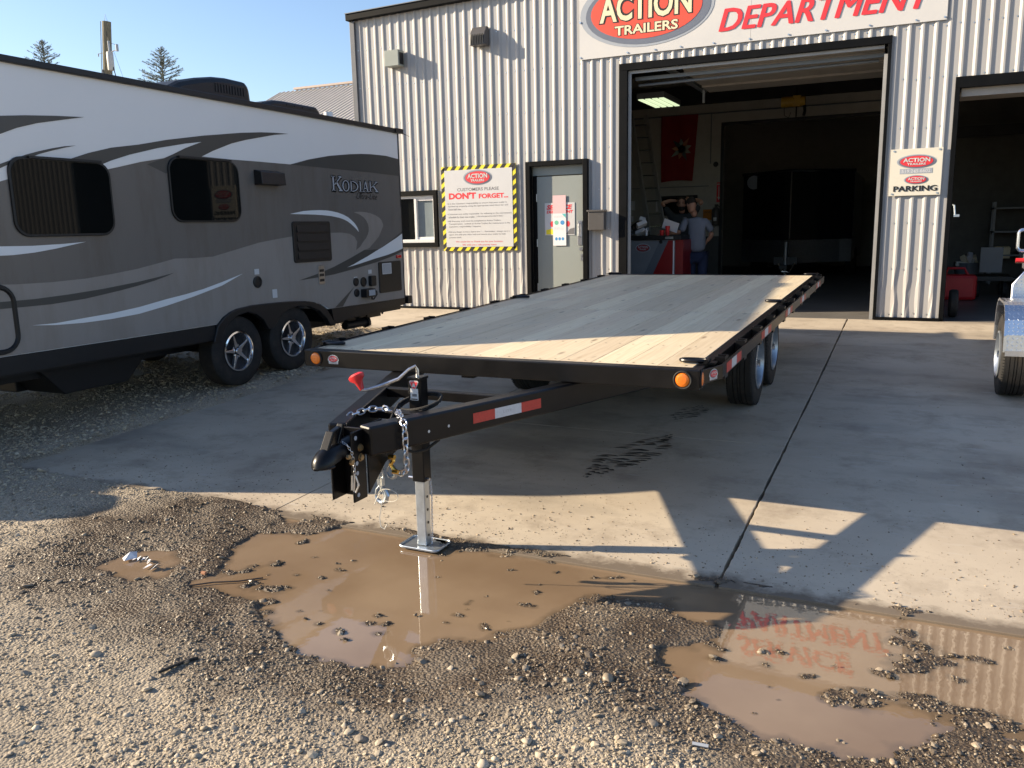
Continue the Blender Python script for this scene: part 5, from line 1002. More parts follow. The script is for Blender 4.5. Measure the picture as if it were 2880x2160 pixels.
# deck boards, each with its own tone
def wood(k):
    nm = 'pine_board_%d' % k
    if nm in MATS: return MATS[nm]
    r_ = random.Random(k * 7 + 1); b0 = (0.84, 0.705, 0.49); t_ = r_.uniform(.80, 1.06); wm_ = r_.uniform(-.02, .02)
    m = bpy.data.materials.new(nm); m.use_nodes = True; N = m.node_tree.nodes; L = m.node_tree.links; b = N['Principled BSDF']; b.inputs['Roughness'].default_value = .5
    tc = N.new('ShaderNodeTexCoord'); mp = N.new('ShaderNodeMapping'); mp.inputs['Scale'].default_value = (26, .9, 10); mp.inputs['Location'].default_value = (k * 3.1, k * 1.7, 0); L.new(tc.outputs['Object'], mp.inputs[0])
    g = N.new('ShaderNodeTexNoise'); g.inputs['Scale'].default_value = 2.2; g.inputs['Detail'].default_value = 7; g.inputs['Distortion'].default_value = .7; L.new(mp.outputs[0], g.inputs['Vector'])
    cr = N.new('ShaderNodeValToRGB'); L.new(g.outputs[0], cr.inputs[0])
    cr.color_ramp.elements[0].position = .30; cr.color_ramp.elements[0].color = ((b0[0] + wm_) * t_ * .86, b0[1] * t_ * .82, b0[2] * t_ * .76, 1)
    cr.color_ramp.elements[1].position = .62; cr.color_ramp.elements[1].color = ((b0[0] + wm_) * t_ * 1.0, b0[1] * t_ * 1.0, b0[2] * t_ * 1.0, 1)
    # knots
    m2 = N.new('ShaderNodeMapping'); m2.inputs['Scale'].default_value = (7.5, 2.1, 5); m2.inputs['Location'].default_value = (k * 1.37, k * 2.9, 0); L.new(tc.outputs['Object'], m2.inputs[0])
    vo = N.new('ShaderNodeTexVoronoi'); vo.inputs['Scale'].default_value = .9; L.new(m2.outputs[0], vo.inputs['Vector'])
    kr = N.new('ShaderNodeMapRange'); kr.inputs[1].default_value = .05; kr.inputs[2].default_value = .14; kr.inputs[3].default_value = .75; kr.inputs[4].default_value = 0; L.new(vo.outputs['Distance'], kr.inputs[0])
    mx = N.new('ShaderNodeMix'); mx.data_type = 'RGBA'; L.new(kr.outputs[0], mx.inputs[0]); L.new(cr.outputs[0], mx.inputs[6]); mx.inputs[7].default_value = (.20, .12, .06, 1)
    # scuffs and grime
    n3 = N.new('ShaderNodeTexNoise'); n3.inputs['Scale'].default_value = 2.3; n3.inputs['Detail'].default_value = 8; n3.inputs['Roughness'].default_value = .72; L.new(tc.outputs['Object'], n3.inputs['Vector'])
    r3 = N.new('ShaderNodeMapRange'); r3.inputs[1].default_value = .54; r3.inputs[2].default_value = .72; r3.inputs[4].default_value = .45; L.new(n3.outputs[0], r3.inputs[0])
    mx2 = N.new('ShaderNodeMix'); mx2.data_type = 'RGBA'; L.new(r3.outputs[0], mx2.inputs[0]); L.new(mx.outputs[2], mx2.inputs[6]); mx2.inputs[7].default_value = (.46, .41, .34, 1)
    L.new(mx2.outputs[2], b.inputs['Base Color'])
    bp = N.new('ShaderNodeBump'); bp.inputs['Strength'].default_value = .12; bp.inputs['Distance'].default_value = .003; L.new(g.outputs[0], bp.inputs['Height']); L.new(bp.outputs[0], b.inputs['Normal'])
    MATS[nm] = m; return m
NB = 13; XW0, XW1 = -3.420, -.982; bw_ = (XW1 - XW0) / NB
rb = random.Random(5); joint = 6.60
for k in range(NB):
    for j, (a, b) in enumerate(((4.262, joint - .002), (joint + .002, 10.225))):
        o_ = tb(MB(), XW0 + k * bw_ + .0008, XW0 + (k + 1) * bw_ - .0008, a, b, -.038, -.0005 - rb.uniform(0, .0016)).build('plank', wood((k * 2 + j) % 9), fb, bevel=.0012)
mb = MB()
for y_ in (4.31, 4.92, 5.53, 6.14, 6.56, 6.645, 7.25, 7.86, 8.47, 9.1, 9.7, 10.18):
    for k in range(NB):
        for q in (.25, .75):
            x_ = XW0 + (k + q) * bw_ + rb.uniform(-.008, .008); p = tp3(x_, y_ + rb.uniform(-.008, .008), .0006); n_ = 6
            mb.add([p + Vector((.0065 * math.cos(2 * PI * i / n_), .0065 * math.sin(2 * PI * i / n_), 0)) for i in range(n_)], [tuple(range(n_))])
tag(mb.build('deck_screws', mat('dark_screw', (.05, .045, .04), .5, .6, var=.2), fb), kind='stuff')
# frame round the deck
hd = tb(MB(), -3.451, -.927, 4.180, 4.258, -.104, .002).build('header_beam', M['black'], fb, bevel=.006)
tb(MB(), -3.451, -.927, 10.23, 10.31, -.13, .002).build('rear_beam', M['black'], fb, bevel=.006)
tb(MB(), -.979, -.927, 4.262, 10.23, -.104, -.001).build('side_rail', M['black'], fb, bevel=.004)
tb(MB(), -3.451, -3.423, 4.262, 10.23, -.104, -.001).build('side_rail', M['black'], fb, bevel=.004)
for sx in (1, -1):
    ox = -.857 if sx > 0 else -3.521; ix = -.927 if sx > 0 else -3.451
    mb = MB(); mb.add([tp3(ox, 4.43, -.008), tp3(ox, 10.25, -.008), tp3(ox, 10.25, -.080), tp3(ox, 4.43, -.080), tp3(ox - .010 * sx, 4.43, -.008), tp3(ox - .010 * sx, 10.25, -.008), tp3(ox - .010 * sx, 10.25, -.080), tp3(ox - .010 * sx, 4.43, -.080)], [(0, 1, 2, 3), (4, 7, 6, 5), (0, 4, 5, 1), (3, 2, 6, 7), (0, 3, 7, 4), (1, 5, 6, 2)])
    mb.add([tp3(ix, 4.235, -.008), tp3(ox, 4.428, -.008), tp3(ox, 4.428, -.085), tp3(ix, 4.235, -.085), tp3(ix - .008 * sx, 4.25, -.008), tp3(ox - .01 * sx, 4.44, -.008), tp3(ox - .01 * sx, 4.44, -.085), tp3(ix - .008 * sx, 4.25, -.085)], [(0, 1, 2, 3), (4, 7, 6, 5), (0, 4, 5, 1), (3, 2, 6, 7), (0, 3, 7, 4), (1, 5, 6, 2)])
    mb.build('rub_rail', M['black'], fb, bevel=.002)
    for k in range(10):
        y_ = 4.59 + k * .60
        if y_ > 10.1: y_ = 10.15
        a, b = sorted((ix + .001 * sx, ox - .011 * sx)); m_ = MB()
        for (x0, x1, y0, y1) in ((a, b, y_ - .045, y_ - .038), (a, b, y_ + .038, y_ + .045)): tb(m_, x0, x1, y0, y1, -.11, .012)
        xx = sorted((ox - .011 * sx, ox - .018 * sx)); tb(m_, xx[0], xx[1], y_ - .038, y_ + .038, -.11, .010)
        m_.build('stake_pocket', M['black'], fb, bevel=.0015)
    for y_ in (4.40, 7.37, 10.27):
        cx_ = ix - .075 * sx + 0
        pts = [(cx_ + .055 * math.cos(2 * PI * i / 18) * 1.35, y_ + .030 * math.sin(2 * PI * i / 18)) for i in range(18)]
        m_ = MB().tube([tp3(u, v, .014) for u, v in pts], .0105, 8, closed=True); m_.build('d_ring', M['black'], fb, smooth=True)
        m_ = MB(); tb(m_, *sorted((ix - .02 * sx, ix + .04 * sx)), y_ - .035, y_ + .035, .001, .010); m_.cyl(tp3(ix - .005 * sx, y_ - .045, .016), tp3(ix - .005 * sx, y_ + .045, .016), .012, 8); m_.build('d_ring_clip', M['black'], fb)
# reflective tape on the right rub rail
WS = lambda u, v, n: tp3(-.857 + n, u, v)
for y0 in (4.53, 5.72, 6.92, 7.92, 9.35):
    for k, m_ in enumerate((M['rtape'], M['wtape'], M['rtape'])):
        flat('reflective_tape', [(y0 + k * .148, -.072), (y0 + (k + 1) * .148, -.072), (y0 + (k + 1) * .148, -.018), (y0 + k * .148, -.018)], WS, .0012, m_, fb)
# lights and stickers
HF = lambda u, v, n: tp3(u, 4.180 - n, v)
def round_light(cx_, cz_, fn):
    prf = [(.046, 0), (.050, .004), (.046, .010), (.040, .008), (.038, .003)]
    ring = MB(); k_ = 28
    for i in range(k_):
        for (r0, n0), (r1, n1) in zip(prf, prf[1:]):
            a0, a1 = 2 * PI * i / k_, 2 * PI * (i + 1) / k_
            ring.add([fn(cx_ + r0 * math.cos(a0), cz_ + r0 * math.sin(a0), n0), fn(cx_ + r0 * math.cos(a1), cz_ + r0 * math.sin(a1), n0), fn(cx_ + r1 * math.cos(a1), cz_ + r1 * math.sin(a1), n1), fn(cx_ + r1 * math.cos(a0), cz_ + r1 * math.sin(a0), n1)], [(0, 1, 2, 3)])
    rg = ring.build('marker_light', M['rubber'], fb, smooth=True)
    l_ = MB(); prf = [(.038, .004), (.034, .010), (.022, .0135), (.001, .0145)]
    for i in range(k_):
        for (r0, n0), (r1, n1) in zip(prf, prf[1:]):
            a0, a1 = 2 * PI * i / k_, 2 * PI * (i + 1) / k_
            l_.add([fn(cx_ + r0 * math.cos(a0), cz_ + r0 * math.sin(a0), n0), fn(cx_ + r0 * math.cos(a1), cz_ + r0 * math.sin(a1), n0), fn(cx_ + r1 * math.cos(a1), cz_ + r1 * math.sin(a1), n1), fn(cx_ + r1 * math.cos(a0), cz_ + r1 * math.sin(a0), n1)], [(0, 1, 2, 3)])
    l_.build('lens', M['amber'], rg, smooth=True)
round_light(-3.36, -.050, HF); round_light(-1.012, -.052, HF)
EF = lambda u, v, n: tp3(-.927 + n, u, v)
round_light(4.222, -.050, lambda u, v, n: EF(4.222 + (u - 4.222) * .62, v, n))
def badge(cx_, cz_, fn, s=1.0, base=.0):
    pts = [(cx_ - .036 * s, cz_ - .028 * s), (cx_ + .036 * s, cz_ - .028 * s), (cx_ + .036 * s, cz_ - .012 * s)] + [(cx_ + .042 * s * math.cos(a), cz_ - .004 * s + .034 * s * math.sin(a)) for a in [math.radians(q) for q in range(0, 181, 15)]] + [(cx_ - .036 * s, cz_ - .012 * s)]
    o_ = flat('sticker', pts, fn, .0015, M['vinyl'], fb)
    flat('logo_rim', ell(cx_, cz_ + .004 * s, .036 * s, .022 * s, 24), fn, .0025, M['greyd'], o_); flat('logo_field', ell(cx_, cz_ + .004 * s, .032 * s, .018 * s, 24), fn, .0035, M['red'], o_)
    text('lettering', 'ACTION', (cx_ - .027 * s, cx_ + .027 * s, cz_ + .002 * s, cz_ + .015 * s), fn, .0045, M['vinyl'], o_, bold=.03)
    text('lettering', 'TRAILERS', (cx_ - .018 * s, cx_ + .018 * s, cz_ - .009 * s, cz_ - .002 * s), fn, .0045, M['vinyl'], o_)
    text('lettering', '519.245.6602', (cx_ - .03 * s, cx_ + .03 * s, cz_ - .025 * s, cz_ - .017 * s), fn, .0045, M['greyd'], o_)
badge(-3.225, -.052, HF)
CFN = lambda u, v, n: tp3(-.927 + .070 * u + n * .94, 4.235 + .193 * u - n * .34, v)
badge(.55, -.046, lambda u, v, n: CFN(.55 + (u - .55) / .205, v, n))
# under frame
for x_ in (-2.72, -1.66): tb(MB(), x_ - .05, x_ + .05, 5.0, 10.2, -.30, -.106).build('main_beam', M['black'], fb, bevel=.004)
for k in range(14): tb(MB(), -3.42, -.98, 4.60 + k * .42, 4.65 + k * .42, -.104, -.04).build('cross_member', M['black'], fb)
for y_ in (7.18, 8.02):
    zc = float(prof(y_)) + .352
    for sx, cx_ in ((1, -1.195), (-1, -3.185)): wheel(fb, cx_, y_, zc, .355, .225, .203, sx, 'steelw', tread=1)
    MB().cyl((-3.1, y_, zc), (-1.28, y_, zc), .038, 10).build('axle', M['black'], fb)
for x_ in (-2.72, -1.66):
    MB().beam((x_, 6.75, -.99), (x_, 8.45, -.96), .05, .05).beam((x_, 7.1, -1.09), (x_, 7.2, -.98), .05, .04).beam((x_, 7.95, -1.07), (x_, 8.05, -.96), .05, .04).box(x_ - .04, x_ + .04, 7.5, 7.7, -1.05, -.95).build('leaf_spring', M['black'], fb)
# V tongue: two channels meeting at the coupler
def rail(sx):
    c_ = -2.21; a = tp3(c_ + .075 * sx, 2.955, -.155); b = tp3(c_ + .555 * sx, 4.20, -.175); e = b + (b - a) * .75
    mb = MB(); mb.beam(a, e, .085, .135); return mb.build('tongue_rail', M['black'], fb, bevel=.010)
ra_, rbx = rail(1), rail(-1)
A_ = tp3(-2.21 + .075, 2.955, -.155); B_ = tp3(-2.21 + .555, 4.20, -.175); Dn = (B_ - A_); LR = Dn.length; Dn.normalize(); Sn = Dn.cross(Vector((0, 0, 1))).normalized(); Un = Sn.cross(Dn)
def RF(u, v, n): return A_ + Dn * u + Sn * (.0425 + n) + Un * v
for k, (u0, u1, m_) in enumerate(((.60, .745, M['rtape']), (.745, .93, M['wtape']), (.93, 1.075, M['rtape']))):
    flat('reflective_tape', [(u0, -.026), (u1, -.026), (u1, .026), (u0, .026)], RF, .0015, m_, fb)
text('lettering', 'LITE', (.80, .865, -.006, .008), RF, .0022, mat('faint_print', (.45, .46, .48), .4), fb)
for u_, v_ in ((.325, -.012), (.445, -.008)):
    flat('rail_hole', ell(u_, v_, .0065, .0075, 12), RF, .0012, M['vinyl'], fb)
MB().beam(tp3(-2.56, 3.78, -.13), tp3(-1.86, 3.78, -.13), .05, .05).beam(tp3(-2.40, 3.42, -.15), tp3(-2.02, 3.42, -.15), .10, .04).build('tongue_cross_brace', M['black'], fb, bevel=.004)
# channel plate with bolt holes, gusset, coupler
ch = MB()
for sx in (-1, 1):
    x0, x1 = sorted((-2.21 + .052 * sx, -2.21 + .062 * sx)); ch.box(x0, x1, 2.875, 2.975, -1.185, -.865)
ch.box(-2.262, -2.158, 2.968, 2.978, -1.185, -.865)
cp_ = ch.build('coupler_channel', M['black'], fb, bevel=.004)
mb = MB()
for z_ in (-.895, -1.01, -1.055, -1.11, -1.155):
    for sx in (-1, 1): mb.cyl((-2.21 + .060 * sx, 2.905, z_), (-2.21 + .0635 * sx, 2.905, z_), .010, 10)
mb.build('bolt_holes', M['greyp'], cp_)
mb = MB()
for z_ in (-.945, -.990): mb.cyl((-2.150, 2.935, z_), (-2.138, 2.935, z_), .014, 6).cyl((-2.150, 2.935, z_), (-2.147, 2.935, z_), .018, 14)
mb.cyl((-2.152, 2.845, -.965), (-2.140, 2.845, -.965), .011, 6).cyl((-2.152, 2.868, -.995), (-2.140, 2.868, -.995), .013, 6)
mb.build('bolts', mat('rusty_zinc', (.42, .30, .16), .4, .8, var=.3, vscale=60), cp_)
for sx in (1,): MB().prism([(2.98, -1.17), (2.98, -.90), (3.30, -.90), (3.30, -1.005), (3.12, -1.06)], lambda u, v, d: Vector((d, u, v)), -2.150, -2.140).prism([(2.98, -1.17), (2.98, -.90), (3.30, -.90), (3.12, -1.06)], lambda u, v, d: Vector((d, u, v)), -2.28, -2.27).build('gusset_plate', M['black'], fb, bevel=.003)
cpl = MB()
body = [(2.985, .050, -.930, .045), (2.93, .050, -.932, .046), (2.87, .046, -.938, .044), (2.83, .047, -.945, .047), (2.79, .054, -.950, .050), (2.755, .054, -.956, .049), (2.725, .044, -.962, .040), (2.705, .026, -.968, .026), (2.698, .008, -.973, .008)]
seg = 16; vs = []
for y_, rx_, zc, rz_ in body:
    for i in range(seg):
        a_ = PI * i / (seg - 1); vs.append((-2.21 + rx_ * math.cos(a_), y_, zc - .022 + rz_ * 1.25 * math.sin(a_)))
fs = [(j * seg + i, j * seg + i + 1, (j + 1) * seg + i + 1, (j + 1) * seg + i) for j in range(len(body) - 1) for i in range(seg - 1)]
fs += [((j + 1) * seg, (j + 1) * seg + seg - 1, j * seg + seg - 1, j * seg) for j in range(len(body) - 1)] + [tuple(range(seg))]
cpl.add(vs, fs); co_ = cpl.build('coupler', M['black'], fb, smooth=True)
MB().tube([(-2.21 + .047 * math.cos(a_), 2.765 + .060 * math.sin(a_) * -1 + .0, -.983 - .004) for a_ in [PI * i / 16 for i in range(17)]], .007, 6).build('coupler_lip', M['black'], co_, smooth=True)
MB().beam((-2.21, 2.765, -.925), (-2.21, 2.815, -.850), .040, .016, up=(0, -1, 1)).beam((-2.21, 2.81, -.858), (-2.21, 2.895, -.838), .026, .012).box(-2.222, -2.198, 2.83, 2.87, -.915, -.85).beam((-2.205, 2.84, -.91), (-2.205, 2.885, -.83), .03, .018, up=(0, -1, 1)).build('coupler_latch', M['black'], fb, bevel=.003)
# jack
JX, JY = -2.205, 3.53
MB().box(JX - .036, JX + .036, JY - .036, JY + .036, -1.275, -.732).build('jack_housing', M['black'], fb, bevel=.005)
MB().box(JX - .040, JX + .040, JY - .040, JY + .040, -.742, -.728).build('jack_cap', M['black'], fb, bevel=.003)
leg = MB().box(JX - .027, JX + .027, JY - .027, JY + .027, -1.620, -1.27).build('jack_leg', M['galv'], fb, bevel=.003)
mb = MB()
for k in range(4): mb.cyl((JX + .0265, JY, -1.36 - k * .07), (JX + .0285, JY, -1.36 - k * .07), .0075, 12)
mb.build('leg_holes', M['blk'], leg)
MB().cyl((JX - .075, JY - .005, -1.262), (JX + .05, JY - .005, -1.262), .007, 8).build('leg_pin', M['steel'], fb, smooth=True)
fp = MB(); pl = rrect(JX - .115, JX + .115, JY - .075, JY + .085, .025)
fp.prism(pl, lambda u, v, d: Vector((u, v, d)), -1.630, -1.624); fp.tube([(u, v, -1.621) for u, v in pl], .005, 6, closed=True)
fp.build('jack_foot', M['galv'], leg, bevel=.001)
MB().tube([(JX, JY, -.73), (JX, JY, -.695), (JX - .004, JY - .012, -.675), (JX - .03, JY - .03, -.690), (JX - .075, JY - .06, -.735), (JX - .155, JY - .10, -.768), (JX - .225, JY - .135, -.790), (JX - .245, JY - .140, -.786)], .0085, 8).build('jack_crank', M['steel'], fb, smooth=True)
kb = MB().lathe([(0, 0), (.012, 0), (.016, .02), (.022, .045), (.036, .062), (.038, .078), (.025, .088), (0, .088)], (0, 0, 0), 'z', 14, close=False)
kb.v = [tuple(Matrix.Translation((JX - .243, JY - .140, -.788)) @ Euler((0, -.45, 0)).to_matrix().to_4x4() @ Vector(((p[0]) * (1.25 if p[2] > .05 else 1), p[1] * (.75 if p[2] > .05 else 1), p[2]))) for p in kb.v]
kb.build('crank_knob', M['redpl'], fb, smooth=True)
JF = lambda u, v, n: Vector((JX + u, JY - .036 - n, v))
flat('warning_label', [(-.023, -.845), (.023, -.845), (.023, -.785), (-.023, -.785)], JF, .002, M['vinyl'], fb); flat('warning_label', [(-.010, -.788), (.010, -.788), (.027, -.752), (.022, -.744), (-.022, -.744), (-.027, -.752)], JF, .003, M['vinyl'], fb)
flat('warning_print', [(-.008, -.785), (.008, -.785), (.023, -.752), (-.023, -.752)], JF, .004, M['red'], fb); flat('warning_print', [(0, -.775), (.010, -.777), (.004, -.758), (-.004, -.758), (-.010, -.777)], JF, .005, M['vinyl'], fb)
text('lettering', 'WARNING', (-.019, .019, -.751, -.746), JF, .004, M['red'], fb); mbx = MB()
for k in range(9): mbx.add([JF(-.012 + k * .003, -.826, .003), JF(-.0105 + k * .003, -.826, .003), JF(-.0105 + k * .003, -.812, .003), JF(-.012 + k * .003, -.812, .003)], [(0, 1, 2, 3)])
mbx.add([JF(-.019, -.842, .003), JF(.019, -.842, .003), JF(.019, -.836, .003), JF(-.019, -.836, .003)], [(0, 1, 2, 3)]); mbx.build('label_print', M['blk'], fb)
# looped black cable and rubber hose
pts = [(JX + .02 + .115 * math.cos(t_) * (1 + .05 * k_), JY - .02 + .07 * math.sin(t_), -.865 + .035 * math.sin(t_ * 1.0 + .6) + .012 * k_) for k_ in range(2) for t_ in [2 * PI * i / 22 for i in range(22)]]
MB().tube(pts, .0075, 7).tube([(JX - .10, 3.50, -.87), (JX - .05, 3.36, -.90), (JX, 3.25, -.92)], .0075, 7).tube([(JX - .03, 3.40, -1.075), (JX + .01, 3.45, -1.105), (JX + .05, 3.50, -1.10), (JX + .09, 3.56, -1.06), (JX + .10, 3.6, -1.02)], .008, 7).build('wiring_cable', M['rubber'], fb, smooth=True)
# chains: every link a torus-like oval
lk = {}
def chain(pts, pitch, wire, wdt, m, parent, name='chain_link'):
    P_ = [Vector(p) for p in pts]; segs = [(b - a).length for a, b in zip(P_, P_[1:])]; tot = sum(segs); n = max(2, int(tot / pitch)); key = (pitch, wire, wdt, m.name)
    if key not in lk:
        Lh = pitch * .5 + wire * .9; Wh = wdt / 2; o_ = []
        for i in range(16):
            t_ = 2 * PI * i / 16; c_, s_ = math.cos(t_), math.sin(t_)
            o_.append((Wh * (abs(c_) ** .75) * (1 if c_ > 0 else -1), 0, (Lh - Wh) * (1 if s_ > .01 else -1 if s_ < -.01 else 0) + Wh * s_))
        lk[key] = MB().tube([(p[0], 0, p[2]) for p in o_], wire, 6, closed=True).build(name, m, None, smooth=True).data
        t_ = bpy.data.objects[-1] if False else None
        for ob in [q for q in bpy.data.objects if q.data == lk[key]]: bpy.data.objects.remove(ob)
    for k in range(n):
        s_ = (k + .5) * tot / n; i = 0
        while s_ > segs[i] and i < len(segs) - 1: s_ -= segs[i]; i += 1
        p = P_[i].lerp(P_[i + 1], s_ / segs[i]); d = (P_[i + 1] - P_[i]).normalized()
        q = d.to_track_quat('Z', 'Y').to_matrix().to_4x4() @ Matrix.Rotation(PI / 2 * (k % 2) + .4, 4, 'Z')
        o_ = bpy.data.objects.new(name, lk[key]); C.objects.link(o_); o_.parent = parent; o_.matrix_parent_inverse = parent_world(parent).inverted(); o_.matrix_basis = Matrix.Translation(p) @ q
chain([(-2.14, 3.24, -.842), (-2.10, 3.18, -.836), (-2.04, 3.11, -.838), (-2.012, 3.09, -.86), (-2.010, 3.09, -.92), (-2.010, 3.09, -1.00), (-2.014, 3.10, -1.07), (-2.04, 3.11, -1.10), (-2.07, 3.12, -1.105)], .030, .0042, .026, M['steel'], fb)
chain([(-2.17, 3.22, -.840), (-2.22, 3.24, -.835), (-2.29, 3.20, -.838), (-2.33, 3.12, -.855), (-2.345, 3.06, -.90)], .030, .0042, .026, M['steel'], fb)
chain([(-2.185, 3.14, -1.045), (-2.187, 3.14, -1.10), (-2.188, 3.14, -1.155)], .028, .0042, .024, M['galv'], fb)
chain([(-2.235, 2.87, -.905), (-2.19, 2.86, -.905), (-2.163, 2.86, -.915), (-2.150, 2.875, -.95), (-2.145, 2.88, -1.00), (-2.143, 2.88, -1.05)], .0125, .0016, .009, M['steel'], fb, 'fine_chain_link')
chain([(JX + .05, JY, -1.265), (JX + .055, JY, -1.35), (JX + .052, JY, -1.45), (JX + .05, JY, -1.55), (JX + .045, JY, -1.615)], .0125, .0015, .009, M['steel'], fb, 'fine_chain_link')
MB().tube([(-2.145, 2.88, -1.05), (-2.150, 2.875, -1.13), (-2.140, 2.875, -1.135), (-2.125, 2.88, -1.10), (-2.14, 2.88, -1.06)], .004, 6).tube([(-2.155, 2.878, -1.06), (-2.158, 2.875, -1.125)], .006, 6).build('coupler_pin', M['steel'], fb, smooth=True)
def hook(c_, s, m):
    pts = [(0, 0, .02), (0, 0, -.005), (.018, 0, -.018), (.026, 0, -.038), (.018, 0, -.060), (0, 0, -.068), (-.020, 0, -.060), (-.027, 0, -.042)]
    MB().tube([Vector(c_) + Vector(p) * s for p in pts], [.006 * s, .008 * s, .009 * s, .010 * s, .011 * s, .010 * s, .008 * s, .004 * s], 8).box(c_[0] - .012 * s, c_[0] + .012 * s, c_[1] - .008 * s, c_[1] + .008 * s, c_[2] + .0 * s, c_[2] + .028 * s).tube([Vector(c_) + Vector(p) * s for p in [(-.004, .0, .0), (-.022, 0, -.018), (-.027, 0, -.040)]], .003 * s, 6).build('safety_hook', m, fb, smooth=True)
hook((-2.190, 3.14, -1.185), 1.25, M['galv']); hook((-2.125, 3.14, -1.075), .95, M['galv'])
MB().tube([(-2.105, 3.12, -1.025), (-2.10, 3.12, -1.05), (-2.115, 3.12, -1.07), (-2.10, 3.12, -1.09), (-2.08, 3.12, -1.105)], .010, 8).cyl((-2.115, 3.11, -1.03), (-2.085, 3.11, -1.03), .012, 8).cyl((-2.10, 3.11, -1.10), (-2.07, 3.11, -1.10), .010, 8).build('shackle', M['brass'], fb, smooth=True)
MB().tube([(-2.175, 3.13, -1.05), (-2.172, 3.12, -1.12), (-2.168, 3.11, -1.20), (-2.19, 3.10, -1.24), (-2.205, 3.10, -1.27)], .0022, 5).tube([(-2.16 + .055 * math.cos(t_) + .035, 3.10, -1.215 + .030 * math.sin(t_)) for t_ in [2 * PI * i / 24 for i in range(25)]], .0018, 5).tube([(-2.168, 3.11, -1.20), (-2.15, 3.10, -1.22), (-2.165, 3.10, -1.27), (-2.18, 3.10, -1.33), (-2.175, 3.10, -1.375), (-2.155, 3.10, -1.385), (-2.14, 3.1, -1.36)], .0022, 5).tube([(-2.172, 3.12, -1.12), (-2.165, 3.11, -1.17), (-2.17, 3.10, -1.21), (-2.195, 3.10, -1.25)], .0022, 5).build('tied_cord', M['rope'], fb, smooth=True)
# ------------------------------------------------------------------ aluminium trailer at the right edge
at_ = thing('aluminium_trailer', 'shiny aluminium trailer with tread plate fender and box cut off by the right edge', 'trailer', (1.9, 8.4, -1.5))
dia = bpy.data.materials.new('diamond_tread_plate'); dia.use_nodes = True; N = dia.node_tree.nodes; L = dia.node_tree.links; b = N['Principled BSDF']
b.inputs['Metallic'].default_value = 1; b.inputs['Base Color'].default_value = (.78, .80, .84, 1); b.inputs['Roughness'].default_value = .27
def treadplate(parent, name, pts_fn, nu, nv, su, sv, m):
    mb = MB()
    for i in range(nu):
        for j in range(nv):
            u = (i + .5) * su; v = (j + .5) * sv; a = .8 if (i + j) % 2 else -.8
            e1 = (math.cos(a), math.sin(a)); e2 = (-e1[1], e1[0]); l_, w_ = su * .46, su * .13
            q = [(u + e1[0] * l_, v + e1[1] * l_), (u + e2[0] * w_, v + e2[1] * w_), (u - e1[0] * l_, v - e1[1] * l_), (u - e2[0] * w_, v - e2[1] * w_)]
            P4 = [pts_fn(x, y, .0004) for x, y in q]; 
            if any(p is None for p in P4): continue
            t_ = pts_fn(u, v, .0018); mb.add(P4 + [t_], [(0, 1, 4), (1, 2, 4), (2, 3, 4), (3, 0, 4)])
    tag(mb.build(name, m, parent), kind='stuff')
wy, wz = 8.16, float(prof(8.16)) + .342
wheel(at_, .855, wy, wz, .345, .205, .19, -1, 'steelw', tread=1)
wheel(at_, 2.92, wy, wz, .345, .205, .19, 1, 'steelw', tread=1)
# fender: flat topped arch, hollow
fp_ = [(wy - .43, -1.07), (wy - .425, -.94), (wy - .39, -.82), (wy - .34, -.755), (wy - .27, -.71), (wy - .18, -.69), (wy + .18, -.69), (wy + .27, -.71), (wy + .34, -.755), (wy + .39, -.82), (wy + .425, -.94), (wy + .43, -1.07)]
fi2 = [(y_ + (wy - y_) * .035, z_ - .012) for y_, z_ in fp_][::-1]
MB().prism(fp_ + fi2, lambda u, v, d: Vector((d, u, v)), .745, 1.06).build('fender', dia, at_, bevel=.002)
for x0_, x1_ in ((.742, .752), ):
    for a, b_ in zip(fp_, fp_[1:]): MB().beam((.750, a[0], a[1] - .008), (.750, b_[0], b_[1] - .008), .014, .02).build('fender_edge', M['alu'], at_)
MB().box(.76, 1.05, wy - .437, wy - .431, -1.11, -1.065).build('fender_step', M['alu'], at_)
arc = [0]
for a, b_ in zip(fp_, fp_[1:]): arc.append(arc[-1] + math.hypot(b_[0] - a[0], b_[1] - a[1]))
def fend(u, v, n):
    # u along x, v along the arch
    v = max(0, min(arc[-1] - 1e-4, v)); k = max(i for i in range(len(arc) - 1) if arc[i] <= v); t_ = (v - arc[k]) / (arc[k + 1] - arc[k]); a, b_ = fp_[k], fp_[k + 1]
    dy, dz_ = b_[0] - a[0], b_[1] - a[1]; l_ = math.hypot(dy, dz_); return Vector((.76 + u, a[0] + dy * t_ - dz_ / l_ * n, a[1] + dz_ * t_ + dy / l_ * n))
treadplate(at_, 'tread_pattern', fend, 9, int(arc[-1] / .030), .032, .030, M['alu'])
PB = 8.70
pan = [(.875, -1.05), (.875, -.60), (.965, -.475), (2.87, -.475), (2.96, -.60), (2.96, -1.05)]
MB().prism(pan, lambda u, v, d: Vector((u, d, v)), PB, PB + .012).build('front_panel', dia, at_, bevel=.002)
def pf(u, v, n):
    x_ = .885 + u; z_ = -1.05 + v
    if z_ > -.48 or x_ > 2.95 or z_ > -.60 + (x_ - .875) * 1.35: return None
    return Vector((x_, PB - n, z_))
treadplate(at_, 'tread_pattern', pf, 60, 18, .033, .031, M['alu'])
MB().tube([(.87, PB - .004, -1.05), (.87, PB - .004, -.598), (.962, PB - .004, -.468), (2.87, PB - .004, -.468)], .010, 6).build('panel_edging', M['alu'], at_, smooth=True)
MB().box(.955, 1.6, PB - .01, PB + .25, -.466, -.36).box(.94, 1.0, PB - .03, PB + .1, -.40, -.33).build('top_box', M['alu'], at_, bevel=.004)
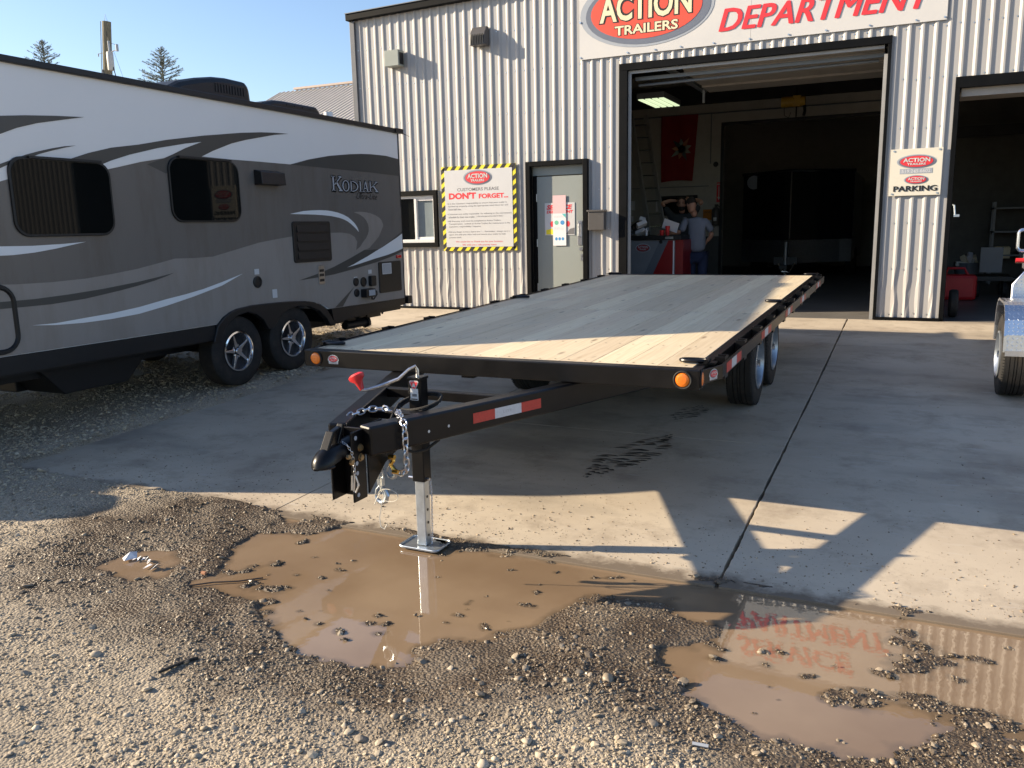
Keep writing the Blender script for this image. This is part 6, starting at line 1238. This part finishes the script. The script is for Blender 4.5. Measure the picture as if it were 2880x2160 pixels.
MB().cyl((.955, PB, -.385), (.875, PB, -.385), .022, 12).build('side_reflector', M['redlens'], at_, smooth=True)
MB().tube([(u, PB + .05, v) for u, v in rrect(.885, 1.5, -.30, -.115, .035)], .014, 8, closed=True).build('tie_bar', M['alu'], at_, smooth=True)
MB().box(1.2, 2.65, 7.4, 11.4, -1.06, -.98).box(1.14, 1.2, 7.3, 11.4, -1.10, -.95).box(2.65, 2.71, 7.3, 11.4, -1.10, -.95).build('deck_frame', M['alu'], at_, bevel=.004)
MB().beam((1.2, 7.4, -1.05), (1.92, 6.4, -1.08), .06, .08).beam((2.65, 7.4, -1.05), (1.92, 6.4, -1.08), .06, .08).box(1.87, 1.97, 6.2, 6.45, -1.12, -1.0).cyl((1.92, 6.6, -1.55), (1.92, 6.6, -.8), .03, 10).build('tongue', M['alu'], at_)

# ------------------------------------------------------------------ background: barn roof, pole, spruces, white box
bb = thing('far_barn', 'distant building with a pale ribbed metal roof behind the camper', 'building', (-27, 38, -1.4))
MB().box(-31.5, -19, 36.2, 50, -1.4, 5.0).build('wall', M['intw'], bb)
ra = [(-31.3, 4.6), (-29.2, 7.02)]
mb = MB(); n_ = 44
for k in range(n_):
    x0 = -33.8 + 13.5 * k / n_; x1 = -33.8 + 13.5 * (k + 1) / n_
    for (t0, t1, h0, h1) in ((0, .74, 0, 0), (.74, .80, 0, .05), (.80, .94, .05, .05), (.94, 1.0, .05, 0)):
        xa_, xb_ = x0 + (x1 - x0) * t0, x0 + (x1 - x0) * t1; sh = 2.1
        mb.add([(xa_ - .0, 34.2, 5.0 + h0), (xb_, 34.2, 5.0 + h1), (xb_ + sh, 37.9, 7.55 + h1), (xa_ + sh, 37.9, 7.55 + h0)], [(0, 1, 2, 3)])
mb.build('roof', M['roofm'], bb)
MB().beam((-30.7, 37.9, 7.66), (-18.0, 37.9, 7.66), .25, .10).build('ridge_cap', mat('ridge_metal', (.42, .34, .30), .5), bb)
MB().beam((-33.8, 34.2, 4.96), (-31.7, 37.9, 7.52), .12, .12).build('gable_trim', M['roofm'], bb)
up_ = thing('utility_pole', 'weathered wooden utility pole with a transformer against the sky behind the camper', 'utility pole', (-25.2, 21.3, -1.5))
def PPz(px_, py_, Y_=21.3):
    return None
P0, P1 = Vector((-25.30, 21.3, 5.0)), Vector((-25.04, 21.3, 7.15))
dP = (P1 - P0).normalized(); base = P0 - dP * 6.5
MB().tube([base, P0, P1], [.17, .155, .145], 14).build('pole', M['wood_pole'], up_, smooth=True)
MB().tube([P1 + Vector((-.12, -.14, 0)), P0 + Vector((-.10, -.16, 0)), base + Vector((-.1, -.17, 0))], .012, 5).tube([P0 + Vector((.02, -.16, -.3)), P0 + Vector((.02, -.165, .6))], .03, 6).build('conduit', M['cgrey'], up_)
tx = Vector((-24.93, 21.2, 5.55))
MB().lathe([(0, 0), (.10, 0), (.11, .04), (.11, .56), (.09, .60), (0, .62)], tx, 'z', 16, close=False).build('transformer', mat('transformer_grey', (.5, .5, .5), .5, var=.05), up_, smooth=True)
MB().cyl(tx + Vector((0, 0, .6)), tx + Vector((0, 0, .95)), .035, 8).cyl(tx + Vector((.38, 0, .58)), tx + Vector((.38, 0, .80)), .045, 8).tube([tx + Vector((.1, 0, .58)), tx + Vector((.2, 0, .62)), tx + Vector((.38, 0, .60))], .018, 6).cyl(tx + Vector((-.55, 0, .5)), tx + Vector((-.55, 0, .6)), .02, 6).tube([tx + Vector((-.55, 0, .58)), tx + Vector((-.4, 0, .60)), tx + Vector((-.3, 0, .58))], .012, 5).build('insulator', M['greyp'], up_)
MB().tube([tx + Vector((0, 0, .95)), tx + Vector((-.05, 0, 1.25)), tx + Vector((-.12, 0, 1.5)), tx + Vector((-.02, 0, 1.8)), P1 + Vector((.06, 0, -.05))], .007, 5).tube([tx + Vector((.02, 0, .9)), tx + Vector((.25, 0, .82)), tx + Vector((.38, 0, .78))], .006, 5).tube([tx + Vector((.1, 0, .1)), tx + Vector((.18, 0, -.2)), tx + Vector((.14, 0, -.6))], .016, 5).tube([tx + Vector((.2, 0, .6)), tx + Vector((.75, 0, -.9))], .006, 4).build('wires', M['blackp'], up_)
def spruce(name_label, x, y, ztop, zb, seed, spread):
    r = random.Random(seed); t = thing('spruce_tree', name_label, 'tree', (x, y, zb), 'spruce trees beyond the camper'); H = ztop - zb
    lean = r.uniform(-.01, .01)
    MB().tube([(x, y, zb), (x + lean * H, y, zb + H * .6), (x + lean * H * 1.3, y, ztop)], [.16, .06, .006], 8).build('trunk', mat('spruce_bark', (.10, .075, .055), .9, var=.3), t)
    mb = MB()
    def needles(a, b, w_):
        d = (b - a); n_ = max(3, int(d.length / .026)); d.normalize()
        for i in range(n_):
            p = a.lerp(b, (i + r.random()) / n_); 
            for q in range(2):
                v = Vector((r.gauss(0, 1), r.gauss(0, 1), r.gauss(0, 1) + .3)); v = (v - d * v.dot(d)).normalized() * w_ * r.uniform(.6, 1.2) + d * w_ * .8; s_ = v.cross(d).normalized() * w_ * .22
                mb.add([p - s_, p + s_, p + v + s_ * .4, p + v - s_ * .4], [(0, 1, 2, 3)])
    wood_mb = MB()
    z = ztop - .10; top = Vector((x + lean * H * 1.3, y, ztop))
    needles(Vector((top.x, top.y, ztop - .55)), top, .025)
    lev = 0
    while z > ztop - 3.4:
        z -= r.uniform(.055, .10) * (1 + .12 * min(lev, 6)); lev += 1; depth = ztop - z; nb = r.randint(5, 7)
        for k in range(nb):
            a_ = 2 * PI * (k + r.random() * .7) / nb; Lb = (depth * spread + .06) * r.uniform(.65, 1.15); up = .75 - min(depth * .28, .62)
            st = Vector((x + lean * H * 1.2, y, z)); en = st + Vector((math.cos(a_) * Lb, math.sin(a_) * Lb, Lb * up)); wood_mb.tube([st, en], [.010, .003], 4); needles(st, en, .045)
            for m_ in range(int(Lb / .10)):
                f = r.uniform(.3, .95); p = st.lerp(en, f); sd = Vector((math.cos(a_ + r.choice((-1, 1)) * r.uniform(.5, 1.0)), math.sin(a_ + r.choice((-1, 1)) * r.uniform(.5, 1.0)), r.uniform(.1, .6))); e2 = p + sd * Lb * r.uniform(.18, .40) * (1.2 - f); needles(p, e2, .04)
    wood_mb.build('branches', MATS['spruce_bark'], t)
    tag(mb.build('crown', mat('spruce_needles', (.15, .17, .135), .7, var=.35, vscale=8), t), kind=None)
spruce('small spruce tree top behind the camper, left of the utility pole', -39.9, 30.0, 9.80, -1.5, 3, .62)
spruce('spruce tree top just left of the camper roof air conditioner', -31.85, 30.0, 8.60, -1.5, 8, .66)
bt = thing('box_truck', 'white box truck parked behind the camper, only its top corner showing at the far left', 'truck', (-11.6, 5.2, -1.56))
MB().box(-12.75, -10.52, 2.95, 7.38, -.55, 2.29).build('cargo_box', M['pvc'], bt, bevel=.04)
MB().box(-12.6, -10.65, 1.2, 2.9, -1.1, .9).build('cab', M['rvwhite'], bt, bevel=.15)
MB().box(-12.2, -11.0, 1.3, 7.3, -.85, -.55).build('chassis', M['blackp'], bt)
for x_, y_ in ((-10.75, 2.1), (-12.5, 2.1), (-10.8, 6.1), (-12.45, 6.1)): MB().cyl((x_ - .12, y_, -1.19), (x_ + .12, y_, -1.19), .39, 24).build('wheel', M['rubber'], bt, smooth=True)

# a piece of crumpled plastic and a stick in the puddles
tr_ = MB(); r_ = random.Random(9); base_ = (-3.50, 2.80)
tr_.add([(-3.56, 2.78, -1.628), (-3.545, 2.86, -1.618), (-3.50, 2.82, -1.632), (-3.525, 2.76, -1.63), (-3.535, 2.81, -1.60)], [(0, 1, 4), (1, 2, 4), (2, 3, 4), (3, 0, 4)])
for k in range(12):
    u = k / 11; tr_.add([(-3.50 + .20 * u, 2.80 + .03 * math.sin(u * 6) + r_.uniform(-.01, .01), -1.632 + r_.uniform(0, .012)), (-3.48 + .20 * u, 2.80 + .03 * math.sin(u * 6), -1.626 + r_.uniform(0, .016)), (-3.485 + .20 * u, 2.775 + .03 * math.sin(u * 6) - .03 * (u > .6), -1.634 + r_.uniform(0, .01))], [(0, 1, 2)])
o_ = tr_.build('plastic_scrap', M['paper']); tag(o_, 'torn scrap of white plastic lying in the small left puddle', 'litter')
o_ = MB().tube([(-3.0, 2.66, -1.634), (-2.9, 2.74, -1.630), (-2.80, 2.80, -1.632), (-2.72, 2.88, -1.634)], .004, 5).build('stick', mat('wet_stick', (.09, .06, .04), .5, var=.2)); tag(o_, 'thin dark stick floating at the left end of the big puddle', 'stick')
for (x_, y_, s_, lb_) in ((-3.02, 2.80, .014, 'small orange brick chip on the left shore of the big puddle'),):
    o_ = MB().box(x_ - s_, x_ + s_, y_ - s_ * .5, y_ + s_ * .5, -1.634, -1.620).build('brick_chip', mat('brick_orange', (.42, .2, .11), .8), bevel=.002); tag(o_, lb_, 'stone')
for k, (x_, y_, l_, a_, z_, lb_) in enumerate(((-.50, 2.38, .05, .1, -1.60, 'grey cigarette butt like stub on the mud near the bottom right'), (-2.42, 2.08, .07, 1.2, -1.595, 'curved dark strip of rubber on dry gravel in the foreground'))):
    pts = [(x_ + l_ * (t_ - .5) * math.cos(a_) * (2.2 if k else 1), y_ + l_ * (t_ - .5) * math.sin(a_) * (2.2 if k else 1) + (.03 * math.sin(t_ * PI) if k else 0), float(ground(np.array([x_]), np.array([y_]))[0][0]) + .008) for t_ in (0, .25, .5, .75, 1)]
    o_ = MB().tube(pts, .006, 6).build('rubber_strip' if k else 'cigarette_butt', M['rubber'] if k else M['greyp'], smooth=True); tag(o_, lb_, 'litter')

# ------------------------------------------------------------------ the two men
def skin_body(name, joints, bones, rad, m, parent, sub=2):
    me = bpy.data.meshes.new(name); ks = list(joints); me.from_pydata([joints[k] for k in ks], [(ks.index(a), ks.index(b)) for a, b in bones], [])
    o = bpy.data.objects.new(name, me); C.objects.link(o)
    sk = o.modifiers.new('skin', 'SKIN'); sk.branch_smoothing = .6; sk.use_smooth_shade = True
    if not me.skin_vertices:
        bm = bmesh.new(); bm.from_mesh(me); bm.verts.layers.skin.verify(); bm.to_mesh(me); bm.free()
    for i, k in enumerate(ks):
        v = me.skin_vertices[0].data[i]; r_ = rad[k]; v.radius = r_ if isinstance(r_, tuple) else (r_, r_); v.use_root = (i == 0)
    s2 = o.modifiers.new('sub', 'SUBSURF'); s2.levels = sub; s2.render_levels = sub
    dg = bpy.context.evaluated_depsgraph_get(); me2 = bpy.data.meshes.new_from_object(o.evaluated_get(dg)); bpy.data.objects.remove(o)
    me2.materials.clear(); me2.materials.append(m)
    for p in me2.polygons: p.use_smooth = True
    return link(name, me2, parent)
def hand(parent, body, wrist, d, palm_up, s=1.0):
    # five fingers rooted in a palm
    d = Vector(d).normalized(); n = Vector(palm_up).normalized(); t = d.cross(n).normalized(); w_ = Vector(wrist)
    mb = MB()
    mb.tube([w_, w_ + d * .045 * s, w_ + d * .085 * s], [.024 * s, .036 * s, .034 * s], 10)
    for k, ln in enumerate((.070, .080, .075, .058)):
        o = (k - 1.5) * .019 * s; a = w_ + d * .080 * s + t * o; mb.tube([a, a + d * ln * .5 * s, a + d * ln * .85 * s - n * .018 * s, a + d * ln * .95 * s - n * .035 * s], [.010 * s, .0095 * s, .008 * s, .006 * s], 6)
    a = w_ + d * .025 * s - t * .028 * s; mb.tube([a, a + d * .03 * s - t * .025 * s, a + d * .06 * s - t * .030 * s], [.013 * s, .011 * s, .008 * s], 6)
    return mb.build('hand', M['skin'], parent, smooth=True)
def head(parent, c, face, s=1.0, cap=None, beard=False):
    c = Vector(c); f = Vector(face).normalized(); up = Vector((0, 0, 1)); r_ = f.cross(up).normalized(); up = r_.cross(f)
    R3 = Matrix((r_, f, up)).transposed().to_4x4(); R3.translation = c
    mb = MB(); rings = []
    for (z, w_, fd, bk) in ((-.135, .030, .055, .02), (-.115, .050, .088, .045), (-.085, .060, .096, .068), (-.05, .068, .098, .085), (-.01, .074, .096, .098), (.03, .077, .096, .103), (.07, .072, .088, .100), (.10, .056, .066, .080), (.120, .028, .034, .045), (.125, .004, .006, .006)):
        rings.append([(w_ * math.cos(a), (fd if math.sin(a) > 0 else bk) * math.sin(a), z) for a in [2 * PI * i / 16 for i in range(16)]])
    vs = [R3 @ (Vector(p) * s) for q in rings for p in q]; n = 16
    fs = [(j * n + i, j * n + (i + 1) % n, (j + 1) * n + (i + 1) % n, (j + 1) * n + i) for j in range(len(rings) - 1) for i in range(n)] + [tuple(range(n))[::-1]]
    mb.add(vs, fs)
    def L_(p): return R3 @ (Vector(p) * s)
    mb.tube([L_((0, .092, .01)), L_((0, .108, -.02)), L_((0, .118, -.035)), L_((0, .098, -.045))], [.006 * s, .010 * s, .014 * s, .008 * s], 8)
    for q in (-1, 1): mb.tube([L_((q * .074, -.005, .015)), L_((q * .088, -.012, .005)), L_((q * .084, -.01, -.03)), L_((q * .074, 0, -.035))], .009 * s, 6)
    h = mb.build('head', M['skin'], parent, smooth=True)
    fm = MB()
    for q in (-1, 1): fm.tube([L_((q * .020, .092, .012)), L_((q * .042, .084, .012))], .007 * s, 6); fm.tube([L_((q * .014, .098, .032)), L_((q * .05, .084, .034))], .005 * s, 6)
    fm.tube([L_((-.022, .098, -.075)), L_((0, .104, -.074)), L_((.022, .098, -.075))], .005 * s, 6)
    fm.build('face_features', M['hair'], h)
    hb = MB()
    if beard: hb.add([L_(Vector((p[0] * 1.06, p[1] * 1.08 if p[1] > 0 else p[1], p[2]))) for q in rings[:4] for p in q], [(j * n + i, j * n + (i + 1) % n, (j + 1) * n + (i + 1) % n, (j + 1) * n + i) for j in range(3) for i in range(0, 8)])
    hb.add([L_(Vector((p[0] * 1.08, min(p[1] * 1.08, .07) , p[2] * 1.03 + .004))) for q in rings[4:] for p in q], [(j * n + i, j * n + (i + 1) % n, (j + 1) * n + (i + 1) % n, (j + 1) * n + i) for j in range(5) for i in range(n) if not (j < 2 and 1 < i < 6)])
    hb.build('hair', M['hair'], parent, smooth=True)
    if cap:
        cb_ = MB().add([L_(Vector((p[0] * 1.16, p[1] * 1.14, p[2] * 1.08 + .010))) for q in rings[5:] for p in q], [(j * n + i, j * n + (i + 1) % n, (j + 1) * n + (i + 1) % n, (j + 1) * n + i) for j in range(4) for i in range(n)])
        cb_.add([L_(p) for p in [(-.075, .07, .045), (-.06, .13, .035), (0, .165, .03), (.06, .13, .035), (.075, .07, .045)]], [(0, 1, 2, 3, 4)]); cb_.build('cap', cap, parent, smooth=True)
# man in the blue grey polo shirt, seen from behind at the counter
pa = thing('person', 'man in a blue grey polo shirt and navy trousers leaning on the service counter', 'person', (-3.42, 15.0, FL))
J = dict(pelvis=(-3.42, 15.02, -.52), waist=(-3.42, 15.0, -.35), chest=(-3.43, 14.97, -.05), neckb=(-3.44, 14.95, .12), neck=(-3.47, 14.93, .19),
         lsh=(-3.61, 14.92, .05), lel=(-3.66, 14.80, -.14), rsh=(-3.27, 14.99, .05), rel=(-3.17, 15.06, -.15),
         lhip=(-3.52, 15.02, -.58), lkn=(-3.52, 15.0, -.93), lan=(-3.53, 15.06, -1.25), ltoe=(-3.55, 14.90, -1.30), rhip=(-3.32, 15.03, -.58), rkn=(-3.31, 15.0, -.93), ran=(-3.30, 15.06, -1.25), rtoe=(-3.31, 14.90, -1.30))
skin_body('torso_shirt', {k: J[k] for k in ('pelvis', 'waist', 'chest', 'neckb', 'lsh', 'lel', 'rsh', 'rel')}, [('pelvis', 'waist'), ('waist', 'chest'), ('chest', 'neckb'), ('chest', 'lsh'), ('lsh', 'lel'), ('chest', 'rsh'), ('rsh', 'rel')], dict(pelvis=(.195, .15), waist=(.195, .15), chest=(.185, .13), neckb=(.075, .07), lsh=.085, lel=.065, rsh=.085, rel=.065), M['shirt'], pa)
skin_body('trousers', {k: J[k] for k in ('pelvis', 'lhip', 'lkn', 'lan', 'rhip', 'rkn', 'ran')}, [('pelvis', 'lhip'), ('lhip', 'lkn'), ('lkn', 'lan'), ('pelvis', 'rhip'), ('rhip', 'rkn'), ('rkn', 'ran')], dict(pelvis=(.17, .13), lhip=.12, lkn=.085, lan=.065, rhip=.12, rkn=.085, ran=.065), M['navy'], pa)
skin_body('neck_skin', dict(a=J['neckb'], b=J['neck'], c=(-3.49, 14.90, .26)), [('a', 'b'), ('b', 'c')], dict(a=.06, b=.058, c=.056), M['skin'], pa)
skin_body('forearm', dict(a=(-3.66, 14.79, -.14), b=(-3.78, 14.66, -.155), c=(-3.88, 14.56, -.150)), [('a', 'b'), ('b', 'c')], dict(a=.046, b=.040, c=.028), M['skin'], pa)
skin_body('forearm', dict(a=(-3.17, 15.06, -.15), b=(-3.20, 15.10, -.24), c=(-3.28, 15.12, -.33)), [('a', 'b'), ('b', 'c')], dict(a=.046, b=.040, c=.028), M['skin'], pa)
hand(pa, None, (-3.87, 14.57, -.150), (-.8, -.55, -.08), (0, 0, 1)); hand(pa, None, (-3.27, 15.12, -.32), (-.6, .1, -.5), (0, 1, 0))
head(pa, (-3.50, 14.87, .33), (-.55, -.5, -.35) if False else (-.55, .55, -.30))
for s_ in ('l', 'r'): MB().box(-.05, .05, -.17, .09, -.0, .08, 0, Matrix.Translation((J[s_ + 'an'][0], 15.04, FL))).build('shoe', M['blk'], pa, bevel=.03)
# man with his hands clasped behind his head
pb_ = thing('person', 'bearded man in a dark shirt facing out with both hands clasped behind his head', 'person', (-4.02, 16.2, FL))
K_ = dict(pelvis=(-4.02, 16.25, -.40), waist=(-4.02, 16.25, -.22), chest=(-4.0, 16.22, .05), neckb=(-3.99, 16.2, .19), lsh=(-4.19, 16.22, .13), lel=(-4.33, 16.18, .33), rsh=(-3.80, 16.22, .13), rel=(-3.66, 16.18, .35))
skin_body('torso_shirt', K_, [('pelvis', 'waist'), ('waist', 'chest'), ('chest', 'neckb'), ('chest', 'lsh'), ('lsh', 'lel'), ('chest', 'rsh'), ('rsh', 'rel')], dict(pelvis=(.20, .15), waist=(.21, .16), chest=(.20, .14), neckb=(.08, .07), lsh=.085, lel=.060, rsh=.085, rel=.060), M['tshirt'], pb_)
L_ = dict(pelvis=(-4.02, 16.25, -.42), lhip=(-4.12, 16.25, -.5), lkn=(-4.13, 16.22, -.88), lan=(-4.14, 16.27, -1.25), rhip=(-3.92, 16.25, -.5), rkn=(-3.91, 16.22, -.88), ran=(-3.90, 16.27, -1.25))
skin_body('trousers', L_, [('pelvis', 'lhip'), ('lhip', 'lkn'), ('lkn', 'lan'), ('pelvis', 'rhip'), ('rhip', 'rkn'), ('rkn', 'ran')], dict(pelvis=(.18, .14), lhip=.12, lkn=.085, lan=.065, rhip=.12, rkn=.085, ran=.065), M['navy'], pb_)
skin_body('neck_skin', dict(a=K_['neckb'], b=(-3.99, 16.2, .27), c=(-3.99, 16.2, .33)), [('a', 'b'), ('b', 'c')], dict(a=.062, b=.06, c=.058), M['skin'], pb_)
skin_body('forearm', dict(a=(-4.33, 16.18, .33), b=(-4.39, 16.2, .40), c=(-4.24, 16.28, .45), d=(-4.12, 16.32, .44)), [('a', 'b'), ('b', 'c'), ('c', 'd')], dict(a=.05, b=.045, c=.038, d=.028), M['skin'], pb_)
skin_body('forearm', dict(a=(-3.66, 16.18, .35), b=(-3.60, 16.2, .40), c=(-3.74, 16.28, .45), d=(-3.86, 16.32, .44)), [('a', 'b'), ('b', 'c'), ('c', 'd')], dict(a=.05, b=.045, c=.038, d=.028), M['skin'], pb_)
hand(pb_, None, (-4.12, 16.32, .44), (1, .05, .0), (0, 1, 0)); hand(pb_, None, (-3.86, 16.33, .45), (-1, .05, 0), (0, 1, 0))
head(pb_, (-3.99, 16.17, .38), (.15, -1, -.05), beard=True)
for s_ in ('lan', 'ran'): MB().box(-.05, .05, -.17, .09, 0, .08, 0, Matrix.Translation((L_[s_][0], 16.25, FL))).build('shoe', M['blk'], pb_, bevel=.03)
for k_ in [k for k in MATS if MATS[k] is None]: del MATS[k_]

for k, (x_, z_, w_, h_, m_, lb_) in enumerate(((1.55, -.82, .3, .22, 'cream', 'cream cardboard box on the low steel shelf in the second bay'), (2.0, -.82, .35, .16, 'cgrey', 'grey tool case on the low steel shelf in the second bay'), (2.95, -.60, .3, .3, 'redpl', 'red plastic crate on the tall steel shelf in the second bay'), (3.3, .05, .25, .2, 'cream', 'cream carton high on the tall steel shelf in the second bay'))):
    o_ = MB().box(x_, x_ + w_, 19.45, 19.75, z_, z_ + h_).box(x_ + .02, x_ + w_ - .02, 19.44, 19.76, z_ + h_, z_ + h_ + .02).build('storage_box', M[m_], bevel=.008); tag(o_, lb_, 'box', 'boxes on the shelves of the second bay')
